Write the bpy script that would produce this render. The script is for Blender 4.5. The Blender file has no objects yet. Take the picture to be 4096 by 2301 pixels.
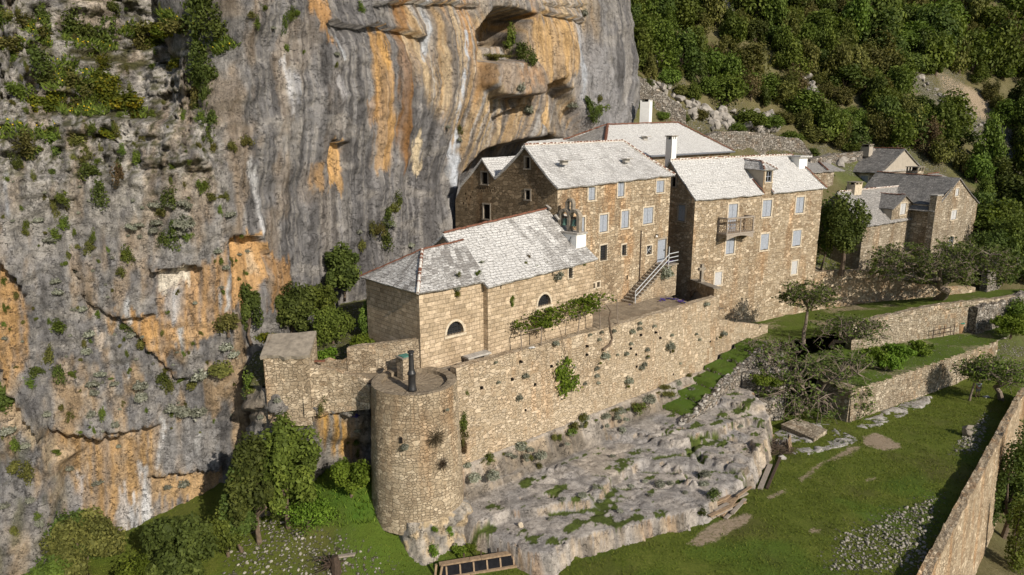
import bpy, bmesh, math, random
import numpy as np
from mathutils import Vector, Matrix, geometry
from mathutils.bvhtree import BVHTree

random.seed(7)
rng = np.random.default_rng(7)
OFF = 30.0            # coordinates in this script are relative to the camera height; the world is 30 m higher
scene = bpy.context.scene
COL = scene.collection

# ------------------------------------------------------------------ camera geometry (survey of the place)
F_, CX, CY = 2731.0, 2048.0, 1150.5
PIT = math.radians(12.5)
CP, SP = math.cos(PIT), math.sin(PIT)
def ray(x, y):
    return np.array([(x-CX)/F_, CP-(y-CY)/F_*SP, -SP-(y-CY)/F_*CP])
def zp(x, y, z):
    d = ray(x, y); return d*(z/d[2])
def yp(x, y, Y):
    d = ray(x, y); return d*(Y/d[1])
def onplane(x, y, p0, n):
    d = ray(x, y); return d*(np.dot(p0, n)/np.dot(d, n))
def vert(b, y):
    k = (CY-y)/F_
    return (k*CP*b[1]-SP*b[1])/(CP+k*SP)
def dv(a):
    return np.array([math.cos(math.radians(a)), math.sin(math.radians(a)), 0.0])
def projarr(P):
    fw = CP*P[..., 1]-SP*P[..., 2]; up = SP*P[..., 1]+CP*P[..., 2]
    fw = np.maximum(fw, 1.0)
    return CX+F_*P[..., 0]/fw, CY-F_*up/fw
def A(*p): return np.array(p, float)
class Frame:
    """a vertical survey frame: u along, b back, z up"""
    def __init__(s, p0, ang):
        s.p = A(p0[0], p0[1], 0); s.d = dv(ang); s.k = dv(ang+90); s.ang = ang
    def w(s, u, b, z): return s.p+s.d*u+s.k*b+A(0, 0, z)
    def uz(s, x, y, b=0.0):
        q = onplane(x, y, s.p+s.k*b, s.k)-s.p
        return float(q@s.d), float(q[2])
    def bz(s, x, y, u=0.0):
        q = onplane(x, y, s.p+s.d*u, s.d)-s.p
        return float(q@s.k), float(q[2])
    def loc(s, q):
        q = q-s.p; return float(q@s.d), float(q@s.k), float(q[2])

# ------------------------------------------------------------------ noise
def _h(xi, yi, seed):
    n = (xi.astype(np.int64)*374761393+yi.astype(np.int64)*668265263+seed*974634777) & 0x7fffffff
    n = ((n ^ (n >> 13))*1274126177) & 0x7fffffff
    n = ((n ^ (n >> 15))*1103515245+12345) & 0x7fffffff
    return ((n ^ (n >> 16)) & 0xffff)/65535.0
def vn(x, y, seed=0):
    x = np.asarray(x, float); y = np.asarray(y, float)
    xi = np.floor(x); yi = np.floor(y); fx = x-xi; fy = y-yi
    fx = fx*fx*(3-2*fx); fy = fy*fy*(3-2*fy)
    a = _h(xi, yi, seed); b = _h(xi+1, yi, seed); c = _h(xi, yi+1, seed); d = _h(xi+1, yi+1, seed)
    return (a*(1-fx)+b*fx)*(1-fy)+(c*(1-fx)+d*fx)*fy
def fbm(x, y, seed=0, o=4):
    t = 0; a = .5; s = 0
    for i in range(o):
        t = t+a*vn(x*2**i, y*2**i, seed+i*17); s += a; a *= .5
    return t/s
def cellblock(x, y, seed=0):
    """blocky random values, one per jittered cell"""
    yi = np.floor(y); sh = _h(yi, yi*0, seed+5); xi = np.floor(x+sh*7)
    return _h(xi, yi, seed)
def ss(a, b, x):
    t = np.clip((x-a)/(b-a), 0, 1); return t*t*(3-2*t)
def polymask(x, y, poly, f):
    poly = np.array(poly, float); ins = np.zeros(x.shape, bool); dm = np.full(x.shape, 1e9)
    n = len(poly)
    for i in range(n):
        x0, y0 = poly[i]; x1, y1 = poly[(i+1) % n]
        c = ((y0 > y) != (y1 > y)) & (x < (x1-x0)*(y-y0)/((y1-y0) if y1 != y0 else 1e-9)+x0)
        ins ^= c
        dx, dy = x1-x0, y1-y0; L = dx*dx+dy*dy+1e-9
        t = np.clip(((x-x0)*dx+(y-y0)*dy)/L, 0, 1)
        dm = np.minimum(dm, np.hypot(x-x0-t*dx, y-y0-t*dy))
    sd = np.where(ins, dm, -dm)
    return ss(-f, f, sd)
def linemask(x, y, pts, w):
    dm = np.full(x.shape, 1e9)
    for (x0, y0), (x1, y1) in zip(pts[:-1], pts[1:]):
        dx, dy = x1-x0, y1-y0; L = dx*dx+dy*dy+1e-9
        t = np.clip(((x-x0)*dx+(y-y0)*dy)/L, 0, 1)
        dm = np.minimum(dm, np.hypot(x-x0-t*dx, y-y0-t*dy))
    return 1-ss(w*.35, w, dm)
def rbf(pts):
    pts = np.array(pts, float); n = len(pts)
    r = np.hypot(pts[:, None, 0]-pts[None, :, 0], pts[:, None, 1]-pts[None, :, 1])
    M = np.zeros((n+3, n+3)); M[:n, :n] = r; M[:n, n] = 1; M[:n, n+1] = pts[:, 0]; M[:n, n+2] = pts[:, 1]
    M[n:, :n] = M[:n, n:].T
    w = np.linalg.solve(M, np.concatenate([pts[:, 2], [0, 0, 0]]))
    def f(X, Y):
        X = np.asarray(X, float); Y = np.asarray(Y, float); z = w[n]+w[n+1]*X+w[n+2]*Y
        for i in range(n): z = z+w[i]*np.hypot(X-pts[i, 0], Y-pts[i, 1])
        return z
    return f

# ------------------------------------------------------------------ objects
def tag(o, label=None, cat=None, group=None, kind=None):
    if label: o['label'] = label
    if cat: o['category'] = cat
    if group: o['group'] = group
    if kind: o['kind'] = kind
    return o
ROOT = {}
def thing(name, label, cat, loc, group=None):
    o = bpy.data.objects.new(name, None); COL.objects.link(o)
    o.empty_display_size = .3
    o.location = (loc[0], loc[1], loc[2]+OFF); ROOT[o.name] = A(loc[0], loc[1], loc[2])
    return tag(o, label, cat, group)
def origin_of(o):
    t = A(0, 0, 0)
    while o is not None:
        t = t+np.array(o.location); o = o.parent
    return t-A(0, 0, OFF)
class MB:
    def __init__(s): s.v = []; s.f = []
    def add(s, vs, fs):
        o = len(s.v); s.v += [tuple(map(float, p)) for p in vs]; s.f += [tuple(i+o for i in f) for f in fs]; return s
    def obox(s, o, ax, ay, az):
        o, ax, ay, az = map(np.asarray, (o, ax, ay, az))
        vs = [o, o+ax, o+ax+ay, o+ay, o+az, o+ax+az, o+ax+ay+az, o+ay+az]
        fs = [(0, 3, 2, 1), (4, 5, 6, 7), (0, 1, 5, 4), (1, 2, 6, 5), (2, 3, 7, 6), (3, 0, 4, 7)]
        if np.dot(np.cross(ax, ay), az) < 0: fs = [f[::-1] for f in fs]
        return s.add(vs, fs)
    def cbox(s, c, sx, sy, sz, ang=0, tilt=0):
        d = dv(ang); k = dv(ang+90); up = A(0, 0, 1)
        if tilt:
            t = math.radians(tilt); d, up = d*math.cos(t)+up*math.sin(t), up*math.cos(t)-d*math.sin(t)
        return s.obox(A(*c)-d*sx/2-k*sy/2-up*sz/2, d*sx, k*sy, up*sz)
    def tube(s, pts, r, n=6):
        pts = [np.asarray(p, float) for p in pts]; rs = r if hasattr(r, '__len__') else [r]*len(pts)
        rings = []; prev = None
        for i, p in enumerate(pts):
            t = pts[min(i+1, len(pts)-1)]-pts[max(i-1, 0)]; t = t/(np.linalg.norm(t)+1e-9)
            if prev is None:
                a = np.cross(t, A(0, 0, 1)); a = a if np.linalg.norm(a) > .1 else np.cross(t, A(1, 0, 0))
            else: a = prev-t*np.dot(prev, t)
            a = a/(np.linalg.norm(a)+1e-9); prev = a; b = np.cross(t, a)
            rings.append([p+(a*math.cos(2*math.pi*j/n)+b*math.sin(2*math.pi*j/n))*rs[i] for j in range(n)])
        vs = [q for rg in rings for q in rg]; fs = []
        for i in range(len(pts)-1):
            for j in range(n):
                fs.append((i*n+j, i*n+(j+1) % n, (i+1)*n+(j+1) % n, (i+1)*n+j))
        fs.append(tuple(range(n))[::-1]); fs.append(tuple((len(pts)-1)*n+j for j in range(n)))
        return s.add(vs, fs)
    def lathe(s, c, prof, n=16):
        c = A(*c); vs = []; fs = []
        for r, z in prof:
            vs += [c+A(r*math.cos(2*math.pi*j/n), r*math.sin(2*math.pi*j/n), z) for j in range(n)]
        for i in range(len(prof)-1):
            for j in range(n): fs.append((i*n+j, i*n+(j+1) % n, (i+1)*n+(j+1) % n, (i+1)*n+j))
        fs.append(tuple(range(n))[::-1]); fs.append(tuple((len(prof)-1)*n+j for j in range(n)))
        return s.add(vs, fs)
    def rock(s, c, sx, sy, sz, seed=0, ang=0, n=3):
        bm = bmesh.new(); bmesh.ops.create_icosphere(bm, subdivisions=n, radius=1)
        d = dv(ang); k = dv(ang+90); r0 = random.Random(seed); pl = []
        for _ in range(14):
            q = A(r0.gauss(0, 1), r0.gauss(0, 1), r0.gauss(0, .8)); pl.append((q/np.linalg.norm(q), r0.uniform(.42, .78)))
        vs = []
        for v in bm.verts:
            p = A(*v.co)
            for nn, h in pl:
                e = p@nn
                if e > h: p = p-nn*(e-h)
            vs.append(A(*c)+d*p[0]*sx+k*p[1]*sy+A(0, 0, p[2]*sz))
        fs = [tuple(v.index for v in f.verts) for f in bm.faces]; bm.free()
        return s.add(vs, fs)
    def build(s, name, mat, parent=None, smooth=False, jit=0):
        o = origin_of(parent) if parent is not None else None
        V_ = np.array(s.v, float)
        if o is None:
            o = A(V_[:, 0].mean(), V_[:, 1].mean(), V_[:, 2].min())
        if jit: V_ = V_+rng.normal(0, jit, V_.shape)
        me = bpy.data.meshes.new(name); me.from_pydata([tuple(p) for p in V_-o], [], s.f)
        me.update(); autouv(me, V_)
        if smooth: me.shade_smooth()
        if mat: me.materials.append(mat)
        ob = bpy.data.objects.new(name, me); COL.objects.link(ob)
        if parent is not None: ob.parent = parent
        else: ob.location = (o[0], o[1], o[2]+OFF)
        return ob
def autouv(me, V_):
    nl = len(me.loops)
    if nl == 0: return
    vi = np.empty(nl, np.int32); me.loops.foreach_get('vertex_index', vi)
    npl = len(me.polygons); nr = np.empty(npl*3, np.float32); me.polygons.foreach_get('normal', nr); nr = nr.reshape(-1, 3)
    lt = np.empty(npl, np.int32); me.polygons.foreach_get('loop_total', lt)
    pn = np.repeat(nr, lt, 0)
    t = np.stack([-pn[:, 1], pn[:, 0], 0*pn[:, 0]], 1); L = np.linalg.norm(t, axis=1)
    flat = L < .12; t[flat] = (math.cos(math.radians(43)), math.sin(math.radians(43)), 0); L[flat] = 1
    t = t/L[:, None]; b = np.cross(pn, t)
    P = V_[vi]; uv = np.stack([(P*t).sum(1), (P*b).sum(1)], 1).astype(np.float32)
    l = me.uv_layers.new(name='UVMap'); l.data.foreach_set('uv', uv.ravel())
def gridmesh(name, P, mat, kind='structure', col=None, smooth=True, keep=None, extra=None, parent=None):
    """P (n,m,3) grid of points -> object"""
    n, m = P.shape[:2]; idx = np.arange(n*m).reshape(n, m)
    q = np.stack([idx[:-1, :-1], idx[:-1, 1:], idx[1:, 1:], idx[1:, :-1]], -1).reshape(-1, 4)
    if keep is not None: q = q[keep.reshape(-1)]
    me = bpy.data.meshes.new(name); V_ = P.reshape(-1, 3)
    me.vertices.add(len(V_)); me.vertices.foreach_set('co', V_.astype(np.float32).ravel())
    me.loops.add(q.size); me.loops.foreach_set('vertex_index', q.astype(np.int32).ravel())
    me.polygons.add(len(q)); me.polygons.foreach_set('loop_start', np.arange(0, q.size, 4, dtype=np.int32))
    me.update(calc_edges=True); me.validate()
    if col is not None:
        a = me.color_attributes.new('Col', 'FLOAT_COLOR', 'POINT')
        c = np.ones((len(V_), 4), np.float32); c[:, :3] = col.reshape(-1, 3); a.data.foreach_set('color', c.ravel())
    if extra is not None:
        a = me.color_attributes.new('Msk', 'FLOAT_COLOR', 'POINT')
        c = np.zeros((len(V_), 4), np.float32); e = extra.reshape(len(V_), -1); c[:, :e.shape[1]] = e; a.data.foreach_set('color', c.ravel())
    if smooth: me.shade_smooth()
    me.materials.append(mat)
    ob = bpy.data.objects.new(name, me); COL.objects.link(ob); ob.location = (0, 0, OFF)
    if kind: ob['kind'] = kind
    ob_bvh = BVHTree.FromPolygons([tuple(p) for p in V_], [tuple(map(int, f)) for f in q])
    return ob, ob_bvh
def hit(bvh, x, y):
    d = ray(x, y); d = d/np.linalg.norm(d)
    r = bvh.ray_cast(Vector((0, 0, 0)), Vector(d))
    if r[0] is None: return None, None
    nn = A(*r[1]); nn = nn if nn@d < 0 else -nn
    return A(*r[0]), nn

# ------------------------------------------------------------------ materials
class NT:
    def __init__(s, name):
        m = bpy.data.materials.new(name); m.use_nodes = True; s.m = m; s.t = m.node_tree
        s.b = s.t.nodes['Principled BSDF']; s.b.inputs['Roughness'].default_value = .9
        s.b.inputs['Specular IOR Level'].default_value = .2
    def n(s, ty, **kw):
        nd = s.t.nodes.new('ShaderNode'+ty)
        for k, v in kw.items():
            if k.startswith('i_'):
                key = k[2:]; key = int(key) if key.isdigit() else key.replace('_', ' ')
                s.put(nd.inputs[key], v)
            else: setattr(nd, k, v)
        return nd
    def put(s, inp, v):
        if hasattr(v, 'is_output') or isinstance(v, bpy.types.NodeSocket): s.t.links.new(v, inp)
        else:
            if inp.type == 'RGBA' and len(v) == 3: v = (*v, 1)
            inp.default_value = v
    def math(s, op, a, b=0.0, c=None):
        nd = s.n('Math', operation=op); s.put(nd.inputs[0], a); s.put(nd.inputs[1], b)
        if c is not None: s.put(nd.inputs[2], c)
        return nd.outputs[0]
    def vmath(s, op, a, b):
        nd = s.n('VectorMath', operation=op); s.put(nd.inputs[0], a); s.put(nd.inputs[1], b); return nd.outputs[0]
    def mix(s, f, a, b, mode='MIX'):
        nd = s.n('Mix', data_type='RGBA', blend_type=mode); s.put(nd.inputs[0], f); s.put(nd.inputs[6], a); s.put(nd.inputs[7], b); return nd.outputs[2]
    def ramp(s, f, stops):
        nd = s.n('ValToRGB'); s.put(nd.inputs[0], f); cr = nd.color_ramp
        while len(cr.elements) < len(stops): cr.elements.new(.5)
        for e, (p, c) in zip(cr.elements, stops):
            e.position = p; e.color = (*c, 1) if len(c) == 3 else c
        return nd.outputs[0]
    def mr(s, v, a, b, c=0.0, d=1.0):
        nd = s.n('MapRange'); s.put(nd.inputs[0], v)
        for i, q in enumerate((a, b, c, d)): nd.inputs[i+1].default_value = q
        return nd.outputs[0]
    def noise(s, vec, sc, det=4, rough=.6, dim='3D'):
        nd = s.n('TexNoise', noise_dimensions=dim); s.put(nd.inputs['Vector'], vec)
        nd.inputs['Scale'].default_value = sc; nd.inputs['Detail'].default_value = det; nd.inputs['Roughness'].default_value = rough
        return nd
    def uv(s): return s.n('UVMap', uv_map='UVMap').outputs[0]
    def obj(s): return s.n('NewGeometry').outputs['Position']
    def bump(s, h, st, dist):
        nd = s.n('Bump'); s.put(nd.inputs['Height'], h); nd.inputs['Strength'].default_value = st; nd.inputs['Distance'].default_value = dist
        s.put(s.b.inputs['Normal'], nd.outputs[0])
    def col(s, c): s.put(s.b.inputs['Base Color'], c)
def flatmat(name, c, rough=.7, var=.25, sc=3, metal=0, spec=.3):
    t = NT(name); n = t.noise(t.obj(), sc, 5).outputs[0]
    t.col(t.mix(t.mr(n, .3, .7), tuple(q*(1-var) for q in c), tuple(min(1, q*(1+var)) for q in c)))
    t.b.inputs['Roughness'].default_value = rough; t.b.inputs['Metallic'].default_value = metal
    t.b.inputs['Specular IOR Level'].default_value = spec
    return t.m
def rubble(name, c1, c2, c3, mortar, w=.34, h=.22, edge=.09, stain=(.30, .17, .06), stain_amt=.5, grey=(.17, .155, .14), grey_amt=.6, bumpd=.05, warp=.18):
    t = NT(name); uv = t.uv()
    wn = t.noise(uv, 2.3, 3, dim='2D').outputs[1]
    wv = t.vmath('MULTIPLY', t.vmath('SUBTRACT', wn, (.5, .5, .5)), (warp, warp, 0))
    pm_ = t.mr(t.noise(t.vmath('MULTIPLY', uv, (.7, 1.6, 1)), .75, 3, .5, '2D').outputs[0], .49, .51)
    sts, ems, rns = [], [], []
    for kw, kh in ((1, 1), (1.75, 1.5)):
        p = t.vmath('MULTIPLY', t.vmath('ADD', uv, wv), (1/(w*kw), 1/(h*kh), 1))
        v1 = t.n('TexVoronoi', voronoi_dimensions='2D', feature='F1'); t.put(v1.inputs['Vector'], p); v1.inputs['Scale'].default_value = 1
        v1.inputs['Randomness'].default_value = .72
        v2 = t.n('TexVoronoi', voronoi_dimensions='2D', feature='DISTANCE_TO_EDGE'); t.put(v2.inputs['Vector'], p); v2.inputs['Scale'].default_value = 1
        v2.inputs['Randomness'].default_value = .72
        sts.append(v1.outputs['Color']); ems.append(t.mr(v2.outputs['Distance'], .01, edge/kw))
    rnd = t.n('SeparateColor'); t.put(rnd.inputs[0], t.mix(pm_, sts[0], sts[1]))
    em = t.math('ADD', t.math('MULTIPLY', ems[0], t.math('SUBTRACT', 1.0, pm_)), t.math('MULTIPLY', ems[1], pm_))
    st = t.ramp(rnd.outputs[0], [(0, c1), (.45, c2), (1, c3)])
    fine = t.noise(uv, 9, 6, .7, '2D').outputs[0]
    st = t.mix(t.mr(fine, .36, .66, 0, .75), st, tuple(q*.42 for q in c1)); st = t.mix(t.mr(rnd.outputs[1], .72, .95, 0, .7), st, tuple(min(1, q*1.28) for q in c3))
    # only some joints are deep: mortar flushed elsewhere
    flush = t.mr(t.noise(uv, .9, 3, dim='2D').outputs[0], .35, .65)
    c = t.mix(em, mortar, st)
    c = t.mix(t.math('MULTIPLY', flush, .35), c, t.mix(.5, mortar, c2))
    big = t.noise(t.vmath('MULTIPLY', uv, (1, .45, 1)), .33, 6, .62, '2D').outputs[0]
    c = t.mix(t.mr(big, .47, .68, 0, grey_amt), c, t.mix(1, c, tuple(q*3.2 for q in grey), 'MULTIPLY'))
    big2 = t.noise(t.vmath('ADD', t.vmath('MULTIPLY', uv, (1.1, .28, 1)), (17, 3, 0)), .4, 5, .6, '2D').outputs[0]
    c = t.mix(t.mr(big2, .52, .72, 0, stain_amt), c, t.mix(1, c, tuple(q*3.4 for q in stain), 'MULTIPLY'))
    sp = t.noise(uv, 5, 8, .8, '2D').outputs[0]
    c = t.mix(t.mr(sp, .56, .68, 0, .7), c, (.06, .05, .04))
    t.col(c)
    hgt = t.math('ADD', t.math('MULTIPLY', em, .8), t.math('MULTIPLY', fine, .6))
    t.bump(hgt, 1.0, bumpd*1.7)
    return t.m
def ashlar(name, c1, c2, mortar, w=.55, h=.28, grey=(.2, .18, .16), grey_amt=.5):
    t = NT(name); uv = t.uv()
    wn = t.noise(uv, 1.2, 3, dim='2D').outputs[1]
    p = t.vmath('ADD', uv, t.vmath('MULTIPLY', t.vmath('SUBTRACT', wn, (.5, .5, .5)), (.16, .07, 0)))
    br = t.n('TexBrick', offset=.42, squash=1.6, squash_frequency=3); t.put(br.inputs['Vector'], p)
    br.inputs['Scale'].default_value = 1; br.inputs['Brick Width'].default_value = w; br.inputs['Row Height'].default_value = h
    br.inputs['Mortar Size'].default_value = .014; br.inputs['Mortar Smooth'].default_value = .4; br.inputs['Bias'].default_value = 0
    t.put(br.inputs['Color1'], c1); t.put(br.inputs['Color2'], c2); t.put(br.inputs['Mortar'], mortar)
    q = t.vmath('MULTIPLY', p, (1/w, 1/h, 1))
    v1 = t.n('TexVoronoi', voronoi_dimensions='2D', feature='F1'); t.put(v1.inputs['Vector'], q); v1.inputs['Randomness'].default_value = .6
    v1.inputs['Scale'].default_value = 1
    rnd = t.n('SeparateColor'); t.put(rnd.inputs[0], v1.outputs['Color'])
    c = t.mix(t.mr(rnd.outputs[1], .55, .95, 0, .55), br.outputs['Color'], tuple(k*.58 for k in c1))
    fine = t.noise(uv, 8, 6, .7, '2D').outputs[0]
    c = t.mix(t.mr(fine, .38, .68, 0, .6), c, tuple(k*.42 for k in c1)); c = t.mix(t.mr(rnd.outputs[0], .8, .98, 0, .6), c, tuple(min(1, k*1.2) for k in c2))
    big = t.noise(t.vmath('MULTIPLY', uv, (1, .6, 1)), .45, 6, .62, '2D').outputs[0]
    c = t.mix(t.mr(big, .48, .7, 0, grey_amt), c, t.mix(1, c, tuple(k*3.2 for k in grey), 'MULTIPLY'))
    t.col(c)
    hgt = t.math('ADD', t.math('MULTIPLY', br.outputs['Fac'], -.8), t.math('MULTIPLY', fine, .5))
    t.bump(hgt, 1.0, .06)
    return t.m
def slate(name, ca, cb, dark, patch, patch_amt=.5, w=.36, h=.18, lo=.45, hi=.62, lime=False):
    """stone slates, limewashed (ca/cb pale) with grey weathered patches"""
    t = NT(name); uv = t.uv()
    wn = t.noise(uv, 3.1, 3, dim='2D').outputs[1]
    p = t.vmath('ADD', uv, t.vmath('MULTIPLY', t.vmath('SUBTRACT', wn, (.5, .5, .5)), (.22, .12, 0)))
    br = t.n('TexBrick', offset=.5, squash=.8, squash_frequency=2); t.put(br.inputs['Vector'], p)
    br.inputs['Scale'].default_value = 1; br.inputs['Brick Width'].default_value = w; br.inputs['Row Height'].default_value = h
    br.inputs['Mortar Size'].default_value = .018; br.inputs['Mortar Smooth'].default_value = .6
    t.put(br.inputs['Color1'], ca); t.put(br.inputs['Color2'], cb); t.put(br.inputs['Mortar'], dark)
    fine = t.noise(t.vmath('MULTIPLY', uv, (.7, 1.8, 1)), 6, 6, .72, '2D').outputs[0]
    big = t.noise(t.vmath('MULTIPLY', uv, (.8, 1.2, 1)), .38, 5, .65, '2D').outputs[0]
    f = t.math('ADD', t.math('MULTIPLY', big, .6), t.math('MULTIPLY', fine, .4))
    if lime:      # one freshly limewashed strip at the near end of the roof and along the eaves
        sx = t.n('SeparateXYZ'); t.put(sx.inputs[0], uv); e = t.math('SUBTRACT', sx.outputs[0], 32.95-.0); e = t.math('ADD', e, t.math('MULTIPLY', t.math('SUBTRACT', big, .5), 1.2))
        LW = t.mr(e, -.25, .25, 1, 0); f = t.math('SUBTRACT', f, t.math('MULTIPLY', LW, .16)); f = t.math('ADD', f, .015)
    # some of the joints filled with lime
    c = t.mix(t.mr(t.noise(uv, 2.2, 4, .7, '2D').outputs[0], .42, .66, 0, .65), br.outputs['Color'], cb)
    c = t.mix(t.mr(f, lo, hi, 0, patch_amt), c, patch)
    c = t.mix(t.mr(fine, .53, .68, 0, .6), c, dark); c = t.mix(t.mr(t.noise(uv, 1.6, 7, .75, '2D').outputs[0], .56, .7, 0, .5*patch_amt), c, patch)
    t.col(c)
    hgt = t.math('ADD', t.math('MULTIPLY', br.outputs['Fac'], -.9), t.math('MULTIPLY', fine, .8))
    t.bump(hgt, 1.0, .08)
    return t.m
def rockmat(name, bump=.3, attr='Col', stretch=.3, con=1.0):
    t = NT(name); p = t.obj()
    at = t.n('Attribute', attribute_name=attr).outputs['Color']
    pv = t.vmath('MULTIPLY', p, (1, 1, stretch))
    n1 = t.noise(pv, 1.1, 9, .72).outputs[0]; n2 = t.noise(p, 4.5, 8, .75).outputs[0]; n4 = t.noise(p, 15, 5, .75).outputs[0]
    n3 = t.noise(t.vmath('MULTIPLY', p, (1, 1, stretch*.35)), 2.4, 6, .72).outputs[0]
    if name.startswith('cliff'):
        mk = t.n('SeparateColor'); t.put(mk.inputs[0], t.n('Attribute', attribute_name='Msk').outputs['Color']); cs = t.math('ADD', .55, t.math('MULTIPLY', mk.outputs[0], .75))
    else: cs = con
    def m(k): return t.mix(1, at, (k, k*.99, k*.975), 'MULTIPLY')
    c = t.mix(t.mr(n1, .36, .66, 0, 1), m(1.36), m(.70))
    c = t.mix(t.math('MULTIPLY', t.mr(n2, .50, .62, 0, .75), cs), c, m(.42)); c = t.mix(t.math('MULTIPLY', t.mr(n2, .46, .36, 0, .6), cs), c, m(1.65))
    c = t.mix(t.mr(n3, .55, .66, 0, .6), c, m(1.5)); c = t.mix(t.mr(n3, .46, .36, 0, .6), c, m(.5)); c = t.mix(t.math('MULTIPLY', t.mr(n4, .52, .63, 0, .75), cs), c, m(.34))
    k1 = t.noise(t.vmath('MULTIPLY', p, (1, 1, 1.7)), .8, 7, .62).outputs[0]; k2 = t.noise(t.vmath('MULTIPLY', p, (1.6, 1.6, .8)), 1.5, 5, .6).outputs[0]
    cr = t.mr(t.math('ABSOLUTE', t.math('SUBTRACT', k1, .5)), 0, .010, 1, 0); cr2 = t.mr(t.math('ABSOLUTE', t.math('SUBTRACT', k2, .5)), 0, .012, 1, 0)
    cr = t.math('MAXIMUM', t.math('MULTIPLY', cr, t.mr(n3, .42, .55)), t.math('MULTIPLY', cr2, t.mr(n1, .5, .6)))
    c = t.mix(t.math('MULTIPLY', cr, .75), c, (.03, .026, .022))
    t.col(c)
    h = t.math('ADD', n1, t.math('ADD', t.math('MULTIPLY', n2, .7), t.math('ADD', t.math('MULTIPLY', n4, .22), t.math('MULTIPLY', cr, -.35))))
    t.bump(h, 1.0, bump)
    return t.m
def foliage(name, ca, cb, cc=None, trans=.25, rough=.65):
    """leaf material: colour by leaf (vertex attribute) and by plant (object random)"""
    t = NT(name)
    at = t.n('Attribute', attribute_name='Col').outputs['Fac']
    oi = t.n('ObjectInfo').outputs['Random']
    c = t.ramp(at, [(0, ca), (.6, cb), (1, cc or cb)])
    hs = t.n('HueSaturation'); t.put(hs.inputs['Color'], c)
    t.put(hs.inputs['Hue'], t.mr(oi, 0, 1, .478, .515)); t.put(hs.inputs['Value'], t.mr(t.n('ObjectInfo').outputs['Random'], 0, 1, .75, 1.25))
    c = hs.outputs[0]
    t.col(c); t.b.inputs['Roughness'].default_value = rough; t.b.inputs['Specular IOR Level'].default_value = .15
    tr = t.n('BsdfTranslucent'); t.put(tr.inputs['Color'], t.mix(1, c, (1.3, 1.35, .7), 'MULTIPLY'))
    mx = t.n('MixShader'); mx.inputs[0].default_value = trans
    t.t.links.new(t.b.outputs[0], mx.inputs[1]); t.t.links.new(tr.outputs[0], mx.inputs[2])
    t.t.links.new(mx.outputs[0], t.t.nodes['Material Output'].inputs['Surface'])
    return t.m
M = {}
M['wall_a'] = rubble('rubble_house', (.33, .245, .16), (.48, .375, .25), (.60, .50, .365), (.40, .31, .205), .32, .21)
M['wall_b'] = rubble('rubble_east', (.31, .23, .15), (.46, .36, .24), (.61, .51, .38), (.38, .295, .195), .31, .23, stain_amt=.35, grey_amt=.4, warp=.3)
M['wall_c'] = rubble('rubble_retaining', (.40, .31, .205), (.52, .42, .295), (.60, .50, .375), (.46, .36, .245), .33, .19, .08, stain_amt=.25, grey_amt=.45)
M['wall_d'] = rubble('rubble_tower', (.34, .265, .18), (.48, .385, .265), (.58, .485, .355), (.40, .31, .21), .27, .17, .10, stain_amt=.3, grey_amt=.65)
M['wall_g'] = rubble('rubble_garden', (.30, .245, .175), (.43, .36, .26), (.54, .47, .37), (.24, .19, .13), .34, .22, .14, stain_amt=.3, grey_amt=.6)
M['dry'] = rubble('dry_stone', (.26, .23, .19), (.38, .345, .29), (.52, .48, .43), (.055, .045, .035), .36, .25, .16, stain_amt=.3, grey_amt=.7, bumpd=.1, warp=.3)
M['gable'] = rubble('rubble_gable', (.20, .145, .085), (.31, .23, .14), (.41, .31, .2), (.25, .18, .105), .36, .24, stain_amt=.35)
M['ashlar'] = ashlar('chapel_ashlar', (.46, .355, .235), (.61, .485, .345), (.36, .275, .18), .42, .27, grey_amt=.5)
M['ashlar_dark'] = ashlar('chapel_side_ashlar', (.30, .225, .145), (.40, .305, .20), (.22, .165, .11), .5, .27)
M['plaster'] = flatmat('grey_plaster', (.37, .325, .265), .9, .12, 2)
M['white'] = flatmat('white_plaster', (.78, .77, .74), .85, .07, 4)
M['roof_w'] = slate('limewashed_slates', (.74, .73, .71), (.64, .625, .60), (.20, .185, .17), (.40, .385, .37), .65, lo=.56, hi=.69)
M['roof_m'] = slate('weathered_lime_slates', (.70, .69, .675), (.60, .585, .565), (.17, .16, .15), (.34, .325, .31), .85, lo=.47, hi=.62)
M['roof_n'] = slate('chapel_slates', (.72, .705, .68), (.58, .565, .54), (.13, .12, .11), (.235, .22, .205), .95, .5, .25, lo=.42, hi=.56)
M['roof_c'] = slate('chapel_slates_white', (.72, .705, .68), (.58, .565, .54), (.13, .12, .11), (.225, .21, .195), .85, .5, .25, lo=.41, hi=.62, lime=True)
M['roof_g'] = slate('bare_grey_slates', (.37, .35, .325), (.19, .18, .17), (.04, .037, .034), (.12, .115, .108), .75, .42, .22, lo=.46, hi=.6)
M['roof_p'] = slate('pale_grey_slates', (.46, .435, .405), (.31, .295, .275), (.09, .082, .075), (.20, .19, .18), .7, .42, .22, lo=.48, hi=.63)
M['tile'] = flatmat('red_clay_tile', (.165, .072, .045), .85, .45, 5)
M['mortar'] = flatmat('lime_mortar', (.66, .62, .56), .9, .12, 6)
M['surround'] = flatmat('pale_stone_trim', (.52, .44, .33), .85, .3, 5)
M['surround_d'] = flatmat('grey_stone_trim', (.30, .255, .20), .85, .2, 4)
M['shutter'] = flatmat('blue_grey_paint', (.30, .325, .37), .6, .2, 7)
M['louver'] = flatmat('bleached_wood', (.46, .455, .45), .75, .2, 8)
M['dark'] = flatmat('dark_interior', (.018, .015, .013), .9, .2, 2, spec=.05)
M['glass'] = flatmat('dark_glass', (.03, .032, .036), .15, .2, 1, spec=.5)
M['iron'] = flatmat('black_iron', (.025, .024, .024), .45, .3, 4, spec=.5)
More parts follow.
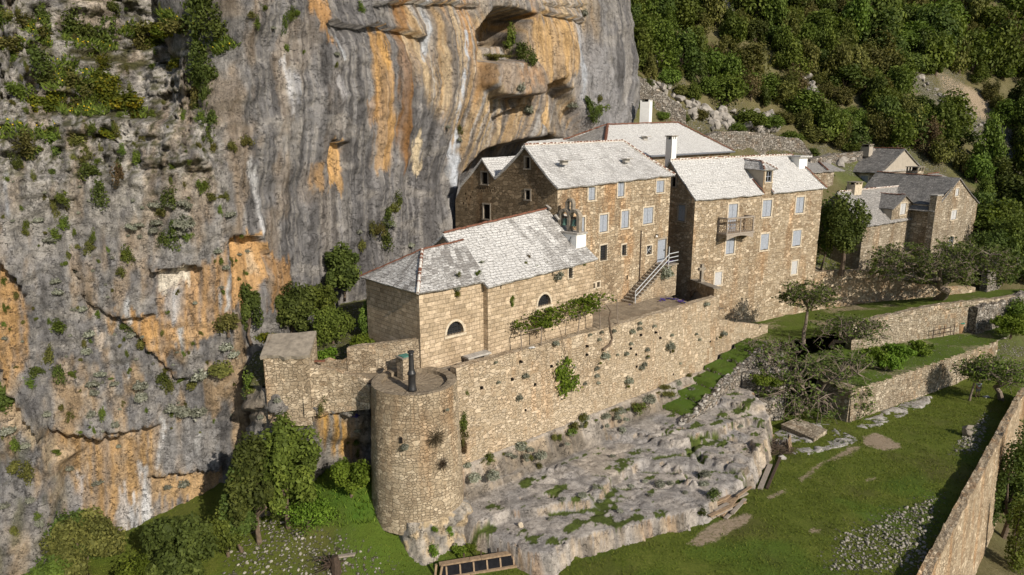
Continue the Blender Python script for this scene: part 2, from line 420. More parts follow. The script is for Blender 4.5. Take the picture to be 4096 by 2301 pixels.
M['rail'] = flatmat('grey_painted_steel', (.44, .45, .46), .5, .08, 2)
M['gutter'] = flatmat('grey_gutter', (.16, .165, .18), .4, .12, 2, spec=.5)
M['oldstone'] = flatmat('weathered_stone', (.25, .215, .17), .9, .35, 3)
M['greystone'] = flatmat('grey_stone', (.36, .335, .30), .9, .3, 3)
M['bronze'] = flatmat('green_bronze', (.10, .19, .15), .6, .3, 8)
M['wood'] = flatmat('weathered_timber', (.27, .19, .12), .85, .3, 6)
M['wood_d'] = flatmat('dark_timber', (.06, .04, .028), .85, .35, 6)
M['wood_g'] = flatmat('grey_timber', (.30, .255, .21), .85, .25, 6)
M['liner'] = flatmat('black_plastic', (.012, .012, .014), .75, .3, 4, spec=.04)
M['bark'] = flatmat('bark', (.12, .088, .062), .95, .4, 5)
M['bark_p'] = flatmat('pale_bark', (.20, .16, .125), .95, .35, 5)
M['net'] = flatmat('green_net', (.03, .22, .16), .6, .2, 4)
M['barrel'] = flatmat('rusty_barrel', (.28, .17, .09), .7, .4, 4)
M['copper'] = flatmat('green_lid', (.07, .20, .16), .6, .25, 4)
M['skin'] = flatmat('skin', (.45, .27, .19), .6, .05)
M['shirt'] = flatmat('pale_shirt', (.58, .63, .72), .8, .35, 9)
M['shorts'] = flatmat('grey_shorts', (.22, .24, .27), .8, .1)
M['hair'] = flatmat('dark_hair', (.03, .022, .016), .6, .2)
M['shoe'] = flatmat('dark_shoe', (.05, .045, .045), .6, .2)
M['cliff'] = rockmat('cliff_limestone', .24, stretch=.11, con=.65)
M['bedrock'] = rockmat('bedrock_limestone', .11, stretch=.9, con=.5)
M['leaf_dark'] = foliage('leaf_evergreen', (.034, .048, .011), (.078, .104, .022), (.145, .175, .038))
M['leaf_mid'] = foliage('leaf_green', (.050, .072, .013), (.112, .155, .026), (.185, .235, .042))
M['leaf_bright'] = foliage('leaf_bright', (.058, .092, .011), (.115, .175, .018), (.19, .25, .035))
M['leaf_olive'] = foliage('leaf_olive', (.055, .058, .014), (.13, .13, .034), (.21, .195, .055))
M['leaf_brown'] = foliage('leaf_brown', (0.06, 0.045, 0.02), (0.125, 0.092, 0.042), (0.2, 0.15, 0.07))
M['leaf_silver'] = foliage('leaf_silver', (.13, .138, .10), (.25, .255, .20), (.37, .375, .31))
M['leaf_yellow'] = foliage('leaf_yellow', (.04, .055, .008), (.10, .115, .012), (.30, .24, .015))
M['leaf_vine'] = foliage('leaf_vine', (.045, .075, .008), (.105, .165, .016), (.19, .25, .03), .35)
M['leaf_tree'] = foliage('leaf_sparse_tree', (.04, .056, .013), (.09, .118, .025), (.165, .19, .045))
M['leaf_grass'] = foliage('grass_blade', (.07, .098, .012), (.122, .165, .02), (.20, .225, .04))
M['leaf_purple'] = foliage('flower_purple', (.05, .03, .16), (.11, .07, .33), (.18, .12, .45))
M['leaf_dry'] = foliage('dry_twigs', (.04, .03, .018), (.085, .065, .04), (.13, .10, .065))
M['petal'] = flatmat('yellow_flower', (.55, .38, .01), .7, .15, 9)
# ================================================================== THE SETTING
Tz = -14.4                      # terrace level
WF = Frame((-3.07, 40.32), 42.06)   # retaining wall
CH = Frame((-1.58, 43.43), 44)      # chapel
AP = Frame((-5.65, 40.38), 42)      # apse
H1 = Frame((3.52, 53.02), 45)       # west house
H2 = Frame((17.38, 65.01), 33)      # east house
HR = Frame((17.38, 65.01), 37)      # far houses

# ---------------------------------------------------------------- cliff
plan = [(-62, 30), (-45, 33), (-36, 35), (-29, 37.2), (-24, 40.3), (-18.6, 42.2), (-15.8, 45.5), (-13.4, 50.5), (-9.6, 57), (-5.6, 62.6), (-.5, 67.6), (6, 74.5), (11.2, 82), (14.2, 89), (15, 96), (12, 108), (3, 122), (-15, 140)]
def catmull(P, k=24):
    P = [np.array(p, float) for p in P]; P = [2*P[0]-P[1]]+P+[2*P[-1]-P[-2]]; out = []
    for i in range(1, len(P)-2):
        for t in np.linspace(0, 1, k, endpoint=False):
            a, b, c, d = P[i-1:i+3]
            out.append(.5*(2*b+(c-a)*t+(2*a-5*b+4*c-d)*t*t+(3*b-a-3*c+d)*t**3))
    out.append(P[-2]); return np.array(out)
def resample(P, ds):
    s = np.concatenate([[0], np.cumsum(np.hypot(*np.diff(P, axis=0).T))]); q = np.arange(0, s[-1], ds)
    return np.stack([np.interp(q, s, P[:, 0]), np.interp(q, s, P[:, 1])], 1)
pc = resample(catmull(plan), .15)
tg = np.gradient(pc, axis=0)
ker = np.hanning(41); ker /= ker.sum()
tg = np.stack([np.convolve(np.pad(tg[:, i], 20, 'edge'), ker, 'valid') for i in (0, 1)], 1)
tg /= np.hypot(tg[:, 0], tg[:, 1])[:, None]
nrm = np.stack([tg[:, 1], -tg[:, 0]], 1)
zz = np.arange(-28.5, 19, .16)
S_, Z_ = np.meshgrid(np.arange(len(pc))*.15, zz, indexing='ij')
B_ = np.stack([np.repeat(pc[:, 0:1], len(zz), 1), np.repeat(pc[:, 1:2], len(zz), 1), Z_], -1)
ix, iy = projarr(B_)
wx = ix+60*(fbm(ix/240, iy/240, 3)-.5); wy = iy+45*(fbm(ix/200, iy/200, 9)-.5)   # wobble for natural outlines
wl = 1-ss(820, 1010, wx); wr = wl*(.12+.88*ss(860, 560, iy))                       # left, stepped and vegetated part
D = np.zeros_like(ix)
# stepped ledges of the upper left
led = [(690, .5), (640, .8), (560, .6), (482, 2.0), (400, .8), (330, 1.2), (255, 1.0), (178, 2.0), (95, 1.2)]
for y0, dd in led:
    yy = y0+40*(fbm(ix/130, ix*0+y0, 21)-.5)*2
    D -= wl*dd*ss(yy+10, yy-16, iy)
D -= wl*ss(480, 330, wy)*2.2*ss(260, 480, wx)*ss(760, 560, wx)   # grassy ramp
D += 1.2*polymask(wx, wy, [(470, 165), (560, 160), (790, 180), (800, 260), (800, 350), (530, 350), (465, 290)], 26)   # blocky spur
D += .5*polymask(wx, wy, [(240, 465), (590, 480), (800, 500), (830, 640), (500, 650), (235, 640)], 10)
D += wr*.7*(cellblock(ix/95, (iy+18*vn(ix/160, ix*0, 4))/62, 2)-.5)*ss(1150, 600, iy)
D += wl*.55*(fbm(ix/42, iy/38, 31, 3)-.5)*2*ss(1000, 500, iy)
# overall bulge and flutes of the big face
bul = ss(1050, 1500, ix)
D += bul*(1.7*np.sin((iy-80)/330)*ss(760, 200, iy))
bend = ix+.13*(iy-300)*ss(1500, 2000, ix)-28*np.sin(iy/170)*ss(1450, 1900, ix)
fl = fbm(bend/46, iy/700, 41, 3)-.5
D += (.5+1.1*ss(1400, 1900, ix))*fl*1.2*ss(820, 1000, ix)
D += .7*(fbm(ix/150, iy/190, 45, 3)-.5)*2
D += .16*(fbm(ix/24, iy/30, 47, 3)-.5)*2*(1+wr)
def ridged(x, y, s, o=4): return np.abs(2*fbm(x, y, s, o)-1)
D -= (.12+.6*wr)*np.exp(-ridged(ix/120+.4*vn(iy/60, ix/60, 49), iy/75, 48)/.05)*ss(.35, .6, fbm(ix/160, iy/160, 50))
D += (.07+.36*wr)*(.25-ridged(ix/48, iy/52, 51))*1.6
D += .22*(cellblock(ix/46, (iy+9*vn(ix/60, ix*0, 8))/30, 52)-.5)*(.12+wr)
D += (.05+.30*wr)*(cellblock(ix/25, (iy+7*vn(ix/30, ix*0, 54))/19, 55)-.5)+(.04+.30*wr)*(.3-ridged(ix/23, iy/26, 56, 3))
D += wl*1.1*(cellblock(ix/150, (iy+22*vn(ix/200, ix*0, 14))/88, 53)-.5)*ss(1000, 600, iy)
# overhanging lips and cracks: (polyline, lip above, hollow below, reach above, reach below)
lips = [([(0, 1040), (30, 1072), (72, 1112), (95, 1175)], .8, .8, 60, 60),
        ([(271, 992), (290, 1050), (314, 1108), (338, 1180), (368, 1219), (406, 1234), (450, 1253), (508, 1300), (556, 1340), (605, 1398), (672, 1480), (696, 1519), (774, 1505)], .25, .55, 40, 30),
        ([(450, 1255), (484, 1269), (560, 1260), (619, 1250)], .3, .4, 40, 30),
        ([(606, 1086), (687, 1069), (759, 1050), (800, 1064)], .5, .9, 60, 70),
        ([(931, 954), (985, 947), (1037, 940)], .1, 1.1, 60, 330),
        ([(1040, 942), (1062, 990), (1070, 1010)], .2, .7, 40, 120),
        ([(203, 1690), (271, 1719), (377, 1739), (474, 1753)], .9, .9, 90, 90),
        ([(421, 1708), (527, 1713), (640, 1688)], .5, .8, 60, 60),
        ([(0, 1437), (63, 1548), (116, 1645), (165, 1725)], .7, .7, 60, 60),
        ([(600, 1902), (644, 1895), (726, 1885), (799, 1881), (886, 1891)], .5, .8, 60, 60),
        ([(1322, 562), (1372, 567)], .1, .9, 40, 160),
        ([(1310, 90), (1420, 108), (1500, 100), (1600, 120), (1690, 155)], .5, .7, 70, 60),
        ([(1500, 20), (1600, 8), (1790, 4), (1930, 16)], .5, .5, 60, 60),
        ([(1940, 384), (2060, 384), (2090, 372)], .6, 1.1, 80, 60),
        ([(2165, 335), (2218, 308), (2262, 350)], .5, 1.2, 60, 80),
        ([(1970, 470), (2020, 440), (2070, 425)], .5, .8, 60, 60),
        ([(2180, 40), (2240, 62), (2345, 82)], .5, .6, 40, 40),
        ([(2190, 20), (2345, 24)], .3, .4, 20, 20)]
for pts, up, dn, lu, ld in lips:
    px = np.array([p[0] for p in pts], float); py = np.array([p[1] for p in pts], float)
    jx = ix+8*(vn(ix/25, iy/25, 61)-.5); jy = iy+26*(fbm(ix/50, iy/50, 62, 3)-.5)
    yl = np.interp(jx, px, py); d = jy-yl
    inx = ss(px[0]-16, px[0]+6, jx)*ss(px[-1]+16, px[-1]-6, jx)
    D += inx*np.where(d < 0, up*np.exp(np.minimum(d, 0)/lu), -dn*np.exp(-np.maximum(d, 0)/ld))
# caves and hollows
cave = polymask(wx, wy, [(1978, 40), (2060, 36), (2150, 58), (2125, 75), (2095, 140), (2090, 176), (1925, 178), (1934, 130), (1950, 92)], 11)
D -= 5.2*cave
D -= 2.2*polymask(wx, wy, [(1925, 170), (2092, 168), (2105, 245), (2010, 252), (1915, 240)], 10)
D += 1.6*polymask(wx, wy, [(1914, 254), (2100, 250), (2110, 330), (2085, 372), (1935, 378), (1908, 330)], 12)
D -= 4.5*polymask(ix, iy, [(1862, 712), (1905, 655), (1965, 606), (2095, 566), (2240, 548), (2330, 590), (2330, 800), (1850, 800)], 22)   # the hollow the houses are tucked into
D -= 1.6*polymask(wx, wy, [(2160, 345), (2230, 330), (2290, 420), (2330, 560), (2180, 560), (2130, 470)], 20)
# foot of the near cliff runs out towards the slope
D += 1.3*ss(1850, 2120, iy)*ss(1000, 700, ix)
D += 1.2*polymask(wx, wy, [(0, 1450), (110, 1560), (200, 1700), (330, 1800), (250, 1850), (250, 2301), (0, 2301)], 30)
CP_ = B_.copy(); CP_[..., 0] += nrm[:, None, 0]*D; CP_[..., 1] += nrm[:, None, 1]*D
# colour: limestone, mineral stains and lichen of the rock itself
st1 = fbm(bend/17, iy/420, 71, 4); st2 = fbm(bend/38+9, iy/650, 72, 4); st3 = fbm(bend/9, iy/300, 73, 3); pat = fbm(ix/70, iy/70, 74, 4)
col = np.ones(ix.shape+(3,))*A(.205, .199, .20)
def blend(w, c, k=None):
    global col
    w = np.clip(w, 0, 1)[..., None]; col = col*(1-w)+A(*c)*w
PALE, ORG, TAN, GRY, DRK, BLU, CRM, BRN = (.37, .345, .315), (.43, .245, .10), (.44, .30, .155), (.20, .19, .188), (.09, .086, .087), (.46, .475, .50), (.62, .51, .37), (.25, .125, .04)
blend(wl*ss(1250, 600, iy)*ss(.22, .5, pat)*.95, (.45, .425, .39))
blend((1-wl)*ss(.45, .7, st2)*.5, GRY); blend(ss(.50, .62, st1)*.72*(1-wl*.3), DRK); blend(ss(.54, .64, st3)*.5*(1-wl)*ss(2000, 1500, ix), DRK); blend(ss(.46, .36, st3)*.4*(1-wl), PALE)
blend(ss(.6, .75, fbm(ix/90+3, iy/60, 77, 4))*.5, PALE)
blend(ss(.5, .66, fbm(ix/60, iy/190, 78, 4))*(.3+.3*ss(900, 1500, iy))*ss(1500, 900, ix), TAN); blend(ss(.5, .64, fbm(ix/34, iy/46, 89, 4))*.4*wl*ss(500, 900, iy), PALE)
stx = wx*.35+ix*.65+34*(fbm(ix/11, iy/170, 75, 3)-.5); sty = wy*.35+iy*.65+110*(fbm(ix/8, iy/400, 76, 3)-.5)
def stain(poly, c, amt, f=14, streak=.6):
    m = polymask(stx, sty, poly, f*.7)
    k = 1-streak+streak*ss(.36, .58, st1*.6+st3*.4)
    blend(m*amt*k, c)
# the streaked amphitheatre
tanz = [(1560, -60), (2360, -60), (2360, 180), (2310, 330), (2345, 570), (2150, 600), (1870, 730), (1790, 560), (1640, 330)]
stain(tanz, TAN, .85, 40, .75)
mz = polymask(ix, iy, tanz, 40)
blend(mz*ss(.50, .62, st3)*.75, (.50, .40, .27)); blend(mz*ss(.52, .64, fbm(bend/12+40, iy/330, 79, 3))*.8, (.17, .155, .145)); blend(mz*ss(.6, .72, st2)*.8, ORG)
blend(mz*ss(.63, .7, fbm(bend/10+80, iy/260, 80, 3))*.6, (.44, .43, .42))
for poly, c, a_, f, s in [
    ([(933, 951), (1037, 939), (1062, 1000), (1055, 1120), (1000, 1195), (915, 1245), (922, 1100)], (.56, .34, .15), .95, 6, .2),
    ([(1010, 1010), (1040, 1010), (1035, 1110), (1005, 1100)], (.60, .50, .36), .7, 12, .4),
    ([(1075, 1020), (1160, 1050), (1165, 1150), (1130, 1230), (1060, 1245)], ORG, .85, 12, .35),
    ([(615, 1075), (800, 1060), (905, 1000), (915, 1240), (860, 1320), (700, 1420), (640, 1250)], (.50, .30, .13), .8, 16, .6),
    ([(624, 1085), (700, 1070), (755, 1078), (748, 1122), (700, 1137), (650, 1135)], (.72, .66, .56), .98, 7, .1),
    ([(650, 1137), (735, 1140), (722, 1310), (705, 1430), (690, 1300)], BLU, .85, 8, .5),
    ([(450, 1257), (620, 1262), (720, 1300), (660, 1440), (690, 1500), (560, 1345)], (.52, .30, .11), .85, 14, .5),
    ([(690, 1330), (800, 1285), (850, 1290), (830, 1340), (720, 1380)], (.58, .38, .2), .8, 10, .3),
    ([(190, 1690), (370, 1743), (480, 1755), (560, 1717), (640, 1690), (655, 1760), (620, 1860), (560, 1960), (480, 2070), (360, 2050), (300, 1950), (250, 1850)], (.46, .295, .135), .9, 22, .6),
    ([(600, 1905), (730, 1889), (890, 1895), (885, 1960), (800, 1985), (640, 1975)], (.50, .335, .17), .9, 10, .4),
    ([(640, 1990), (880, 1985), (880, 2060), (640, 2080)], GRY, .8, 20, .3),
    ([(460, 2070), (480, 1960), (500, 1925), (512, 1960), (515, 2075)], (.60, .60, .61), .9, 7, .35),
    ([(523, 2070), (528, 1970), (545, 1965), (552, 2070)], (.55, .56, .58), .85, 7, .35),
    ([(560, 2065), (565, 1900), (552, 1860), (575, 1850), (600, 1910), (625, 2000), (622, 2065)], (.60, .61, .63), .95, 8, .4),
    ([(310, 1900), (318, 1880), (335, 1890), (320, 1990), (308, 1990)], (.5, .5, .52), .8, 6, .3),
    ([(638, 1665), (668, 1660), (660, 1760), (640, 1870), (625, 1880)], (.62, .63, .65), .9, 7, .45),
    ([(670, 1665), (870, 1680), (885, 1880), (700, 1885), (655, 1880)], (.27, .265, .265), .85, 12, .3),
    ([(770, 1740), (800, 1735), (790, 1800), (775, 1800)], (.50, .5, .5), .7, 12, .4),
    ([(0, 1060), (40, 1080), (100, 1220), (120, 1450), (60, 1555), (0, 1430)], (.46, .27, .10), .8, 16, .7),
    ([(0, 1450), (60, 1560), (160, 1700), (330, 1800), (250, 1860), (120, 1720), (60, 1700)], (.50, .385, .26), .85, 18, .3),
    ([(440, 1250), (470, 1330), (445, 1340), (425, 1290)], (.44, .28, .13), .8, 10, .3),
    ([(370, 1150), (415, 1140), (410, 1230), (380, 1225)], (.45, .45, .46), .6, 12, .5),
    ([(375, 1338), (415, 1340), (410, 1400), (380, 1400)], (.52, .44, .36), .9, 8, .2),
    ([(1000, 630), (1012, 625), (1045, 790), (1052, 935), (1040, 940), (1025, 800)], (.56, .56, .57), .85, 6, .35),
    ([(1131, 225), (1148, 228), (1162, 340), (1185, 470), (1172, 470), (1146, 340)], (.52, .52, .54), .8, 6, .4),
    ([(1164, 232), (1176, 232), (1186, 400), (1178, 400)], (.48, .49, .53), .7, 6, .4),
    ([(1330, 280), (1342, 280), (1362, 330), (1360, 430), (1345, 380)], (.42, .41, .42), .7, 8, .4),
    ([(1220, -40), (1296, -40), (1318, 60), (1300, 100), (1335, 185), (1300, 170), (1262, 60)], ORG, .9, 9, .3),
    ([(1480, 110), (1540, 120), (1548, 420), (1572, 560), (1560, 680), (1500, 690), (1468, 480)], (.52, .31, .12), .88, 16, .35),
    ([(1515, 112), (1538, 118), (1545, 260), (1520, 290), (1508, 200)], (.56, .32, .10), .9, 8, .2),
    ([(1440, 380), (1500, 380), (1500, 480), (1450, 500)], (.44, .25, .1), .6, 16, .5),
    ([(1590, -40), (1660, -40), (1612, 200), (1605, 480), (1640, 640), (1600, 680), (1566, 400), (1580, 150)], BRN, .85, 12, .35),
    ([(1636, 545), (1672, 547), (1680, 640), (1686, 705), (1660, 705), (1640, 600)], (.66, .545, .37), .95, 6, .15),
    ([(1323, 562), (1371, 568), (1372, 640), (1362, 770), (1320, 745), (1315, 600)], (.56, .345, .145), .95, 6, .2),
    ([(1262, 640), (1290, 640), (1285, 740), (1262, 740)], (.46, .27, .1), .6, 10, .4),
    ([(2130, 62), (2345, 75), (2335, 250), (2255, 320), (2150, 330), (2118, 200)], (.50, .325, .15), .85, 16, .45),
    ([(2060, 80), (2130, 70), (2100, 110), (2050, 130)], (.40, .24, .08), .7, 10, .3),
    ([(1914, 254), (2100, 250), (2110, 330), (2085, 376), (1935, 380), (1908, 330)], (.30, .24, .19), .9, 12, .2),
    ([(1990, 275), (2080, 270), (2070, 320), (2000, 325)], (.46, .28, .15), .7, 18, .3),
    ([(2340, 80), (2420, 300), (2500, 560), (2320, 570), (2270, 330), (2330, 180)], (.25, .245, .25), .85, 18, .25),
    ([(2315, 60), (2345, 80), (2335, 330), (2318, 420), (2306, 300)], (.40, .43, .48), .7, 8, .6),
    ([(2160, 340), (2190, 335), (2240, 470), (2250, 560), (2200, 560)], (.55, .37, .18), .85, 12, .4),
    ([(2225, 360), (2250, 400), (2300, 560), (2260, 570)], (.16, .155, .155), .8, 10, .4),
    ([(1820, -30), (2200, -30), (2190, 20), (2000, 30), (1940, 70), (1850, 10)], (.26, .25, .245), .7, 20, .3)]:
    stain(poly, c, a_, f, s)
for pts, w, c in [([(1856, 130), (1841, 232), (1817, 329), (1800, 450), (1812, 508), (1822, 605), (1826, 740)], 11, (.52, .56, .62)),
                  ([(1712, 0), (1716, 110), (1690, 200), (1676, 240)], 16, (.42, .44, .47)), ([(1790, 545), (1810, 640), (1822, 740)], 15, (.50, .53, .58)),
                  ([(1340, 150), (1358, 240)], 8, (.45, .47, .5)), ([(872, 1150), (880, 1245)], 6, (.55, .57, .6)), ([(912, 1100), (905, 1240)], 9, (.5, .51, .52)),
                  ([(20, 690), (35, 860)], 10, (.44, .45, .48)), ([(508, 1200), (520, 1290)], 12, (.5, .51, .52)), ([(515, 1440), (520, 1500)], 10, (.46, .46, .47)), ([(725, 1310), (728, 1400)], 14, (.44, .45, .46))]:
    blend(linemask(ix+10*(vn(iy/40, iy*0, 5)-.5), iy, pts, w)*ss(.2, .5, fbm(ix/8, iy/60, 83, 3))*.95, c)
# soil and turf that has settled on the ledges
dz = np.gradient(CP_, axis=1); dsv = np.gradient(CP_, axis=0); nn_ = np.cross(dsv, dz); nn_ /= np.linalg.norm(nn_, axis=-1, keepdims=True)+1e-9
flat = np.abs(nn_[..., 2])
turf = [[(0, 80), (190, 90), (210, 150), (0, 130)], [(470, 140), (560, 70), (660, 50), (780, 60), (800, 190), (620, 175)], [(180, 250), (270, 230), (400, 300), (480, 400), (600, 450), (580, 480), (250, 465), (180, 400)],
        [(0, 170), (200, 150), (220, 190), (0, 205)], [(250, 130), (380, 90), (470, 200), (350, 230), (260, 190)], [(800, 190), (920, 150), (960, 200), (820, 240)], [(0, 490), (230, 510), (240, 560), (0, 560)]]
tm = np.zeros_like(ix)
for q in turf: tm = np.maximum(tm, polymask(wx, wy, q, 16))
blend(np.clip(tm*.9, 0, 1)*ss(.40, .46, fbm(ix/22, iy/22, 85, 3)), (.085, .08, .028))
hf = fbm(ix/13, iy/13, 90, 3); blend(wl*ss(.45, .7, flat)*ss(900, 600, iy)*.85*ss(.5, .54, hf), (.075, .075, .025))
blend(ss(1500, 2100, iy)*ss(360, 100, ix)*ss(.45, .62, fbm(ix/50, iy/90, 87, 4))*.75, (.085, .09, .032))
blend(ss(1900, 2100, iy)*ss(300, 100, ix)*.4, (.27, .24, .20))
cliff, cliff_b = gridmesh('cliff', CP_, M['cliff'], col=col, extra=np.clip(wr+.35*wl, 0, 1)[..., None], smooth=False)

# ---------------------------------------------------------------- rock ledge that carries the courtyard left of the bastion
lp = resample(catmull([(-18.6, 45), (-17.6, 42), (-16.6, 39.9), (-15.2, 38.6), (-13, 38.8), (-10.6, 39.9), (-8.3, 41), (-6.5, 43)]), .16)
lz = np.arange(-26, -14.9, .16)
tl = np.gradient(lp, axis=0); tl /= np.hypot(tl[:, 0], tl[:, 1])[:, None]; nl = np.stack([tl[:, 1], -tl[:, 0]], 1)
LB = np.stack([np.repeat(lp[:, 0:1], len(lz), 1), np.repeat(lp[:, 1:2], len(lz), 1), np.repeat(lz[None], len(lp), 0)], -1)
lx, ly = projarr(LB)
Dl = .9*(fbm(lx/110, ly/120, 91, 4)-.5)*2+.35*(cellblock(lx/70, ly/55, 93)-.5)+.15*(fbm(lx/22, ly/22, 94, 3)-.5)*2
Dl -= .05*(LB[..., 2]+20)*.9
Dl += .2*(.25-ridged(lx/45, ly/48, 99))*1.6-.2*np.exp(-ridged(lx/110, ly/70, 100)/.06)
Dl += .5*np.where(ly-1640-14*(vn(lx/40, lx*0, 6)-.5)*2 < 0, np.exp((ly-1640)/60), 0)
topk = ss(-16.2, -14.9, LB[..., 2]); Dl -= topk*.5
LB[..., 0] += nl[:, None, 0]*Dl; LB[..., 1] += nl[:, None, 1]*Dl
col = np.ones(lx.shape+(3,))*A(.24, .225, .205)
s1 = fbm(lx/20, ly/260, 95, 4); wlx = lx+30*(fbm(lx/90, ly/90, 96)-.5)
blend(ss(.5, .68, fbm(lx/60, ly/60, 97, 4))*.6, PALE); blend(ss(.52, .66, s1)*.5, DRK)
for poly, c, a_, f in [([(1265, 1640), (1345, 1640), (1380, 1700), (1440, 1780), (1440, 1850), (1330, 1830), (1280, 1740)], (.50, .29, .075), .9, 18), ([(1380, 1660), (1470, 1660), (1470, 1900), (1400, 1860)], (.42, .31, .19), .7, 20),
                       ([(1030, 1640), (1075, 1655), (1070, 1720), (1035, 1730)], (.54, .42, .28), .8, 10), ([(900, 1560), (1040, 1560), (1040, 1680), (930, 1720)], (.38, .31, .23), .6, 20), ([(820, 1560), (900, 1550), (960, 1700), (900, 1800), (840, 1700)], (.46, .33, .20), .6, 16)]:
    blend(polymask(wlx, ly, poly, f)*a_*ss(.3, .55, s1), c)
ledge, ledge_b = gridmesh('rock_ledge', LB, M['cliff'], col=col, smooth=False)
# ---------------------------------------------------------------- grass/earth material with masks
def groundmat(name, ga, gb, gc):
    t = NT(name); p = t.obj()
    ms = t.n('SeparateColor'); t.put(ms.inputs[0], t.n('Attribute', attribute_name='Msk').outputs['Color'])
    n1 = t.noise(p, .55, 6, .65).outputs[0]; n2 = t.noise(p, 4.5, 8, .78).outputs[0]; n3 = t.noise(p, 14, 4, .7).outputs[0]
    g = t.ramp(t.math('ADD', t.math('MULTIPLY', n1, .5), t.math('MULTIPLY', n2, .5)), [(.34, ga), (.5, gb), (.66, gc)])
    g = t.mix(t.mr(n3, .52, .7, 0, .6), g, tuple(q*.35 for q in ga))
    g = t.mix(t.mr(t.noise(p, .16, 4).outputs[0], .5, .66, 0, .5), g, (.115, .098, .036))
    # lush
    g = t.mix(t.math('MULTIPLY', ms.outputs[2], t.mr(n1, .3, .6, .4, 1)), g, (.072, .142, .014))
    dirt = t.mix(t.mr(n2, .35, .7), (.30, .225, .15), (.44, .35, .25))
    g = t.mix(t.mr(t.math('ADD', ms.outputs[1], t.math('MULTIPLY', t.math('SUBTRACT', n2, .5), 1.1)), .4, .62), g, dirt)
    v = t.n('TexVoronoi', feature='F1'); t.put(v.inputs['Vector'], t.vmath('ADD', p, t.vmath('MULTIPLY', t.noise(p, 3, 2).outputs[1], (.3, .3, .3)))); v.inputs['Scale'].default_value = 6.5
    vs_ = t.n('SeparateColor'); t.put(vs_.inputs[0], v.outputs['Color'])
    peb = t.mix(vs_.outputs[0], (.17, .15, .12), (.38, .35, .31)); peb = t.mix(t.mr(v.outputs['Distance'], .3, .55), peb, (.07, .07, .03))
    gm = t.mr(t.math('ADD', ms.outputs[0], t.math('ADD', t.math('MULTIPLY', t.math('SUBTRACT', n2, .5), .9), t.math('MULTIPLY', t.math('SUBTRACT', vs_.outputs[1], .5), .75))), .48, .58)
    g = t.mix(gm, g, peb)
    t.col(g); t.bump(t.math('ADD', t.math('ADD', n2, t.math('MULTIPLY', n3, .8)), t.math('MULTIPLY', gm, t.math('SUBTRACT', .6, v.outputs['Distance']))), .9, .16)
    return t.m
M['meadow'] = groundmat('meadow_turf', (.075, .094, .012), (.118, .15, .019), (.18, .195, .038))
M['slope'] = groundmat('hillside_earth', (.085, .085, .03), (.15, .13, .06), (.23, .20, .11))
M['bed'] = groundmat('garden_turf', (.075, .096, .012), (.118, .152, .019), (.18, .19, .042))

# ---------------------------------------------------------------- meadow
GW0 = A(23.07, 33.72, 0); GWd = dv(47.4); GWk = dv(137.4)       # garden boundary wall line (k points to the meadow)
mz_ = rbf([(3.6, 34.3, -24), (-4, 34.2, -24.1), (-9, 33.6, -24.3), (-20, 33, -24.9), (-29, 36, -24.5), (-24.8, 39.8, -24), (-18.3, 40, -23.0), (-14.5, 39.5, -22.2), (-11, 39, -20.4), (-9.2, 37.9, -20.5), (-12.5, 37.2, -22.3), (-8.6, 36.2, -22.3), (-11, 36, -23), (-6, 34.6, -23.8),
           (8, 37, -24), (16, 42, -24), (24, 50, -24.2), (29, 55, -24.4), (40, 62.5, -24.8), (49, 62, -24.8), (23, 34, -24), (36, 48, -24.4), (0, 38, -24.4), (10, 46, -24.6), (20, 53, -24.4), (45, 68, -25), (-40, 30, -26), (0, 24, -25), (-25, 24, -27), (25, 24, -25)])
gx, gy = np.meshgrid(np.arange(-48, 62, .3), np.arange(20, 72, .3), indexing='ij')
gz = mz_(gx, gy)+.22*(fbm(gx/2.2, gy/2.2, 101, 4)-.5)+.10*(fbm(gx/.7, gy/.7, 103, 3)-.5)
G = np.stack([gx, gy, gz], -1); mx, my = projarr(G)
wmx = mx+50*(fbm(gx/1.5, gy/1.5, 105)-.5); wmy = my+36*(fbm(gx/1.5, gy/1.5, 106)-.5)
msk = np.zeros(gx.shape+(3,))
def setm(ch, poly, a_, f=14):
    msk[..., ch] = np.maximum(msk[..., ch], a_*polymask(wmx, wmy, poly, f))
setm(0, [(3330, 2120), (3520, 2050), (3690, 1980), (3790, 1960), (3720, 2320), (3280, 2320)], .42, 80)
setm(0, [(1010, 2060), (1110, 2060), (1200, 2110), (1250, 2180), (1420, 2190), (1440, 2250), (1380, 2330), (1270, 2330), (1240, 2230), (1050, 2180), (960, 2140)], .50, 40)
setm(0, [(960, 2240), (1240, 2270), (1300, 2330), (900, 2330)], .42, 50)
setm(0, [(920, 2100), (980, 2090), (960, 2170), (905, 2190)], .5, 24)
setm(0, [(880, 2150), (1250, 2100), (1450, 2150), (1700, 2330), (880, 2330)], .36, 60)
setm(0, [(3850, 1720), (3960, 1640), (3930, 1820), (3800, 1830)], .46, 35)
setm(1, [(2720, 2180), (2870, 2080), (2980, 2040), (3010, 2060), (2880, 2170), (2800, 2190)], .62, 16)
setm(1, [(3050, 1990), (3150, 1950), (3160, 1970), (3060, 2020)], .6, 12)
setm(1, [(3190, 1910), (3290, 1850), (3390, 1790), (3460, 1780), (3440, 1810), (3330, 1850), (3210, 1930)], .6, 14)
setm(1, [(3440, 1745), (3500, 1725), (3610, 1770), (3620, 1795), (3540, 1805), (3470, 1785)], .68, 14)
setm(1, [(3460, 1905), (3510, 1905), (3500, 1925), (3470, 1925)], .55, 10); setm(1, [(3225, 2105), (3280, 2105), (3275, 2135), (3230, 2135)], .55, 10)
setm(2, [(1000, 2010), (1200, 1850), (1350, 1810), (1480, 1850), (1560, 2080), (1400, 2110), (1100, 2070)], 1, 30)
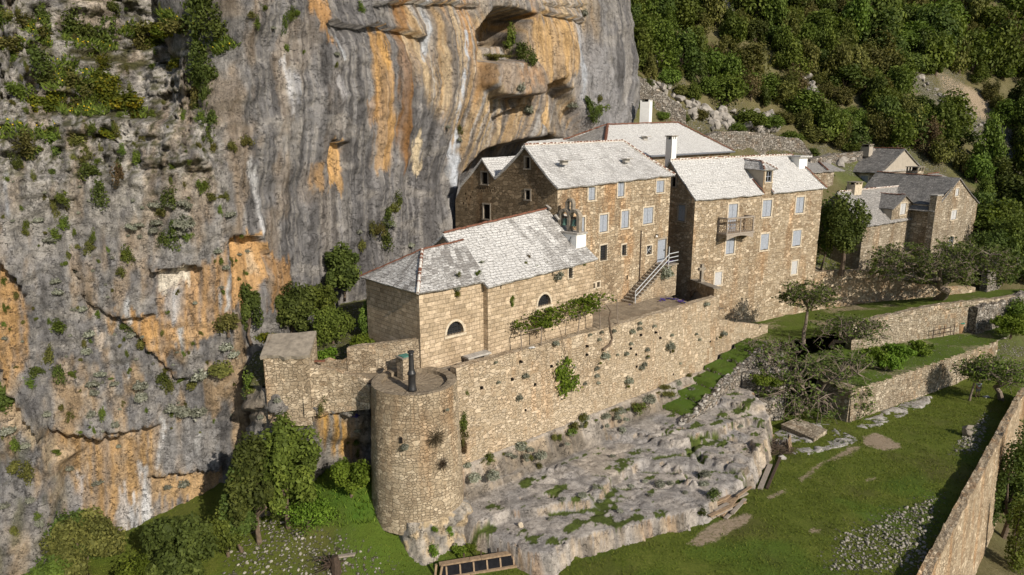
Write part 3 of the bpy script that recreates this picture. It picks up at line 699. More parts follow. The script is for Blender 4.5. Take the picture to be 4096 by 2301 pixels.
msk[..., 2] = np.maximum(msk[..., 2], .6*ss(.5, .65, fbm(gx/4, gy/4, 108)))
kp = ((gx-GW0[0])*GWk[0]+(gy-GW0[1])*GWk[1]) > .15
kq = kp[:-1, :-1] & kp[1:, 1:] & kp[1:, :-1] & kp[:-1, 1:]
meadow, meadow_b = gridmesh('meadow', G, M['meadow'], extra=msk, keep=kq)

# ---------------------------------------------------------------- bedrock ledges under the retaining wall
ua, ub = np.meshgrid(np.arange(-7.5, 40, .13), np.arange(-14, 1.0, .11), indexing='ij')
n1 = fbm(ua/2.2, ub/2.2, 111, 4)-.5; n2 = fbm(ua/.7, ub/.7, 113, 3)-.5
r1 = np.interp(ua, [-8, -1, 0, 3, 5, 6.5, 10, 12, 14.5, 17.5, 20, 40], [-3.2, -3.2, -3.3, -4.8, -6.3, -5.8, -4.9, -4.6, -5.6, -6.1, -6.3, -6.5])+n1*1.5+n2*.5
blk = (cellblock(ua/1.05+.2*n1, ub*0+1, 115)-.5)
r2 = np.interp(ua, [-8, -3, -1.6, -2+1, 0, 2, 4, 7, 10, 14.5, 17.4, 21, 25, 27, 29, 40], [-3.6, -3.9, -4.6, -7.6, -8.5, -7.9, -8.6, -10, -11, -10.8, -10.5, -9.6, -8.1, -5.6, -4.0, -4])+n1*1.0+blk*1.3*ss(12, 7, ua)+n2*.45
rf = -.55+n1*.8+n2*.3
z = np.full(ua.shape, -20.45)+.1*n2
face = ss(rf+.25, rf-.75, ub)
z1 = -22.15-.06*(-ub)+np.interp(ua, [-8, 0, 8, 14, 18, 22, 28, 40], [-.2, -.1, 0, .05, .2, .45, 1.0, 1.5])
z2 = -22.95+.02*ub+np.interp(ua, [-8, 0, 10, 18, 28, 40], [.05, 0, .1, .25, .2, .1])
zl = -25.2
z = z+(z1-z)*face
k1 = ss(r1+.12, r1-.5, ub)*ss(27, 21, ua); z = z+(z2-z)*k1
k2 = ss(r2+.35, r2-.55-.4*ss(10, 16, ua), ub); z = z+(zl-z)*k2
blk3 = cellblock((ua+ub*.25)/.9, (ub+ua*.2)/1.5, 117)-.5
z += .12*n1*(1-k2)+.05*n2+blk3*.07*(1-k2)*ss(-.6, -1.6, ub)+blk3*.7*k2*(1-ss(.55, .95, k2))
# strata lines and joints that run along the dip
z += .10*np.sin((z*9+ua*.35+n1*4))*ss(-.5, -1.2, ub)*(1-k2)
jo = np.abs(fbm(ua/2.6+ub/6, ub/5, 119, 3)-.5); z -= .28*(1-ss(.0, .035, jo))*ss(-1.5, -3, ub)
rg = ridged(ua/1.5, ub/1.1, 131); z -= .22*np.exp(-rg/.03)*ss(-1.2, -2.4, ub); z += .02*(.3-ridged(ua/.8, ub/.7, 132))
zq = z+.16*n1+.05*n2+.012*ua; fr_ = zq/.6-np.floor(zq/.6); z += .55*((np.floor(zq/.6)+ss(.0, .16, fr_))*.6-zq)*ss(-.5, -1.2, ub)*(1-k2*.6)
end = ss(26.5, 30.5, ua+.25*ub); z += (-25.0-z)*end*ss(-.6, -3.2, ub); z += (-25.6-z)*ss(-1.6, -3.0, ua+.4*n1)
BR = WF.p+WF.d*ua[..., None]+WF.k*ub[..., None]; BR[..., 2] = z
bx, by = projarr(BR)
col = np.ones(ua.shape+(3,))*A(.375, .34, .305)
gs = np.gradient(z, axis=1)/.11; steep = ss(.7, 2.0, np.abs(gs))
blend(ss(.4, .65, fbm(ua/1.8, ub/1.8, 121, 4))*.8, (.27, .255, .245)); blend(ss(.55, .7, fbm(ua/3+5, ub/3, 122, 4))*.6, (.44, .375, .30))
blend(ss(-1.0, -.3, ub)*.3, (.36, .30, .22))
blend(steep*(1-k2)*ss(.4, .6, fbm(ua/1.2, ub/5, 123, 4))*.7, (.36, .27, .17)); blend(steep*ss(.52, .66, fbm(ua/.8, ub/4, 124, 4))*.75, (.11, .10, .09))
blend(steep*ss(.63, .72, fbm(ua/.9+9, ub/4, 125, 3))*.5, (.32, .19, .09))
blend(ss(-6, -2.5, ub)*ss(-2, -4, ub)*ss(10, 4, ua)*ss(-1, 1, ua)*ss(.45, .6, fbm(ua/1.3, ub/.5, 126, 4))*.8, (.13, .12, .11))
sfn = fbm(ua/.35, ub/.3, 133, 3)-.5
soil = ss(.64, .66, fbm(ua/1.6+30, ub/.8, 127, 4)+.22*sfn)*(1-steep)*ss(-1.2, -2.2, ub)
soil = np.maximum(soil, .95*np.exp(-((ub-r1+.55)/.28)**2)*ss(.45, .6, fbm(ua/1.5, ub*0, 128, 3))*ss(21, 19, ua))
soil = np.maximum(soil, ss(.1, -.1, sfn)*polymask(ua, ub, [(8.5, -4.2), (13, -3.5), (14, -4.5), (10, -5.2)], .5)); soil = np.maximum(soil, polymask(ua, ub, [(16.5, -6.3), (23, -4.6), (24, -5.6), (19, -7.4)], .6)*ss(.46, .54, fbm(ua/.9, ub/.6, 129)+.3*sfn))
soil = np.maximum(soil, .9*ss(.03, .0, jo)*ss(-3, -5, ub)*ss(.5, .6, fbm(ua/2, ub/2, 130)))
soil = ss(.4, .6, soil+.5*sfn)*ss(-1.3, -1.9, ub); blend(soil, (.075, .10, .02))
blend(face*ss(-2.0, -1.0, ub)*(.6+.4*ss(.4, .6, fbm(ua/1.6, ub/2, 134, 4))), (.16, .138, .112))
kp = z > -25.0
kq = kp[:-1, :-1] | kp[1:, 1:] | kp[1:, :-1] | kp[:-1, 1:]
bedrock, bedrock_b = gridmesh('bedrock', BR, M['bedrock'], col=col, keep=kq, smooth=False)

# rock plinth that carries the bastion
th, pz = np.meshgrid(np.linspace(math.radians(215), math.radians(400), 120), np.arange(-25.6, -21.55, .1), indexing='ij')
tc = A(-5.8, 38.35)
rr = 3.0+.30*(-21.4-pz)-.5*ridged(th*4, pz/1.2, 147)+.5*(fbm(th*3, pz/1.3, 141, 4)-.5)*2+.35*(cellblock(th*5, pz/.9, 143)-.5)+.12*(fbm(th*14, pz*2, 144, 3)-.5)
rr = 2.3+(rr-2.3)*ss(math.radians(240), math.radians(275), th); rr = np.where(pz > -21.7, 2.3, rr)
PL = np.stack([tc[0]+rr*np.cos(th), tc[1]+rr*np.sin(th), pz], -1)
col = np.ones(th.shape+(3,))*A(.33, .295, .25); s1 = fbm(th*7, pz/1.6, 145, 4)
blend(ss(.5, .65, s1)*.7, (.20, .19, .18)); blend(ss(.52, .64, fbm(th*5+7, pz/.8, 146, 4))*.75, (.46, .35, .21))
plinth, plinth_b = gridmesh('rock_base', PL, M['bedrock'], col=col)

# flat slabs of rock showing through the turf by the garden wall
def slabpatch(poly, zc, seed):
    q = np.array([zp(x, y, zc)[:2] for x, y in poly]); x0, y0 = q.min(0)-.3; x1, y1 = q.max(0)+.3
    X, Y = np.meshgrid(np.arange(x0, x1, .16), np.arange(y0, y1, .16), indexing='ij')
    m = polymask(X+.8*(fbm(X/1.2, Y/1.2, seed)-.5), Y+.8*(fbm(X/1.2, Y/1.2, seed+1)-.5), q, .35)
    jt = np.abs(fbm(X/1.3, Y/1.3, seed+2, 3)-.5)
    Zp = mz_(X, Y)-.45+m*(.52+.16*(cellblock(X/1.1, Y/.9, seed+3)-.5)+.16*(fbm(X/.6, Y/.6, seed+4)-.5))-.25*(1-ss(0, .045, jt))*m
    P = np.stack([X, Y, Zp], -1); global col
    col = np.ones(X.shape+(3,))*A(.40, .375, .345); blend(ss(.45, .6, fbm(X/.8, Y/.8, seed+5, 4))*.6, (.29, .275, .26)); blend((1-ss(0, .05, jt)), (.07, .085, .025))
    kk = (Zp > mz_(X, Y)-.42); kk = kk[:-1, :-1] | kk[1:, 1:]
    return gridmesh('bedrock', P, M['bedrock'], col=col, keep=kk)
slab_b = [slabpatch([(3090, 1720), (3180, 1670), (3330, 1690), (3440, 1740), (3420, 1770), (3330, 1800), (3210, 1830), (3110, 1800)], -24.1, 151)[1],
          slabpatch([(3400, 1700), (3560, 1620), (3650, 1570), (3740, 1570), (3700, 1630), (3560, 1690), (3480, 1720)], -24.4, 161)[1]]

# ---------------------------------------------------------------- hillside
hz_ = rbf([(13.7, 98, 9.5), (25, 100, 3.6), (48, 105, -2.3), (86, 115, -6.5), (124, 165, 34), (64, 140, 27), (15, 118, 24), (30, 120, 17), (100, 140, 13), (70, 112, -2), (55, 100, -8.5), (40, 92, -9.5), (26, 90, -6), (15, 90, -3), (9, 90, 2),
           (36, 83, -14.6), (50, 86, -14.6), (60, 84, -16), (45, 77.5, -22), (30, 76, -20), (22, 71, -22), (10, 60, -25), (36, 66, -27), (30, 58, -28), (52, 72, -24), (62, 76, -22), (75, 84, -18), (75, 95, -14), (95, 98, -15), (100, 80, -24), (70, 60, -34), (48, 50, -34), (35, 38, -34), (60, 40, -38), (20, 50, -30), (0, 30, -32), (-30, 30, -32), (-60, 60, -30), (-20, 90, -10),
           (0, 150, 38), (64, 200, 60), (140, 220, 62), (200, 160, 25), (220, 100, -5), (150, 110, 0), (160, 60, -36), (-60, 150, 40), (-60, 220, 75), (240, 240, 70), (0, 240, 80), (120, 20, -45), (-100, 30, -38), (0, -60, -45), (240, -60, -60), (-140, 240, 80), (-140, -60, -45)])
def hz(X, Y): return hz_(X, Y)+1.6*(fbm(X/9, Y/9, 171, 4)-.5)+.5*(fbm(X/2.5, Y/2.5, 173, 3)-.5)
def ladder(lo, hi, a, b, fine, coarse):
    return np.concatenate([np.arange(lo, a, coarse), np.arange(a, b, fine), np.arange(b, hi, coarse)])
hx, hy = np.meshgrid(ladder(-140, 240, 0, 150, .9, 6), ladder(-60, 240, 36, 172, .9, 6), indexing='ij')
HZ = hz(hx, hy); H = np.stack([hx, hy, HZ], -1); sx, sy = projarr(H)
# rock steps on the lower slope
stp = polymask(sx, sy, [(2640, 470), (2820, 430), (3120, 440), (3100, 620), (2750, 540)], 40)*(hy > 80)
HZ += stp*1.1*(np.floor(HZ/1.6)*1.6-HZ)*.8
H[..., 2] = HZ
hm = np.zeros(hx.shape+(3,)); wsx = sx+60*(fbm(hx/6, hy/6, 175)-.5); wsy = sy+40*(fbm(hx/6, hy/6, 176)-.5)
far = hy > 78
for poly, a_, f in [([(3600, 250), (3720, 310), (3830, 420), (3960, 480), (4120, 560), (4200, 760), (4000, 700), (3890, 560), (3760, 440), (3640, 370)], .85, 25), ([(2640, 450), (2900, 400), (3130, 450), (3110, 560), (3300, 600), (3300, 650), (2750, 560)], .62, 30),
                    ([(3190, 270), (3290, 300), (3280, 400), (3160, 360)], .6, 30), ([(2870, -20), (3000, 20), (2960, 90), (2850, 60)], .7, 25), ([(2590, 210), (2700, 230), (2700, 290), (2580, 260)], .6, 25), ([(3700, 570), (3520, 600), (3560, 520), (3700, 520)], .6, 25)]:
    hm[..., 0] = np.maximum(hm[..., 0], a_*polymask(wsx, wsy, poly, f)*far)
hm[..., 1] = np.maximum(hm[..., 1], .62*polymask(wsx, wsy, [(3700, 240), (3900, 330), (4100, 500), (4120, 640), (3960, 560), (3800, 420)], 25)*far)
hm[..., 0] = np.maximum(hm[..., 0], .52*ss(.55, .7, fbm(hx/8, hy/8, 177)))
hm[..., 2] = .5*ss(.5, .7, fbm(hx/12, hy/12, 178))
hillside, hill_b = gridmesh('hillside', H, M['slope'], extra=hm)
# valley floor out to the horizon
vf = MB(); vf.add([(-2500, -2500, -70), (2500, -2500, -70), (2500, 2500, -70), (-2500, 2500, -70)], [(0, 1, 2, 3)])
t = NT('valley_ground'); p_ = t.obj(); t.col(t.ramp(t.noise(p_, .01, 6).outputs[0], [(.35, (.04, .06, .02)), (.65, (.11, .10, .05))])); M['valley'] = t.m
o = vf.build('ground', M['valley']); o['kind'] = 'structure'
# sunken path outside the boundary wall
pm = MB(); pts = [(36.5, 40), (41, 47), (46, 53), (52, 60), (60, 68)]
for (x0, y0), (x1, y1) in zip(pts[:-1], pts[1:]):
    z0 = float(hz(x0, y0)); z1_ = float(hz(x1, y1))
    for a_ in range(6):
        ta, tb = a_/6, (a_+1)/6; P0 = A(x0+(x1-x0)*ta, y0+(y1-y0)*ta, 0); P1 = A(x0+(x1-x0)*tb, y0+(y1-y0)*tb, 0); kk = A(.75, -.66, 0)
        qs = [P0-kk*.2, P0+kk*3, P1+kk*3, P1-kk*.2]
        pm.add([(q[0], q[1], float(hz(q[0], q[1]))+.35) for q in qs], [(0, 1, 2, 3)])
M['path'] = flatmat('path_dirt', (.40, .29, .18), .95, .25, 3)
o = pm.build('path', M['path']); o['kind'] = 'structure'

# ---------------------------------------------------------------- upper garden terraces (beds between the walls)
def patch(name, poly, mat, mk, sp=.4, amp=.12, seed=0):
    """poly: (X,Y,z) outline -> soft bed with its own relief"""
    q = np.array(poly, float); f = rbf(q); x0, y0 = q[:, :2].min(0); x1, y1 = q[:, :2].max(0)
    X, Y = np.meshgrid(np.arange(x0, x1+sp, sp), np.arange(y0, y1+sp, sp), indexing='ij')
    Z = f(X, Y)+amp*2*(fbm(X/1.6, Y/1.6, 181+seed, 4)-.5)
    m = polymask(X, Y, q[:, :2], .01) > .5
    kk = m[:-1, :-1] | m[1:, 1:] | m[1:, :-1] | m[:-1, 1:]
    ms = np.zeros(X.shape+(3,)); ms[..., 0] = mk[0]; ms[..., 1] = mk[1]*ss(.3, .7, fbm(X/3, Y/3, 191+seed)); ms[..., 2] = mk[2]
    return gridmesh(name, np.stack([X, Y, Z], -1), mat, extra=ms, keep=kk)[1]
bedA_b = patch('garden_bed', [(28.9, 55.2, -21.2), (52, 70, -21.1), (60, 76, -20.8), (52, 74.4, -21), (48, 72.2, -21.1), (37, 67.3, -21.1), (30, 64.5, -21.0), (26.2, 60, -20.9)], M['bed'], (.2, .5, .6), seed=1)
bedB_b = patch('garden_bed', [(36.2, 67.0, -18.5), (45.6, 70.9, -18.1), (56, 75.2, -18.2), (66, 80, -18), (64, 84, -18), (49, 78.4, -18.6), (34.6, 76.6, -19.6), (20.2, 66.8, -19.2), (17.2, 63.2, -19.0), (24, 62.6, -19.4), (30, 64.6, -19.2)], M['bed'], (.1, .55, .35), seed=2)
yard_b = patch('yard', [(35, 76.9, -15.4), (49.2, 78.6, -16.6), (64, 83.5, -15.5), (70, 95, -12), (58, 103, -8.5), (42, 98, -8.8), (34, 92, -10.5), (30, 84, -13.2)], M['bed'], (.45, .7, .0), seed=3)
# grass steps between the retaining wall and the dry-stone wall
for i in range(6):
    a0 = 19.4+i*2.45; zt = -21.6+i*.5
    X = np.linspace(0, 1, 14)[:, None]; Y = np.linspace(0, 1, 18)[None, :]
    uu = a0+X*2.7+.3*(vn(Y*4, Y*0+i, 7)-.5); w0 = -.35+0*uu; w1 = np.interp(uu, [18, 22, 26.4, 30.5, 34.5], [-4.0, -3.6, -3.0, -2.5, -2.1]); vv = w0+(w1-w0)*Y
    zz_ = zt+.16*(fbm(uu/.8, vv/.8, 201+i)-.5)+.12*X; zz_ = np.where(X < .08, zt-.6, zz_)+0*Y
    P = WF.p+WF.d*uu[..., None]+WF.k*vv[..., None]; P[..., 2] = zz_
    ms = np.zeros(uu.shape+(3,)); ms[..., 2] = .8; ms[..., 1] = .25; ms[..., 0] = np.where(X < .14, .95, .12)
    b_ = gridmesh('grass_steps', P, M['bed'], extra=ms)[1]
    if i == 2: steps_b = b_
# ================================================================== BUILDINGS
def wall(mb, fr, poly, holes=(), depth=.24, b=0.0):
    loops = [[Vector((u, z, 0)) for u, z in poly]]+[[Vector((u, z, 0)) for u, z in h] for h in holes]
    flatp = [p for l in loops for p in l]
    tris = geometry.tessellate_polygon(loops)
    vs = [fr.w(p.x, b, p.y) for p in flatp]; fs = []
    for t3 in tris:
        a_, b_, c_ = (flatp[i] for i in t3)
        ar = (b_.x-a_.x)*(c_.y-a_.y)-(c_.x-a_.x)*(b_.y-a_.y)
        if abs(ar) < 1e-9: continue
        fs.append(tuple(t3) if ar > 0 else tuple(t3)[::-1])
    mb.add(vs, fs)
    for h in holes:
        n = len(h)
        for i in range(n):
            (u0, z0), (u1, z1) = h[i], h[(i+1) % n]
            mb.add([fr.w(u0, b, z0), fr.w(u1, b, z1), fr.w(u1, b+depth, z1), fr.w(u0, b+depth, z0)], [(0, 1, 2, 3)])
    return mb
def fbox(mb, fr, u0, u1, b0, b1, z0, z1):
    return mb.obox(fr.w(u0, b0, z0), fr.d*(u1-u0), fr.k*(b1-b0), A(0, 0, z1-z0))
def pxr(fr, x0, y0, x1, y1, b=0):
    xc, yc = (x0+x1)/2, (y0+y1)/2
    return (fr.uz(x0, yc, b)[0], fr.uz(x1, yc, b)[0], fr.uz(xc, y1, b)[1], fr.uz(xc, y0, b)[1])
def rect(r, e=0.0): return [(r[0]-e, r[2]-e), (r[1]+e, r[2]-e), (r[1]+e, r[3]+e), (r[0]-e, r[3]+e)]
def window(parent, fr, r, kind='shutter', b=0.0, name='window', trim='surround', tw=.14, label=None, smat=None):
    u0, u1, z0, z1 = r; f = MB()
    fbox(f, fr, u0-tw, u0, b-.045, b+.12, z0-.02, z1); fbox(f, fr, u1, u1+tw, b-.045, b+.12, z0-.02, z1)
    fbox(f, fr, u0-tw-.01, u1+tw+.01, b-.05, b+.12, z1, z1+tw); fbox(f, fr, u0-tw-.04, u1+tw+.04, b-.09, b+.12, z0-tw, z0-.02)
    w_ = f.build(name, M[trim], parent)
    if label: w_['label'] = label
    if kind in ('shutter', 'half'):
        um = (u0+u1)/2
        for k, (a_, c_) in enumerate(((u0+.01, um-.012), (um+.012, u1-.01))):
            s = MB()
            if kind == 'half' and k == 1:      # right leaf swung inwards a little
                s.obox(fr.w(a_, b+.1, z0+.05), fr.d*(c_-a_)+fr.k*-.10, fr.k*.03, A(0, 0, z1-z0-.06))
            else:
                np_ = 3; wd = (c_-a_)/np_
                for q in range(np_): fbox(s, fr, a_+q*wd+.004, a_+(q+1)*wd-.004, b+.045+.004*q, b+.085, z0+.01, z1-.01)
                for zz2 in (z0+.2*(z1-z0), z0+.82*(z1-z0)): fbox(s, fr, a_+.02, c_-.02, b+.03, b+.044, zz2-.03, zz2+.03)
            s.build('shutter', M[smat or 'shutter'], w_)
        d_ = MB(); d_.add([fr.w(u0, b+.2, z0), fr.w(u1, b+.2, z0), fr.w(u1, b+.2, z1), fr.w(u0, b+.2, z1)], [(0, 1, 2, 3)]); d_.build('pane', M['dark'], w_)
    elif kind == 'louver':
        s = MB(); n = max(5, int((z1-z0)/.09)); hh = (z1-z0)/n
        for q in range(n): s.obox(fr.w(u0+.01, b+.06, z0+q*hh+.008), fr.d*(u1-u0-.02), fr.k*-.05-A(0, 0, .03), A(0, 0, hh*.8))
        s.build('shutter', M['louver'], w_)
    elif kind in ('grille', 'dark', 'cross', 'glazed'):
        d_ = MB(); d_.add([fr.w(u0, b+.2, z0), fr.w(u1, b+.2, z0), fr.w(u1, b+.2, z1), fr.w(u0, b+.2, z1)], [(0, 1, 2, 3)]); d_.build('pane', M['glass' if kind != 'dark' else 'dark'], w_)
        if kind == 'grille':
            g = MB(); n = max(2, round((u1-u0)/.17))
            for q in range(1, n+1):
                u = u0+(u1-u0)*q/(n+1); g.tube([fr.w(u, b-.16, z0-.06), fr.w(u, b-.16, z1+.06)], .02, 4)
            m_ = max(3, round((z1-z0)/.2))
            for q in range(m_+1):
                zz2 = z0+(z1-z0)*q/m_; g.tube([fr.w(u0-.06, b-.16, zz2), fr.w(u1+.06, b-.16, zz2)], .018, 4)
            g.build('grille', M['iron'], w_)
        if kind == 'cross':
            g = MB(); g.tube([fr.w(u0, b+.03, z0), fr.w(u1, b+.03, z1)], .022, 4); g.tube([fr.w(u0, b+.05, z1), fr.w(u1, b+.05, z0)], .022, 4)
            fbox(g, fr, u0, u1, b+.06, b+.10, (z0+z1)/2-.02, (z0+z1)/2+.02); g.build('grille', M['rail'], w_)
        if kind == 'glazed':
            g = MB()
            for uu in (u0+.02, (u0+u1)/2, u1-.02): fbox(g, fr, uu-.03, uu+.03, b+.08, b+.14, z0, z1)
            for zz2 in (z0+.03, (z0+z1)/2, z1-.03): fbox(g, fr, u0, u1, b+.075, b+.13, zz2-.03, zz2+.03)
            g.build('sash', M['shutter'], w_)
    return w_
def roof_face(mb, q, sag=.1, thick=.13, jit=.03, seed=0, step=.55):
    p00, p10, p11, p01 = [np.asarray(p, float) for p in q]
    nu = max(3, int(max(np.linalg.norm(p10-p00), np.linalg.norm(p11-p01))/step)); nv = max(3, int(np.linalg.norm(p01-p00)/step))
    S, T_ = np.meshgrid(np.linspace(0, 1, nu+1), np.linspace(0, 1, nv+1), indexing='ij')
    P = (p00*((1-S)*(1-T_))[..., None]+p10*(S*(1-T_))[..., None]+p11*(S*T_)[..., None]+p01*((1-S)*T_)[..., None])
    nn = np.cross(p10-p00, (p01+p11)/2-p00); nn = nn/np.linalg.norm(nn); nn = nn if nn[2] > 0 else -nn
    e = (np.minimum(T_, 1-T_)*4).clip(0, 1)
    P[..., 2] -= sag*np.sin(np.pi*np.clip(T_, 0, 1))
    P += nn*((fbm(P[..., 0]*.9+seed, P[..., 1]*.9, 301+seed, 3)-.5)*2*jit*1.6)[..., None]
    ed = rng.normal(0, jit, nu+1); sl = (p00-p01)/(np.linalg.norm(p00-p01)+1e-9)
    P[:, 0] += sl*ed[:, None]
    lo = P-nn*thick; n, m = P.shape[:2]; o = len(mb.v)
    vs = np.concatenate([P.reshape(-1, 3), lo.reshape(-1, 3)]); N = n*m; idx = np.arange(N).reshape(n, m); fs = []
    for i in range(n-1):
        for j in range(m-1):
            fs.append((idx[i, j], idx[i+1, j], idx[i+1, j+1], idx[i, j+1])); fs.append(tuple(N+k for k in (idx[i, j], idx[i, j+1], idx[i+1, j+1], idx[i+1, j])))
    bd = [idx[i, 0] for i in range(n)]+[idx[n-1, j] for j in range(1, m)]+[idx[i, m-1] for i in range(n-2, -1, -1)]+[idx[0, j] for j in range(m-2, 0, -1)]
    for a_, b_ in zip(bd, bd[1:]+bd[:1]): fs.append((b_, a_, a_+N, b_+N))
    return mb.add(vs, [tuple(int(k) for k in f) for f in fs])
def ridge(parent, pts, r=.11, seg=.42, name='ridge_tiles', mat='tile', mortar=True):
    t_ = MB(); m_ = MB()
    for p0, p1 in zip(pts[:-1], pts[1:]):
        p0, p1 = A(*p0), A(*p1); L = np.linalg.norm(p1-p0); n = max(1, int(L/seg)); d = (p1-p0)/L
        s_ = np.cross(d, A(0, 0, 1)); s_ /= np.linalg.norm(s_); up = np.cross(s_, d)
        for i in range(n):
            a_ = p0+d*(L*i/n); b_ = p0+d*(L*(i+1)/n-(.09 if mortar else .03)); vs = []
            off = rng.normal(0, .015)
            for q, rr in ((a_, r*.9), (b_, r*1.12)):
                for k in range(6):
                    an = math.pi*k/5; vs.append(q+s_*rr*math.cos(an)+up*(rr*math.sin(an)*.9+off))
            t_.add(vs, [(k, k+1, 7+k, 6+k) for k in range(5)]+[tuple(range(6))[::-1], tuple(range(6, 12))])
    t_.build(name, M[mat], parent)
    if mortar: m_.tube([A(*p) for p in pts], r*.93, 8); m_.build('mortar_bed', M['mortar'], parent)
def chimney(parent, c, sx, sy, z0, z1, ang, mat='white', name='chimney', cap='oldstone', hole=.3):
    s = MB(); d = dv(ang); k = dv(ang+90); c = A(c[0], c[1], 0); zt = z1-hole-.1
    s.obox(c-d*sx/2-k*sy/2+A(0, 0, z0), d*sx, k*sy, A(0, 0, zt-z0))
    ch = s.build(name, M[mat], parent)
    p = MB(); w = .16
    for i in (0, .5, 1):
        for j in (0, 1):
            o_ = c-d*sx/2-k*sy/2+d*((sx-w)*i)+k*((sy-w)*j)+A(0, 0, zt); MB().obox(o_, d*w, k*w, A(0, 0, hole)).build('vent_post', M[mat], ch)
    o_ = c-d*(sx/2-w)-k*(sy/2-w)+A(0, 0, zt+.001); 
    q = MB(); q.obox(c-d*(sx/2-.05)-k*.04+A(0, 0, zt), d*(sx-.1), k*.08, A(0, 0, hole)); q.build('flue', M['dark'], ch)
    e = .1; q = MB(); q.obox(c-d*(sx/2+e)-k*(sy/2+e)+A(0, 0, zt+hole), d*(sx+2*e), k*(sy+2*e), A(0, 0, .09)); q.build('cap', M[cap], ch)
    return ch
def Z1(u, v): return (1800+.4837*u, 500+.4837*v)
def Z2(u, v): return (2500+.4837*u, 450+.4837*v)
def Z3(u, v): return (3000+.4837*u, 450+.4837*v)
def Z4(u, v): return (1300+.4837*u, 900+.4837*v)
def Z5(u, v): return (2200+.4837*u, 900+.4837*v)
def Z6(u, v): return (2900+.4837*u, 1000+.4837*v)
def R_(Z, x0, y0, x1, y1): return (*Z(x0, y0), *Z(x1, y1))

# ---------------------------------------------------------------- chapel with its apse
ch = thing('chapel', 'low chapel of squared stone with hipped apse and slate roof, nearest building to the bastion', 'chapel', CH.w(5, 2, Tz))
def arch_pts(u0, u1, z0, z1, n=12):
    c_ = (u0+u1)/2; r = (u1-u0)/2; h = z1-z0
    return [(u0, z0), (u1, z0)]+[(c_+r*math.cos(math.pi*i/n), z0+.08*h+.92*h*math.sin(math.pi*i/n)) for i in range(0, n+1)]
def arched_window(parent, fr, r, bars=4, name='arched_window'):
    u0, u1, z0, z1 = r; f = MB(); P = arch_pts(*r)[2:]; w = .16; c_ = (u0+u1)/2
    def out(u, z, e): 
        dx, dz_ = u-c_, z-z0; L = math.hypot(dx, dz_) or 1; return (u+dx/L*e, z+dz_/L*e)
    for (a_, b_), (c2, d2) in zip(P[:-1], P[1:]):
        q = [(a_, b_), (c2, d2), out(c2, d2, w), out(a_, b_, w)]
        f.add([fr.w(u, -.05, z) for u, z in q]+[fr.w(u, .1, z) for u, z in q], [(0, 1, 2, 3), (0, 4, 5, 1), (2, 6, 7, 3), (1, 5, 6, 2), (3, 7, 4, 0)])
    fbox(f, fr, u0-w-.03, u1+w+.03, -.08, .1, z0-w, z0-.005)
    w_ = f.build(name, M['surround'], parent)
    g = MB()
    for i in range(1, bars+1):
        u = u0+(u1-u0)*i/(bars+1); zt = z0+(z1-z0)*math.sqrt(max(0, 1-((u-c_)/((u1-u0)/2))**2)); g.tube([fr.w(u, .05, z0), fr.w(u, .05, zt+.1)], .02, 4)
    for i in (1, 2):
        zz2 = z0+(z1-z0)*i*.3; g.tube([fr.w(u0, .05, zz2), fr.w(u1, .05, zz2)], .018, 4)
    g.build('grille', M['iron'], w_)
    pn = MB(); pp = arch_pts(*r); pn.add([fr.w(u, .22, z) for u, z in pp], [tuple(range(len(pp)))]); pn.build('pane', M['glass'], w_)
    return w_
aw1 = pxr(CH, *R_(Z4, 1757, 572, 1865, 668)); sw = pxr(CH, *R_(Z4, 2013, 342, 2041, 430)); sl1 = pxr(CH, *R_(Z4, 1875, 380, 1888, 425)); sl2 = pxr(CH, *R_(Z4, 1448, 490, 1460, 530))
mw = MB(); wall(mw, CH, [(0, Tz-.4), (10.85, Tz-.4), (10.85, -9.02), (5, -9.2), (0, -9.42)], [arch_pts(*aw1), rect(sw, .02), rect(sl1), rect(sl2)], .3)
CL = Frame(CH.w(0, 0, 0), CH.ang-90)
wall(mw, CL, [(-8.7, Tz-.4), (0, Tz-.4), (0, -9.45), (-2.2, -8.15), (-4.35, -6.75), (-6.5, -8.1), (-8.7, -9.4)])
CR = Frame(CH.w(10.85, 0, 0), CH.ang+90); wall(mw, CR, [(0, Tz-.4), (8.7, Tz-.4), (8.7, -9.2), (4.35, -5.85), (0, -9.05)])
wall(mw, Frame(CH.w(10.85, 8.7, 0), CH.ang+180), [(0, Tz-.4), (10.85, Tz-.4), (10.85, -9.4), (0, -9.2)])
wm = mw.build('wall', M['ashlar'], ch)
arched_window(ch, CH, aw1, 5); window(ch, CH, sw, 'grille', name='narrow_window')
for s_ in (sl1, sl2):
    d_ = MB(); d_.add([CH.w(s_[0], .26, s_[2]), CH.w(s_[1], .26, s_[2]), CH.w(s_[1], .26, s_[3]), CH.w(s_[0], .26, s_[3])], [(0, 1, 2, 3)]); d_.build('slit', M['dark'], ch)
rf = MB()
roof_face(rf, [CH.w(-.2, -.3, -9.52), CH.w(11.05, -.3, -9.08), CH.w(10.75, 4.37, -5.56), CH.w(-.2, 4.37, -6.52)], .12, .14, .035, 1)
roof_face(rf, [CH.w(11.05, 9.0, -9.1), CH.w(-.2, 9.0, -9.5), CH.w(-.2, 4.37, -6.52), CH.w(10.75, 4.37, -5.56)], .1, .14, .03, 2)
rf.build('roof', M['roof_c'], ch)
ridge(ch, [CH.w(-.1, 4.37, -6.47), CH.w(10.4, 4.37, -5.54)], .12, .5, mortar=False)
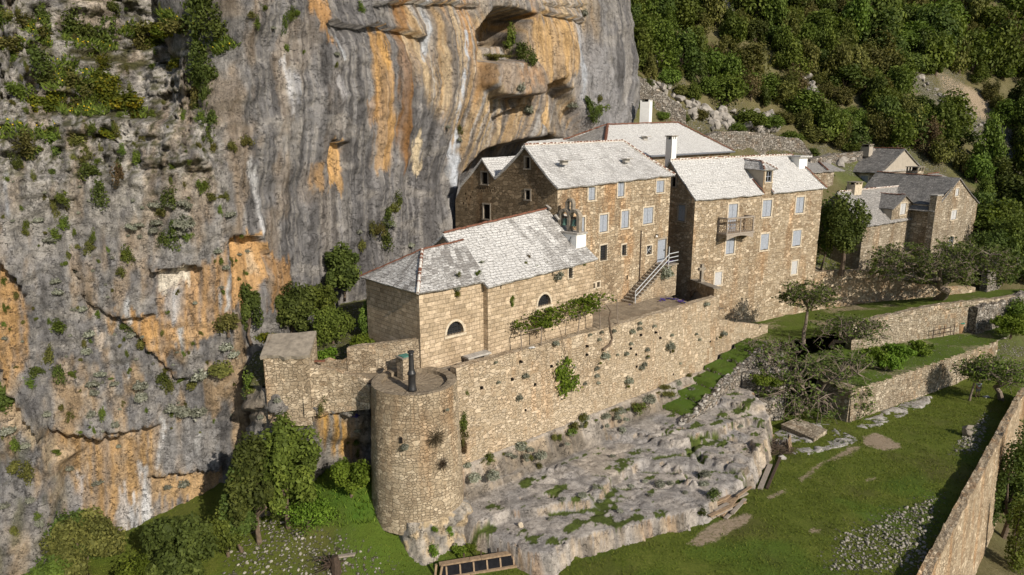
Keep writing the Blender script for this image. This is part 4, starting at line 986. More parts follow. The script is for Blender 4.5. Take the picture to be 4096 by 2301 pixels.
# apse (lower, set back, hipped at its free end)
aw2 = pxr(AP, *R_(Z4, 1003, 797, 1144, 904)); ae = -9.18
ma = MB(); wall(ma, AP, [(0, Tz-.9), (5.3, Tz-.9), (5.3, ae), (0, ae)], [arch_pts(*aw2)], .3)
AL = Frame(AP.w(0, 0, 0), AP.ang-90); wall(ma, AL, [(-6.3, Tz-1.4), (0, Tz-1.4), (0, ae), (-6.3, ae)])
wall(ma, Frame(AP.w(5.3, 6.3, 0), AP.ang+180), [(0, Tz-1), (5.3, Tz-1), (5.3, ae), (0, ae)])
ma.build('apse_wall', M['ashlar'], ch); arched_window(ch, AP, aw2, 5)
ra = MB(); r0 = AP.w(2.45, 3.1, -7.3); r1 = AP.w(5.9, 3.1, -7.0)
e00, e10, e11, e01 = AP.w(-.28, -.28, ae-.06), AP.w(5.28, -.28, ae-.06), AP.w(5.28, 6.5, ae-.06), AP.w(-.28, 6.5, ae-.06)
roof_face(ra, [e00, e10, r1, r0], .05, .12, .03, 3); roof_face(ra, [e01, e00, r0, r0], .05, .12, .03, 4); roof_face(ra, [e11, e01, r0, r1], .05, .12, .03, 5)
ra.build('apse_roof', M['roof_n'], ch)
up = A(0, 0, .03)
ridge(ch, [e00+up, r0+up], .11, .40, 'hip_tiles'); ridge(ch, [e01+up, r0+up, r1+up], .10, .45, mortar=False)
# white plastered pier by the eaves and the bell-cote on it
pr = MB(); fbox(pr, CH, 9.86, 10.98, .95, 2.9, -9.2, -7.24); pr.build('bell_pier', M['white'], ch)
sb = MB(); fbox(sb, CH, 9.78, 11.06, .85, 3.6, -7.24, -7.12); sb.build('pier_slab', M['greystone'], ch)
bc = MB(); BC = Frame(CH.w(10.42, 0, 0), CH.ang+90); h0 = -7.12
for b0, b1 in ((1.05, 1.3), (1.98, 2.24), (2.92, 3.18)): fbox(bc, BC, b0, b1, -.2, .2, h0, h0+1.15)
for c_ in (1.64, 2.58):
    for i in range(8):
        a0, a1 = math.pi*i/8, math.pi*(i+1)/8; q = [(c_+.36*math.cos(a0), .36*math.sin(a0)), (c_+.36*math.cos(a1), .36*math.sin(a1)), (c_+.58*math.cos(a1), .6*math.sin(a1)), (c_+.58*math.cos(a0), .6*math.sin(a0))]
        bc.add([BC.w(u, -.2, h0+1.12+z) for u, z in q]+[BC.w(u, .2, h0+1.12+z) for u, z in q], [(0, 1, 2, 3), (7, 6, 5, 4), (0, 4, 5, 1), (2, 6, 7, 3), (1, 5, 6, 2), (3, 7, 4, 0)])
for b0, b1 in ((1.74, 1.9), (2.32, 2.48)): fbox(bc, BC, b0, b1, -.16, .16, h0+1.55, h0+2.1)
for i in range(8):
    a0, a1 = math.pi*i/8, math.pi*(i+1)/8; q = [(2.11+.22*math.cos(a0), .22*math.sin(a0)), (2.11+.22*math.cos(a1), .22*math.sin(a1)), (2.11+.38*math.cos(a1), .42*math.sin(a1)), (2.11+.38*math.cos(a0), .42*math.sin(a0))]
    bc.add([BC.w(u, -.16, h0+2.08+z) for u, z in q]+[BC.w(u, .16, h0+2.08+z) for u, z in q], [(0, 1, 2, 3), (7, 6, 5, 4), (0, 4, 5, 1), (2, 6, 7, 3), (1, 5, 6, 2), (3, 7, 4, 0)])
cote = bc.build('bell_cote', M['oldstone'], ch, jit=.012)
for c_, s_ in ((1.64, 1.0), (2.58, 1.0)):
    q = BC.w(c_, 0, h0+.42); b_ = MB(); b_.lathe(q, [(.27*s_, 0), (.25*s_, .06), (.19*s_, .22), (.165*s_, .42), (.12*s_, .52), (.03, .56)], 14); b_.build('bell', M['bronze'], cote, smooth=True)
    y_ = MB(); y_.obox(BC.w(c_-.34, -.06, h0+.98), BC.d*.68, BC.k*.12, A(0, 0, .13)); y_.build('yoke', M['wood_d'], cote)
st_ = MB(); st_.tube([BC.w(1.3, 0, h0+1.3), CH.w(9.6, 1.6, -8.2)], .022, 5); st_.tube([BC.w(2.2, 0, h0+.6), CH.w(9.4, 1.1, -8.6)], .022, 5); st_.build('stay_rod', M['iron'], ch)
cp = MB(); cp.cbox(CH.w(10.65, 4.2, -5.42), .5, 1.1, .12, CH.ang+90, 28); cp.cbox(CH.w(10.65, 3.2, -6.15), .5, 1.2, .12, CH.ang+90, 38); cp.cbox(CH.w(10.65, 5.2, -6.0), .5, 1.2, .12, CH.ang+90, -38); cp.build('gable_coping', M['greystone'], ch, jit=.015)

# ---------------------------------------------------------------- west house
wh = thing('stone_house', 'tall stone house with blue shutters and twin shaded gables, right behind the chapel', 'house', H1.w(8, 3, Tz))
W1_ = 15.95
win = {'t': [(1143, 515, 1200, 620), (1386, 470, 1440, 590), (1705, 460, 1770, 557)], 'm': [(1062, 763, 1112, 890), (1235, 742, 1303, 883), (1415, 710, 1478, 850), (1596, 683, 1678, 815)]}
holes = []; todo = []
for k in 'tm':
    for q in win[k]: r = pxr(H1, *R_(Z1, *q)); todo.append((r, 'shutter')); holes.append(rect(r, .02))
for q, k in (((1240, 995, 1293, 1112), 'grille'), ((1420, 992, 1452, 1072), 'grille'), ((1624, 998, 1668, 1068), 'cross')): r = pxr(H1, *R_(Z1, *q)); todo.append((r, k)); holes.append(rect(r, .02))
for q in ((1177, 1310, 1198, 1348), (1213, 1298, 1236, 1338)): r = pxr(H1, *R_(Z1, *q)); todo.append((r, 'dark')); holes.append(rect(r, .02))
dr = pxr(H1, *R_(Z1, 1715, 948, 1785, 1134)); holes.append(rect(dr, .02))
niche = pxr(H1, *R_(Z1, 1458, 1243, 1473, 1280)); holes.append(rect(niche))
mw = MB(); wall(mw, H1, [(0, Tz-.5), (W1_, Tz-.5), (W1_, -3.52), (8, -3.66), (0, -3.82)], holes, .28)
HB1 = Frame(H1.w(W1_, 0, 0), H1.ang+90); wall(mw, HB1, [(0, Tz-.5), (6.88, Tz-.5), (6.88, -3.5), (0, -3.5)])
wall(mw, Frame(H1.w(W1_, 6.88, 0), H1.ang+180), [(0, Tz), (W1_, Tz), (W1_, -3.5), (0, -3.5)])
mw.build('wall', M['wall_a'], wh)
d_ = MB(); d_.add([H1.w(niche[0], .25, niche[2]), H1.w(niche[1], .25, niche[2]), H1.w(niche[1], .25, niche[3]), H1.w(niche[0], .25, niche[3])], [(0, 1, 2, 3)]); d_.build('niche', M['dark'], wh)
for r, k in todo: window(wh, H1, r, k, tw=.12 if k == 'dark' else .14)
door = MB(); n_ = 9
for i in range(n_): fbox(door, H1, dr[0]+.02, dr[1]-.02, .10+.006*(i % 2), .16, dr[2]+(dr[3]-dr[2])*i/n_+.004, dr[2]+(dr[3]-dr[2])*(i+1)/n_-.004)
do = door.build('door', M['shutter'], wh); do['label'] = 'tall pale grey plank door at the head of the stairs'
hd = MB(); fbox(hd, H1, dr[1]-.25, dr[1]-.19, .02, .10, (dr[2]+dr[3])/2-.08, (dr[2]+dr[3])/2+.08); hd.build('handle', M['iron'], do)
fr_ = MB(); fbox(fr_, H1, dr[0]-.10, dr[0]-.0, -.03, .1, dr[2], dr[3]); fbox(fr_, H1, dr[1], dr[1]+.08, -.03, .1, dr[2], dr[3]); fbox(fr_, H1, dr[0]-.11, dr[1]+.09, -.035, .1, dr[3], dr[3]+.16); fr_.build('door_frame', M['surround_d'], wh)
dp = MB(); dpu = H1.uz(*Z1(1573, 1000))[0]; dp.tube([H1.w(dpu, -.06, -8.3), H1.w(dpu, -.06, -13.6)], .05, 6); dp.build('downpipe', M['wood_d'], wh)
# twin gables facing the cliff side, in shade
GL = Frame(H1.w(0, 0, 0), H1.ang-90)
gh = []; gt = []
for q in ((622, 268, 660, 358), (625, 540, 663, 615), (262, 392, 312, 487), (278, 658, 330, 775)): r = pxr(GL, *R_(Z1, *q)); gt.append(r); gh.append(rect(r, .02))
pig = []
for row, y0 in ((0, 515), (1, 538)):
    for i in range(8):
        x0 = 228+i*19+row*6; r = pxr(GL, *R_(Z1, x0, y0, x0+9, y0+16)); pig.append(r); gh.append(rect(r))
for x0, y0 in ((120, 560), (130, 600), (165, 590), (105, 640), (150, 650), (180, 545), (125, 690), (375, 708)):
    r = pxr(GL, *R_(Z1, x0, y0, x0+11, y0+18)); pig.append(r); gh.append(rect(r))
mg = MB(); wall(mg, GL, [(-12.2, Tz), (0, Tz), (0, -3.92), (-.9, -3.35), (-2.2, -2.0), (-3.38, -.92), (-4.6, -1.75), (-5.9, -2.85), (-6.88, -3.5), (-7.6, -2.85), (-8.44, -2.06), (-9.7, -3.0), (-11.1, -4.1), (-12.2, -5.6)], gh, .22)
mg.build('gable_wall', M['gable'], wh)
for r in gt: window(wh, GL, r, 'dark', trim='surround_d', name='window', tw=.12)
for r in pig: MB().add([GL.w(r[0], .2, r[2]), GL.w(r[1], .2, r[2]), GL.w(r[1], .2, r[3]), GL.w(r[0], .2, r[3])], [(0, 1, 2, 3)]).build('pigeon_hole', M['dark'], wh)
rf = MB(); eL, eR, rR, rL = H1.w(-.22, -.28, -3.9), H1.w(W1_+.25, -.28, -3.5), H1.w(12.9, 3.38, -.42), H1.w(-.22, 3.38, -.70)
bR, bL = H1.w(W1_+.25, 7.0, -3.5), H1.w(-.22, 6.95, -3.42)
roof_face(rf, [eL, eR, rR, rL], .16, .14, .035, 6); roof_face(rf, [eR, bR, rR, rR], .1, .14, .03, 7); roof_face(rf, [bR, bL, rL, rR], .1, .14, .03, 8)
rf.build('roof', M['roof_m'], wh)
ridge(wh, [rL+up, rR+up], .11, .42); ridge(wh, [rR+up*2, (rR+eR)/2-A(0, 0, .06), eR+up], .11, .42, 'hip_tiles')
r2 = MB(); roof_face(r2, [H1.w(7.5, 6.9, -3.35), H1.w(-.2, 6.9, -3.35), H1.w(-.2, 8.44, -1.82), H1.w(7.5, 8.44, -1.5)][::-1] if False else [H1.w(-.2, 6.9, -3.35), H1.w(7.5, 6.9, -3.3), H1.w(7.5, 8.44, -1.6), H1.w(-.2, 8.44, -1.82)], .05, .12, .03, 9)
roof_face(r2, [H1.w(7.5, 11.4, -4.2), H1.w(-.2, 11.4, -4.3), H1.w(-.2, 8.44, -1.82), H1.w(7.5, 8.44, -1.6)], .05, .12, .03, 10)
r2.build('small_gable_roof', M['roof_w'], wh)
r3 = MB(); q = [yp(2087, 588, 64), yp(2290, 572, 74), yp(2272, 552, 77), yp(2110, 566, 67)]; roof_face(r3, q, 0, .15, .05, 11); o = r3.build('lean_to_roof', M['roof_w'], wh)
for x, y in ((2250, 652), (2499, 644)):
    u, z = H1.uz(x, y, 1.4); v_ = MB(); v_.cbox(H1.w(u, 1.15, z+.2), 1.0, .6, .07, H1.ang, 0); v_.cbox(H1.w(u, 1.25, z+.02), .7, .3, .3, H1.ang); v_.build('roof_vent', M['greystone'], wh)

# ---------------------------------------------------------------- back house under the cliff
P5 = yp(2600, 624, 74); H5 = Frame(P5, 50)
bh = thing('stone_house', 'rear house with broad white hipped roof and tall white chimney, tucked against the cliff', 'house', H5.w(8, 5, -11))
uL = H5.uz(2408, 624)[0]; uR = H5.uz(2926, 602)[0]; ez = -2.0
r5L = H5.uz(2430, 500, 5); r5R = H5.uz(2711, 491, 5)
mw = MB(); b5 = 9.6
wall(mw, H5, [(uL, -12), (uR-.4, -12), (uR-.4, ez), (uL, ez)]); wall(mw, Frame(H5.w(uR-.4, 0, 0), H5.ang+90), [(0, -12), (b5, -12), (b5, ez), (0, ez)]); wall(mw, Frame(H5.w(uL, 0, 0), H5.ang-90), [(-b5, -8), (0, -12), (0, ez), (-b5, ez)])
mw.build('wall', M['wall_a'], bh)
rf = MB(); q0, q1, q2, q3 = H5.w(uL-.2, -.3, ez-.05), H5.w(uR, -.3, ez+.1), H5.w(uR, b5+.3, ez+.1), H5.w(uL-.2, b5+.3, ez)
RL, RR = H5.w(r5L[0], 5, r5L[1]), H5.w(r5R[0], 5, r5R[1])
roof_face(rf, [q0, q1, RR, RL], .14, .14, .03, 12); roof_face(rf, [q1, q2, RR, RR], .05, .14, .03, 13); roof_face(rf, [q2, q3, RL, RR], .05, .14, .03, 14)
rf.build('roof', M['roof_w'], bh)
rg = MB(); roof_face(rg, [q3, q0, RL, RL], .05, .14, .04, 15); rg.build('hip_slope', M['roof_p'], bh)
ridge(bh, [RL+up, RR+up], .13, .45, mortar=False); ridge(bh, [RR+up, q1+up*2], .13, .45, 'hip_tiles', mortar=False); ridge(bh, [RL+up*2, q0+up*2], .16, .45, 'hip_tiles', mortar=False); ridge(bh, [RL+up*2, q3+up*2], .12, .45, 'hip_tiles', mortar=False)
gt_ = MB(); gt_.tube([H5.w(-6, -.42, ez-.12), H5.w(uR, -.42, ez+.02)], .12, 8); gt_.build('gutter', M['gutter'], bh)
cu, cz = H5.uz(2588, 494, 5.4); chimney(bh, H5.w(cu, 5.6, 0), 1.15, 1.15, cz-1, H5.uz(2588, 394, 5.4)[1], H5.ang+12)
vu, vz = H5.uz(2574, 555, 2.6); v_ = MB(); v_.cbox(H5.w(vu, 2.3, vz+.25), 1.1, .7, .09, H5.ang); v_.cbox(H5.w(vu, 2.45, vz), .8, .3, .4, H5.ang); v_.build('roof_vent', M['greystone'], bh)
du, dz_ = H5.uz(2800, 512, 7.5); d_ = MB(); fbox(d_, H5, du-1.2, du+1.3, 7.2, 9, dz_-1.6, dz_-.1); dm = d_.build('dormer', M['white'], bh); d_ = MB(); fbox(d_, H5, du-1.6, du+1.7, 6.9, 9.2, dz_-.1, dz_+.08); d_.build('dormer_roof', M['roof_w'], dm)
# aerial by the tall chimney
ae_ = MB(); q = H5.w(cu-2.4, 7.5, 0); ae_.tube([q+A(0, 0, .5), q+A(.1, 0, 4.2)], .04, 5); ae_.tube([q+A(-.2, 0, 4.1), q+A(1.4, .3, 3.9)], .03, 5); ae_.build('aerial', M['louver'], bh)

# ---------------------------------------------------------------- east house
eh = thing('stone_house', 'big rubble-stone house with wooden balcony and dormer, at the right end of the terrace', 'house', H2.w(11, 3, -19))
W2_ = H2.uz(3298, 750)[0]-.25; rz = H2.bz(2679, 641)[1]; rR2 = H2.uz(3167, 620, 3.33)
holes = []; todo = []
for q, k in (((850, 757, 925, 1000), 'shutter'), ((1135, 725, 1210, 860), 'shutter'), ((1412, 700, 1478, 830), 'shutter'), ((833, 1040, 903, 1168), 'shutter'), ((1120, 1005, 1185, 1135), 'half'), ((1385, 975, 1452, 1103), 'half'), ((740, 1320, 798, 1425), 'louver'), ((1375, 1230, 1422, 1335), 'louver')):
    r = pxr(H2, *R_(Z2, *q)); todo.append((r, k)); holes.append(rect(r, .02))
du0, du1 = H2.uz(*Z2(1147, 530))[0], H2.uz(*Z2(1225, 520))[0]; dzt = H2.uz(*Z2(1190, 468))[1]
dw = pxr(H2, *R_(Z2, 1163, 486, 1213, 574)); ee = H2.uz(2776, 797)[1]; er = H2.uz(3298, 750)[1]
mw = MB(); wall(mw, H2, [(0, -21), (W2_, -21), (W2_, er-.1), (du1, ee+(er-ee)*du1/W2_-.1), (du1, dzt), (du0, dzt), (du0, ee+(er-ee)*du0/W2_-.1), (0, ee-.12)], holes+[rect(dw, .02)], .28)
L2 = Frame(H2.w(0, 0, 0), H2.ang-90); lh = [pxr(L2, *R_(Z2, 440, 765, 498, 898)), pxr(L2, *R_(Z2, 387, 535, 420, 612))]
wall(mw, L2, [(-6.66, -18), (0, -18), (0, ee-.14), (-1.7, (ee+rz)/2-.35), (-3.33, rz-.18), (-5, (ee+rz)/2-.35), (-6.66, ee-.14)], [rect(r, .02) for r in lh])
wall(mw, Frame(H2.w(W2_, 0, 0), H2.ang+90), [(0, -21), (6.66, -19), (6.66, er-.1), (0, er-.1)]); wall(mw, Frame(H2.w(W2_, 6.66, 0), H2.ang+180), [(0, -16), (W2_, -16), (W2_, ee), (0, ee)])
mw.build('wall', M['wall_b'], eh)
for r, k in todo: window(eh, H2, r, k, tw=.17)
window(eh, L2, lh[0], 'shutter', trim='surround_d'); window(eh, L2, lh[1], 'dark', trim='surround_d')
rf = MB(); q0, q1, RR, RL = H2.w(-.2, -.3, ee-.1), H2.w(W2_+.3, -.3, er-.08), H2.w(rR2[0], 3.33, rR2[1]), H2.w(-.2, 3.33, rz)
q2, q3 = H2.w(W2_+.3, 6.9, er-.1), H2.w(-.2, 6.9, ee-.1)
def front(u, t_): return (q0*(1-t_)+RL*t_)+((q1*(1-t_)+RR*t_)-(q0*(1-t_)+RL*t_))*u
# front slope is interrupted by the dormer that rises flush with the facade
td = .40; ua_, ub_ = (du0+.2)/(W2_+.5), (du1+.2)/(W2_+.5)
roof_face(rf, [front(0, 0), front(ua_, 0), front(ua_, td), front(0, td)], .08, .14, .03, 16); roof_face(rf, [front(ub_, 0), front(1, 0), front(1, td), front(ub_, td)], .08, .14, .03, 17)
roof_face(rf, [front(0, td), front(1, td), RR, RL], .06, .139, .03, 18)
roof_face(rf, [q1, q2, RR, RR], .06, .14, .03, 19); roof_face(rf, [q2, q3, RL, RR], .06, .14, .03, 20)
rf.build('roof', M['roof_w'], eh)
ridge(eh, [RL+up, RR+up], .12, .45); ridge(eh, [RR+up*2, q1+up*2], .12, .45, 'hip_tiles', mortar=False)
# dormer
d_ = MB(); ub2 = 4.0; zc = dzt
for u in (du0, du1-.25): fbox(d_, H2, u, u+.25, .02, ub2, ee, zc-.02)
dm = d_.build('dormer', M['plaster'], eh)
window(dm, H2, dw, 'glazed', tw=.15) if False else None
w_ = window(dm, H2, dw, 'dark', tw=.15)
gl = MB()
for uu in (dw[0]+.03, (dw[0]+dw[1])/2, dw[1]-.03): fbox(gl, H2, uu-.035, uu+.035, .08, .14, dw[2], dw[3])
for zz2 in (dw[2]+.03, (dw[2]+dw[3])/2, dw[3]-.03): fbox(gl, H2, dw[0], dw[1], .075, .13, zz2-.03, zz2+.03)
gl.build('sash', M['shutter'], dm)
cu_ = (du0+du1)/2; zr = zc+.95; dr_ = MB(); g = .32
A0, A1, B0, B1 = H2.w(du0-g, -.3, zc-.05), H2.w(du1+g, -.3, zc-.05), H2.w(du0-g, 3.6, zc-.02), H2.w(du1+g, 3.6, zc-.02); T0, T1 = H2.w(cu_, .95, zr-.2), H2.w(cu_, 3.6, zr-.05)
roof_face(dr_, [B0, A0, T0, T1], .02, .1, .025, 21, .4); roof_face(dr_, [A1, B1, T1, T0], .02, .1, .025, 22, .4); roof_face(dr_, [A0, A1, T0, T0], .02, .1, .02, 23, .4)
dr_.build('dormer_roof', M['roof_n'], dm); ridge(dm, [T0+up, T1+up], .1, .35, mortar=False); ridge(dm, [A1+up, T0+up], .1, .35, 'hip_tiles', mortar=True); ridge(dm, [A0+up, T0+up], .1, .35, 'hip_tiles')
ridge(eh, [front(ua_, .0)+up*3, front(ua_, td)+up], .07, .35, 'valley_tiles', mortar=False); ridge(eh, [front(ub_, .0)+up*3, front(ub_, td)+up], .07, .35, 'valley_tiles', mortar=False)
# flat-topped dormer on the right hip
k_ = MB(); u1_, z1_ = H2.uz(*Z2(1450, 440), 2.6); fbox(k_, H2, rR2[0]-.6, u1_+.2, 1.9, 4.6, er+.4, z1_+.95); k2_ = k_.build('side_dormer', M['white'], eh); k_ = MB(); fbox(k_, H2, rR2[0]-.9, u1_+.6, 1.6, 4.8, z1_+.95, z1_+1.12); k_.build('dormer_roof', M['roof_w'], k2_)
cu, cz = H2.uz(2688, 630, 5.2); chimney(eh, H2.w(cu, 5.4, 0), .72, .8, cz-1.2, H2.uz(2688, 542, 5.2)[1], H2.ang+4)
# balcony
bu0, bu1 = H2.uz(*Z2(765, 960))[0], H2.uz(*Z2(985, 935))[0]; ob = -1.15
zf = H2.uz(*Z2(840, 1005), ob)[1]; ztp = H2.uz(*Z2(840, 888), ob)[1]
f_ = MB(); fbox(f_, H2, bu0-.1, bu1+.1, ob-.08, -.02, zf-.16, zf); bal = f_.build('balcony', M['wood_g'], eh); bal['label'] = 'dark wooden balcony on stone brackets'
r_ = MB()
for u, b_ in ((bu0, ob), ((bu0+bu1)/2-.05, ob), (bu1-.1, ob), (bu0, -.14), (bu1-.1, -.14)): fbox(r_, H2, u, u+.12, b_, b_+.12, zf, ztp)
fbox(r_, H2, bu0-.06, bu1+.08, ob-.05, ob+.14, ztp, ztp+.13); fbox(r_, H2, bu0-.05, bu0+.13, ob+.14, -.02, ztp+.003, ztp+.128); fbox(r_, H2, bu1-.11, bu1+.07, ob+.14, -.02, ztp+.003, ztp+.128)
r_.build('railing', M['wood_g'], bal)
lat = MB(); n_ = 11
def scroll(p0, du, hgt, nx, nz):
    for i in range(nx):
        for j in range(nz):
            c_ = p0+du*((i+.5)/nx)+A(0, 0, hgt*(j+.5)/nz); rr = .55*min(np.linalg.norm(du)/nx, hgt/nz); dd = du/np.linalg.norm(du)
            for s_ in range(6):
                a0, a1 = math.pi*2*s_/6+i, math.pi*2*(s_+1)/6+i; lat.tube([c_+dd*rr*math.cos(a0)+A(0, 0, rr*math.sin(a0)), c_+dd*rr*math.cos(a1)+A(0, 0, rr*math.sin(a1))], .022, 3)
hh = ztp-zf; scroll(H2.w(bu0+.12, ob+.06, zf), H2.d*((bu1-bu0)/2-.2), hh, 6, 4); scroll(H2.w((bu0+bu1)/2+.1, ob+.06, zf), H2.d*((bu1-bu0)/2-.25), hh, 6, 4); scroll(H2.w(bu0+.06, ob+.12, zf), H2.k*(-ob-.25), hh, 4, 4); scroll(H2.w(bu1-.04, ob+.12, zf), H2.k*(-ob-.25), hh, 4, 4)
lat.build('lattice', M['wood'], bal)
for u in (bu0+.05, bu1-.3):
    s = MB(); P = [(0, zf-.16), (ob+.1, zf-.16), (ob+.1, zf-.34), (ob*.55, zf-.5), (0, zf-1.0)]
    v0 = [H2.w(u, b_, z_) for b_, z_ in P]; v1 = [H2.w(u+.25, b_, z_) for b_, z_ in P]; n = len(P); s.add(v0+v1, [tuple(range(n))[::-1], tuple(range(n, 2*n))]+[(i, (i+1) % n, n+(i+1) % n, n+i) for i in range(n)]); s.build('bracket', M['oldstone'], bal)
# curved apron under the balcony edge
ap_ = MB(); n = 10
for i in range(n):
    t0, t1 = i/n, (i+1)/n; u0, u1 = bu0+(bu1-bu0)*t0, bu0+(bu1-bu0)*t1; h0_, h1_ = .5-.36*math.sin(math.pi*t0), .5-.36*math.sin(math.pi*t1); b_ = ob-.04
    q = [H2.w(u0, b_, zf-.162), H2.w(u1, b_, zf-.162), H2.w(u1, b_, zf-.16-h1_), H2.w(u0, b_, zf-.16-h0_)]; q2_ = [p+H2.k*.1 for p in q]; ap_.add(q+q2_, [(3, 2, 1, 0), (4, 5, 6, 7), (3, 7, 6, 2), (0, 1, 5, 4), (0, 4, 7, 3), (1, 2, 6, 5)])
ap_.build('apron', M['wood_g'], bal)

# ---------------------------------------------------------------- cellar with arched door at the end of the terrace, and the cross on it
SW = WF.w(28.9, .3, 0); S0 = H2.w(0, 0, 0)
sa = math.degrees(math.atan2(*(SW-S0)[1::-1])); SF = Frame(S0, sa); sL = np.linalg.norm((SW-S0)[:2])
ce = thing('cellar', 'short stone wall with an arched grey cellar door, under the stone cross', 'outbuilding', SF.w(3, 0, Tz-1.2))
ca0, ca1 = SF.uz(*Z5(1160, 600))[0], SF.uz(*Z5(1278, 600))[0]; cz1 = SF.uz(*Z5(1215, 543))[1]; cz0 = cz1-1.9
zA, zB = SF.uz(*Z5(1170, 456))[1], SF.uz(*Z5(1338, 512))[1]
mw = MB(); ah = arch_pts(max(ca0, .15), ca1, cz0, cz1)
wall(mw, SF, [(0, -17.5), (sL, -17.5), (sL, zB), (0, zA)], [ah], .3)
KK = -SF.k if (SF.k@dv(0)) < 0 else SF.k
e1, e2, e3, e4 = SF.w(0, 0, zA), SF.w(sL, 0, zB), SF.w(sL, 0, zB)+KK*.55, SF.w(0, 0, zA)+KK*.55
mw.add([e2, e2*A(1, 1, 0)+A(0, 0, -17.5), e3*A(1, 1, 0)+A(0, 0, -17.5), e3], [(0, 1, 2, 3)])
mw.add([e3, e3*A(1, 1, 0)+A(0, 0, -17.5), e4*A(1, 1, 0)+A(0, 0, -17.5), e4], [(0, 1, 2, 3)]); mw.build('wall', M['wall_b'], ce)
rs = MB(); roof_face(rs, [e2-KK*.12+A(0, -.1, .05), e3+KK*.1+A(0, -.1, .05), e4+KK*.1+A(0, 0, .06), e1-KK*.12+A(0, 0, .06)], 0, .1, .02, 24, .4); rs.build('slab_roof', M['oldstone'], ce)
pn = MB(); pn.add([SF.w(u, .2, z) for u, z in ah], [tuple(range(len(ah)))]); pn.build('door', M['wood_g'], ce)
P_ = onplane(*Z5(1250, 466), S0+KK*.28, SF.k); zc0 = P_[2]-.1
cr = thing('stone_cross', 'grey stone cross standing on the roof of the cellar', 'cross', (P_[0], P_[1], zc0))
m_ = MB(); fr2 = Frame(P_, H2.ang); hz_c = 1.75
fbox(m_, fr2, -.14, .14, -.12, .12, zc0+.3, zc0+hz_c); fbox(m_, fr2, -.42, -.141, -.115, .115, zc0+1.18, zc0+1.42); fbox(m_, fr2, .141, .42, -.115, .115, zc0+1.18, zc0+1.42); m_.build('cross', M['oldstone'], cr)
m_ = MB(); fbox(m_, fr2, -.28, .28, -.26, .26, zc0-.1, zc0+.14); fbox(m_, fr2, -.22, .22, -.2, .2, zc0+.14, zc0+.3); m_.build('plinth', M['oldstone'], cr)

# ---------------------------------------------------------------- houses further right
fh = thing('stone_house', 'far grey-roofed house with gabled dormer and square stone chimney, behind the leaning tree', 'house', HR.w(42, -2, -18))
bm_, mu, mzr = -6.0, 44.1, -5.1; lu, lz_, ru, rz_ = 38.4, -8.2, 51.2, -8.6
we, wrb, wrz, wez = -3.2, .2, -6.45, -10.1; wu0 = 26.6
gd0, gd1 = HR.uz(*Z3(1172, 850), we)[0], HR.uz(*Z3(1350, 830), we)[0]; gza = HR.uz(*Z3(1283, 690), we)[1]; gze = HR.uz(*Z3(1172, 790), we)[1]
gw = pxr(HR, *R_(Z3, 1240, 752, 1288, 843), we); g1 = pxr(HR, *R_(Z3, 1698, 628, 1726, 690), bm_); g2 = pxr(HR, *R_(Z3, 1662, 808, 1708, 885), bm_)
low = [pxr(HR, *R_(Z3, 1640, 1030, 1680, 1100), bm_), pxr(HR, *R_(Z3, 1580, 1290, 1650, 1390), bm_)]
mw = MB(); wall(mw, HR, [(lu, -19), (ru, -19), (ru, rz_), (mu+3.4, -6.95), (mu, mzr-.15), (mu-3, -6.75), (lu, lz_)], [rect(r, .02) for r in (g1, g2)+tuple(low)], .25, bm_)
wall(mw, HR, [(wu0, -19), (lu, -19), (lu, wez), (gd1, wez), (gd1, gze), ((gd0+gd1)/2, gza), (gd0, gze), (gd0, wez), (wu0, wez)], [rect(gw, .02)], .25, we)
wall(mw, Frame(HR.w(wu0, 0, 0), HR.ang-90), [(-(3.6), -19), (-we, -19), (-we, wez), (-wrb, wrz-.15), (-3.6, wez)])
wall(mw, Frame(HR.w(lu, 0, 0), HR.ang-90), [(-we, -19), (-bm_, -19), (-bm_, lz_), (-we, lz_)])
wall(mw, Frame(HR.w(ru, 0, 0), HR.ang+90), [(bm_, -19), (4, -19), (4, rz_), (bm_, rz_)]); wall(mw, Frame(HR.w(wu0, 0, 0), HR.ang+180), [(-30, -19), (0, -19), (0, wez), (-30, wez)], b=-3.6)
mw.build('wall', M['wall_g'], fh)
window(fh, HR, gw, 'shutter', we, smat='louver'); window(fh, HR, g1, 'shutter', bm_, smat='louver'); window(fh, HR, g2, 'shutter', bm_, smat='louver')
for r in low: window(fh, HR, r, 'glazed', bm_)
rf = MB()
roof_face(rf, [HR.w(wu0-.2, we-.3, wez-.1), HR.w(lu, we-.3, wez-.1), HR.w(mu, wrb, wrz), HR.w(wu0-.2, wrb, wrz)], .15, .13, .04, 25)
roof_face(rf, [HR.w(mu, 3.9, wez), HR.w(wu0-.2, 3.9, wez), HR.w(wu0-.2, wrb, wrz), HR.w(mu, wrb, wrz)], .1, .13, .04, 26)
rf.build('wing_roof', M['roof_p'], fh)
rf = MB(); roof_face(rf, [HR.w(lu-.9, 4.3, lz_-.7), HR.w(lu-.9, bm_-.15, lz_-.7), HR.w(mu, bm_-.15, mzr), HR.w(mu, 4.3, mzr+.3)], .1, .13, .04, 27); roof_face(rf, [HR.w(ru+.3, bm_-.15, rz_-.05), HR.w(ru+.3, 4.3, rz_), HR.w(mu, 4.3, mzr+.3), HR.w(mu, bm_-.15, mzr)], .1, .13, .04, 28)
rf.build('roof', M['roof_g'], fh)
ridge(fh, [HR.w(wu0, wrb, wrz+.05), HR.w(mu-1.5, wrb, wrz+.05)], .12, .4); ridge(fh, [HR.w(mu, bm_+2, mzr+.1), HR.w(mu, 4.2, mzr+.33)], .11, .45, mortar=False)
gm_ = (gd0+gd1)/2; rf = MB()
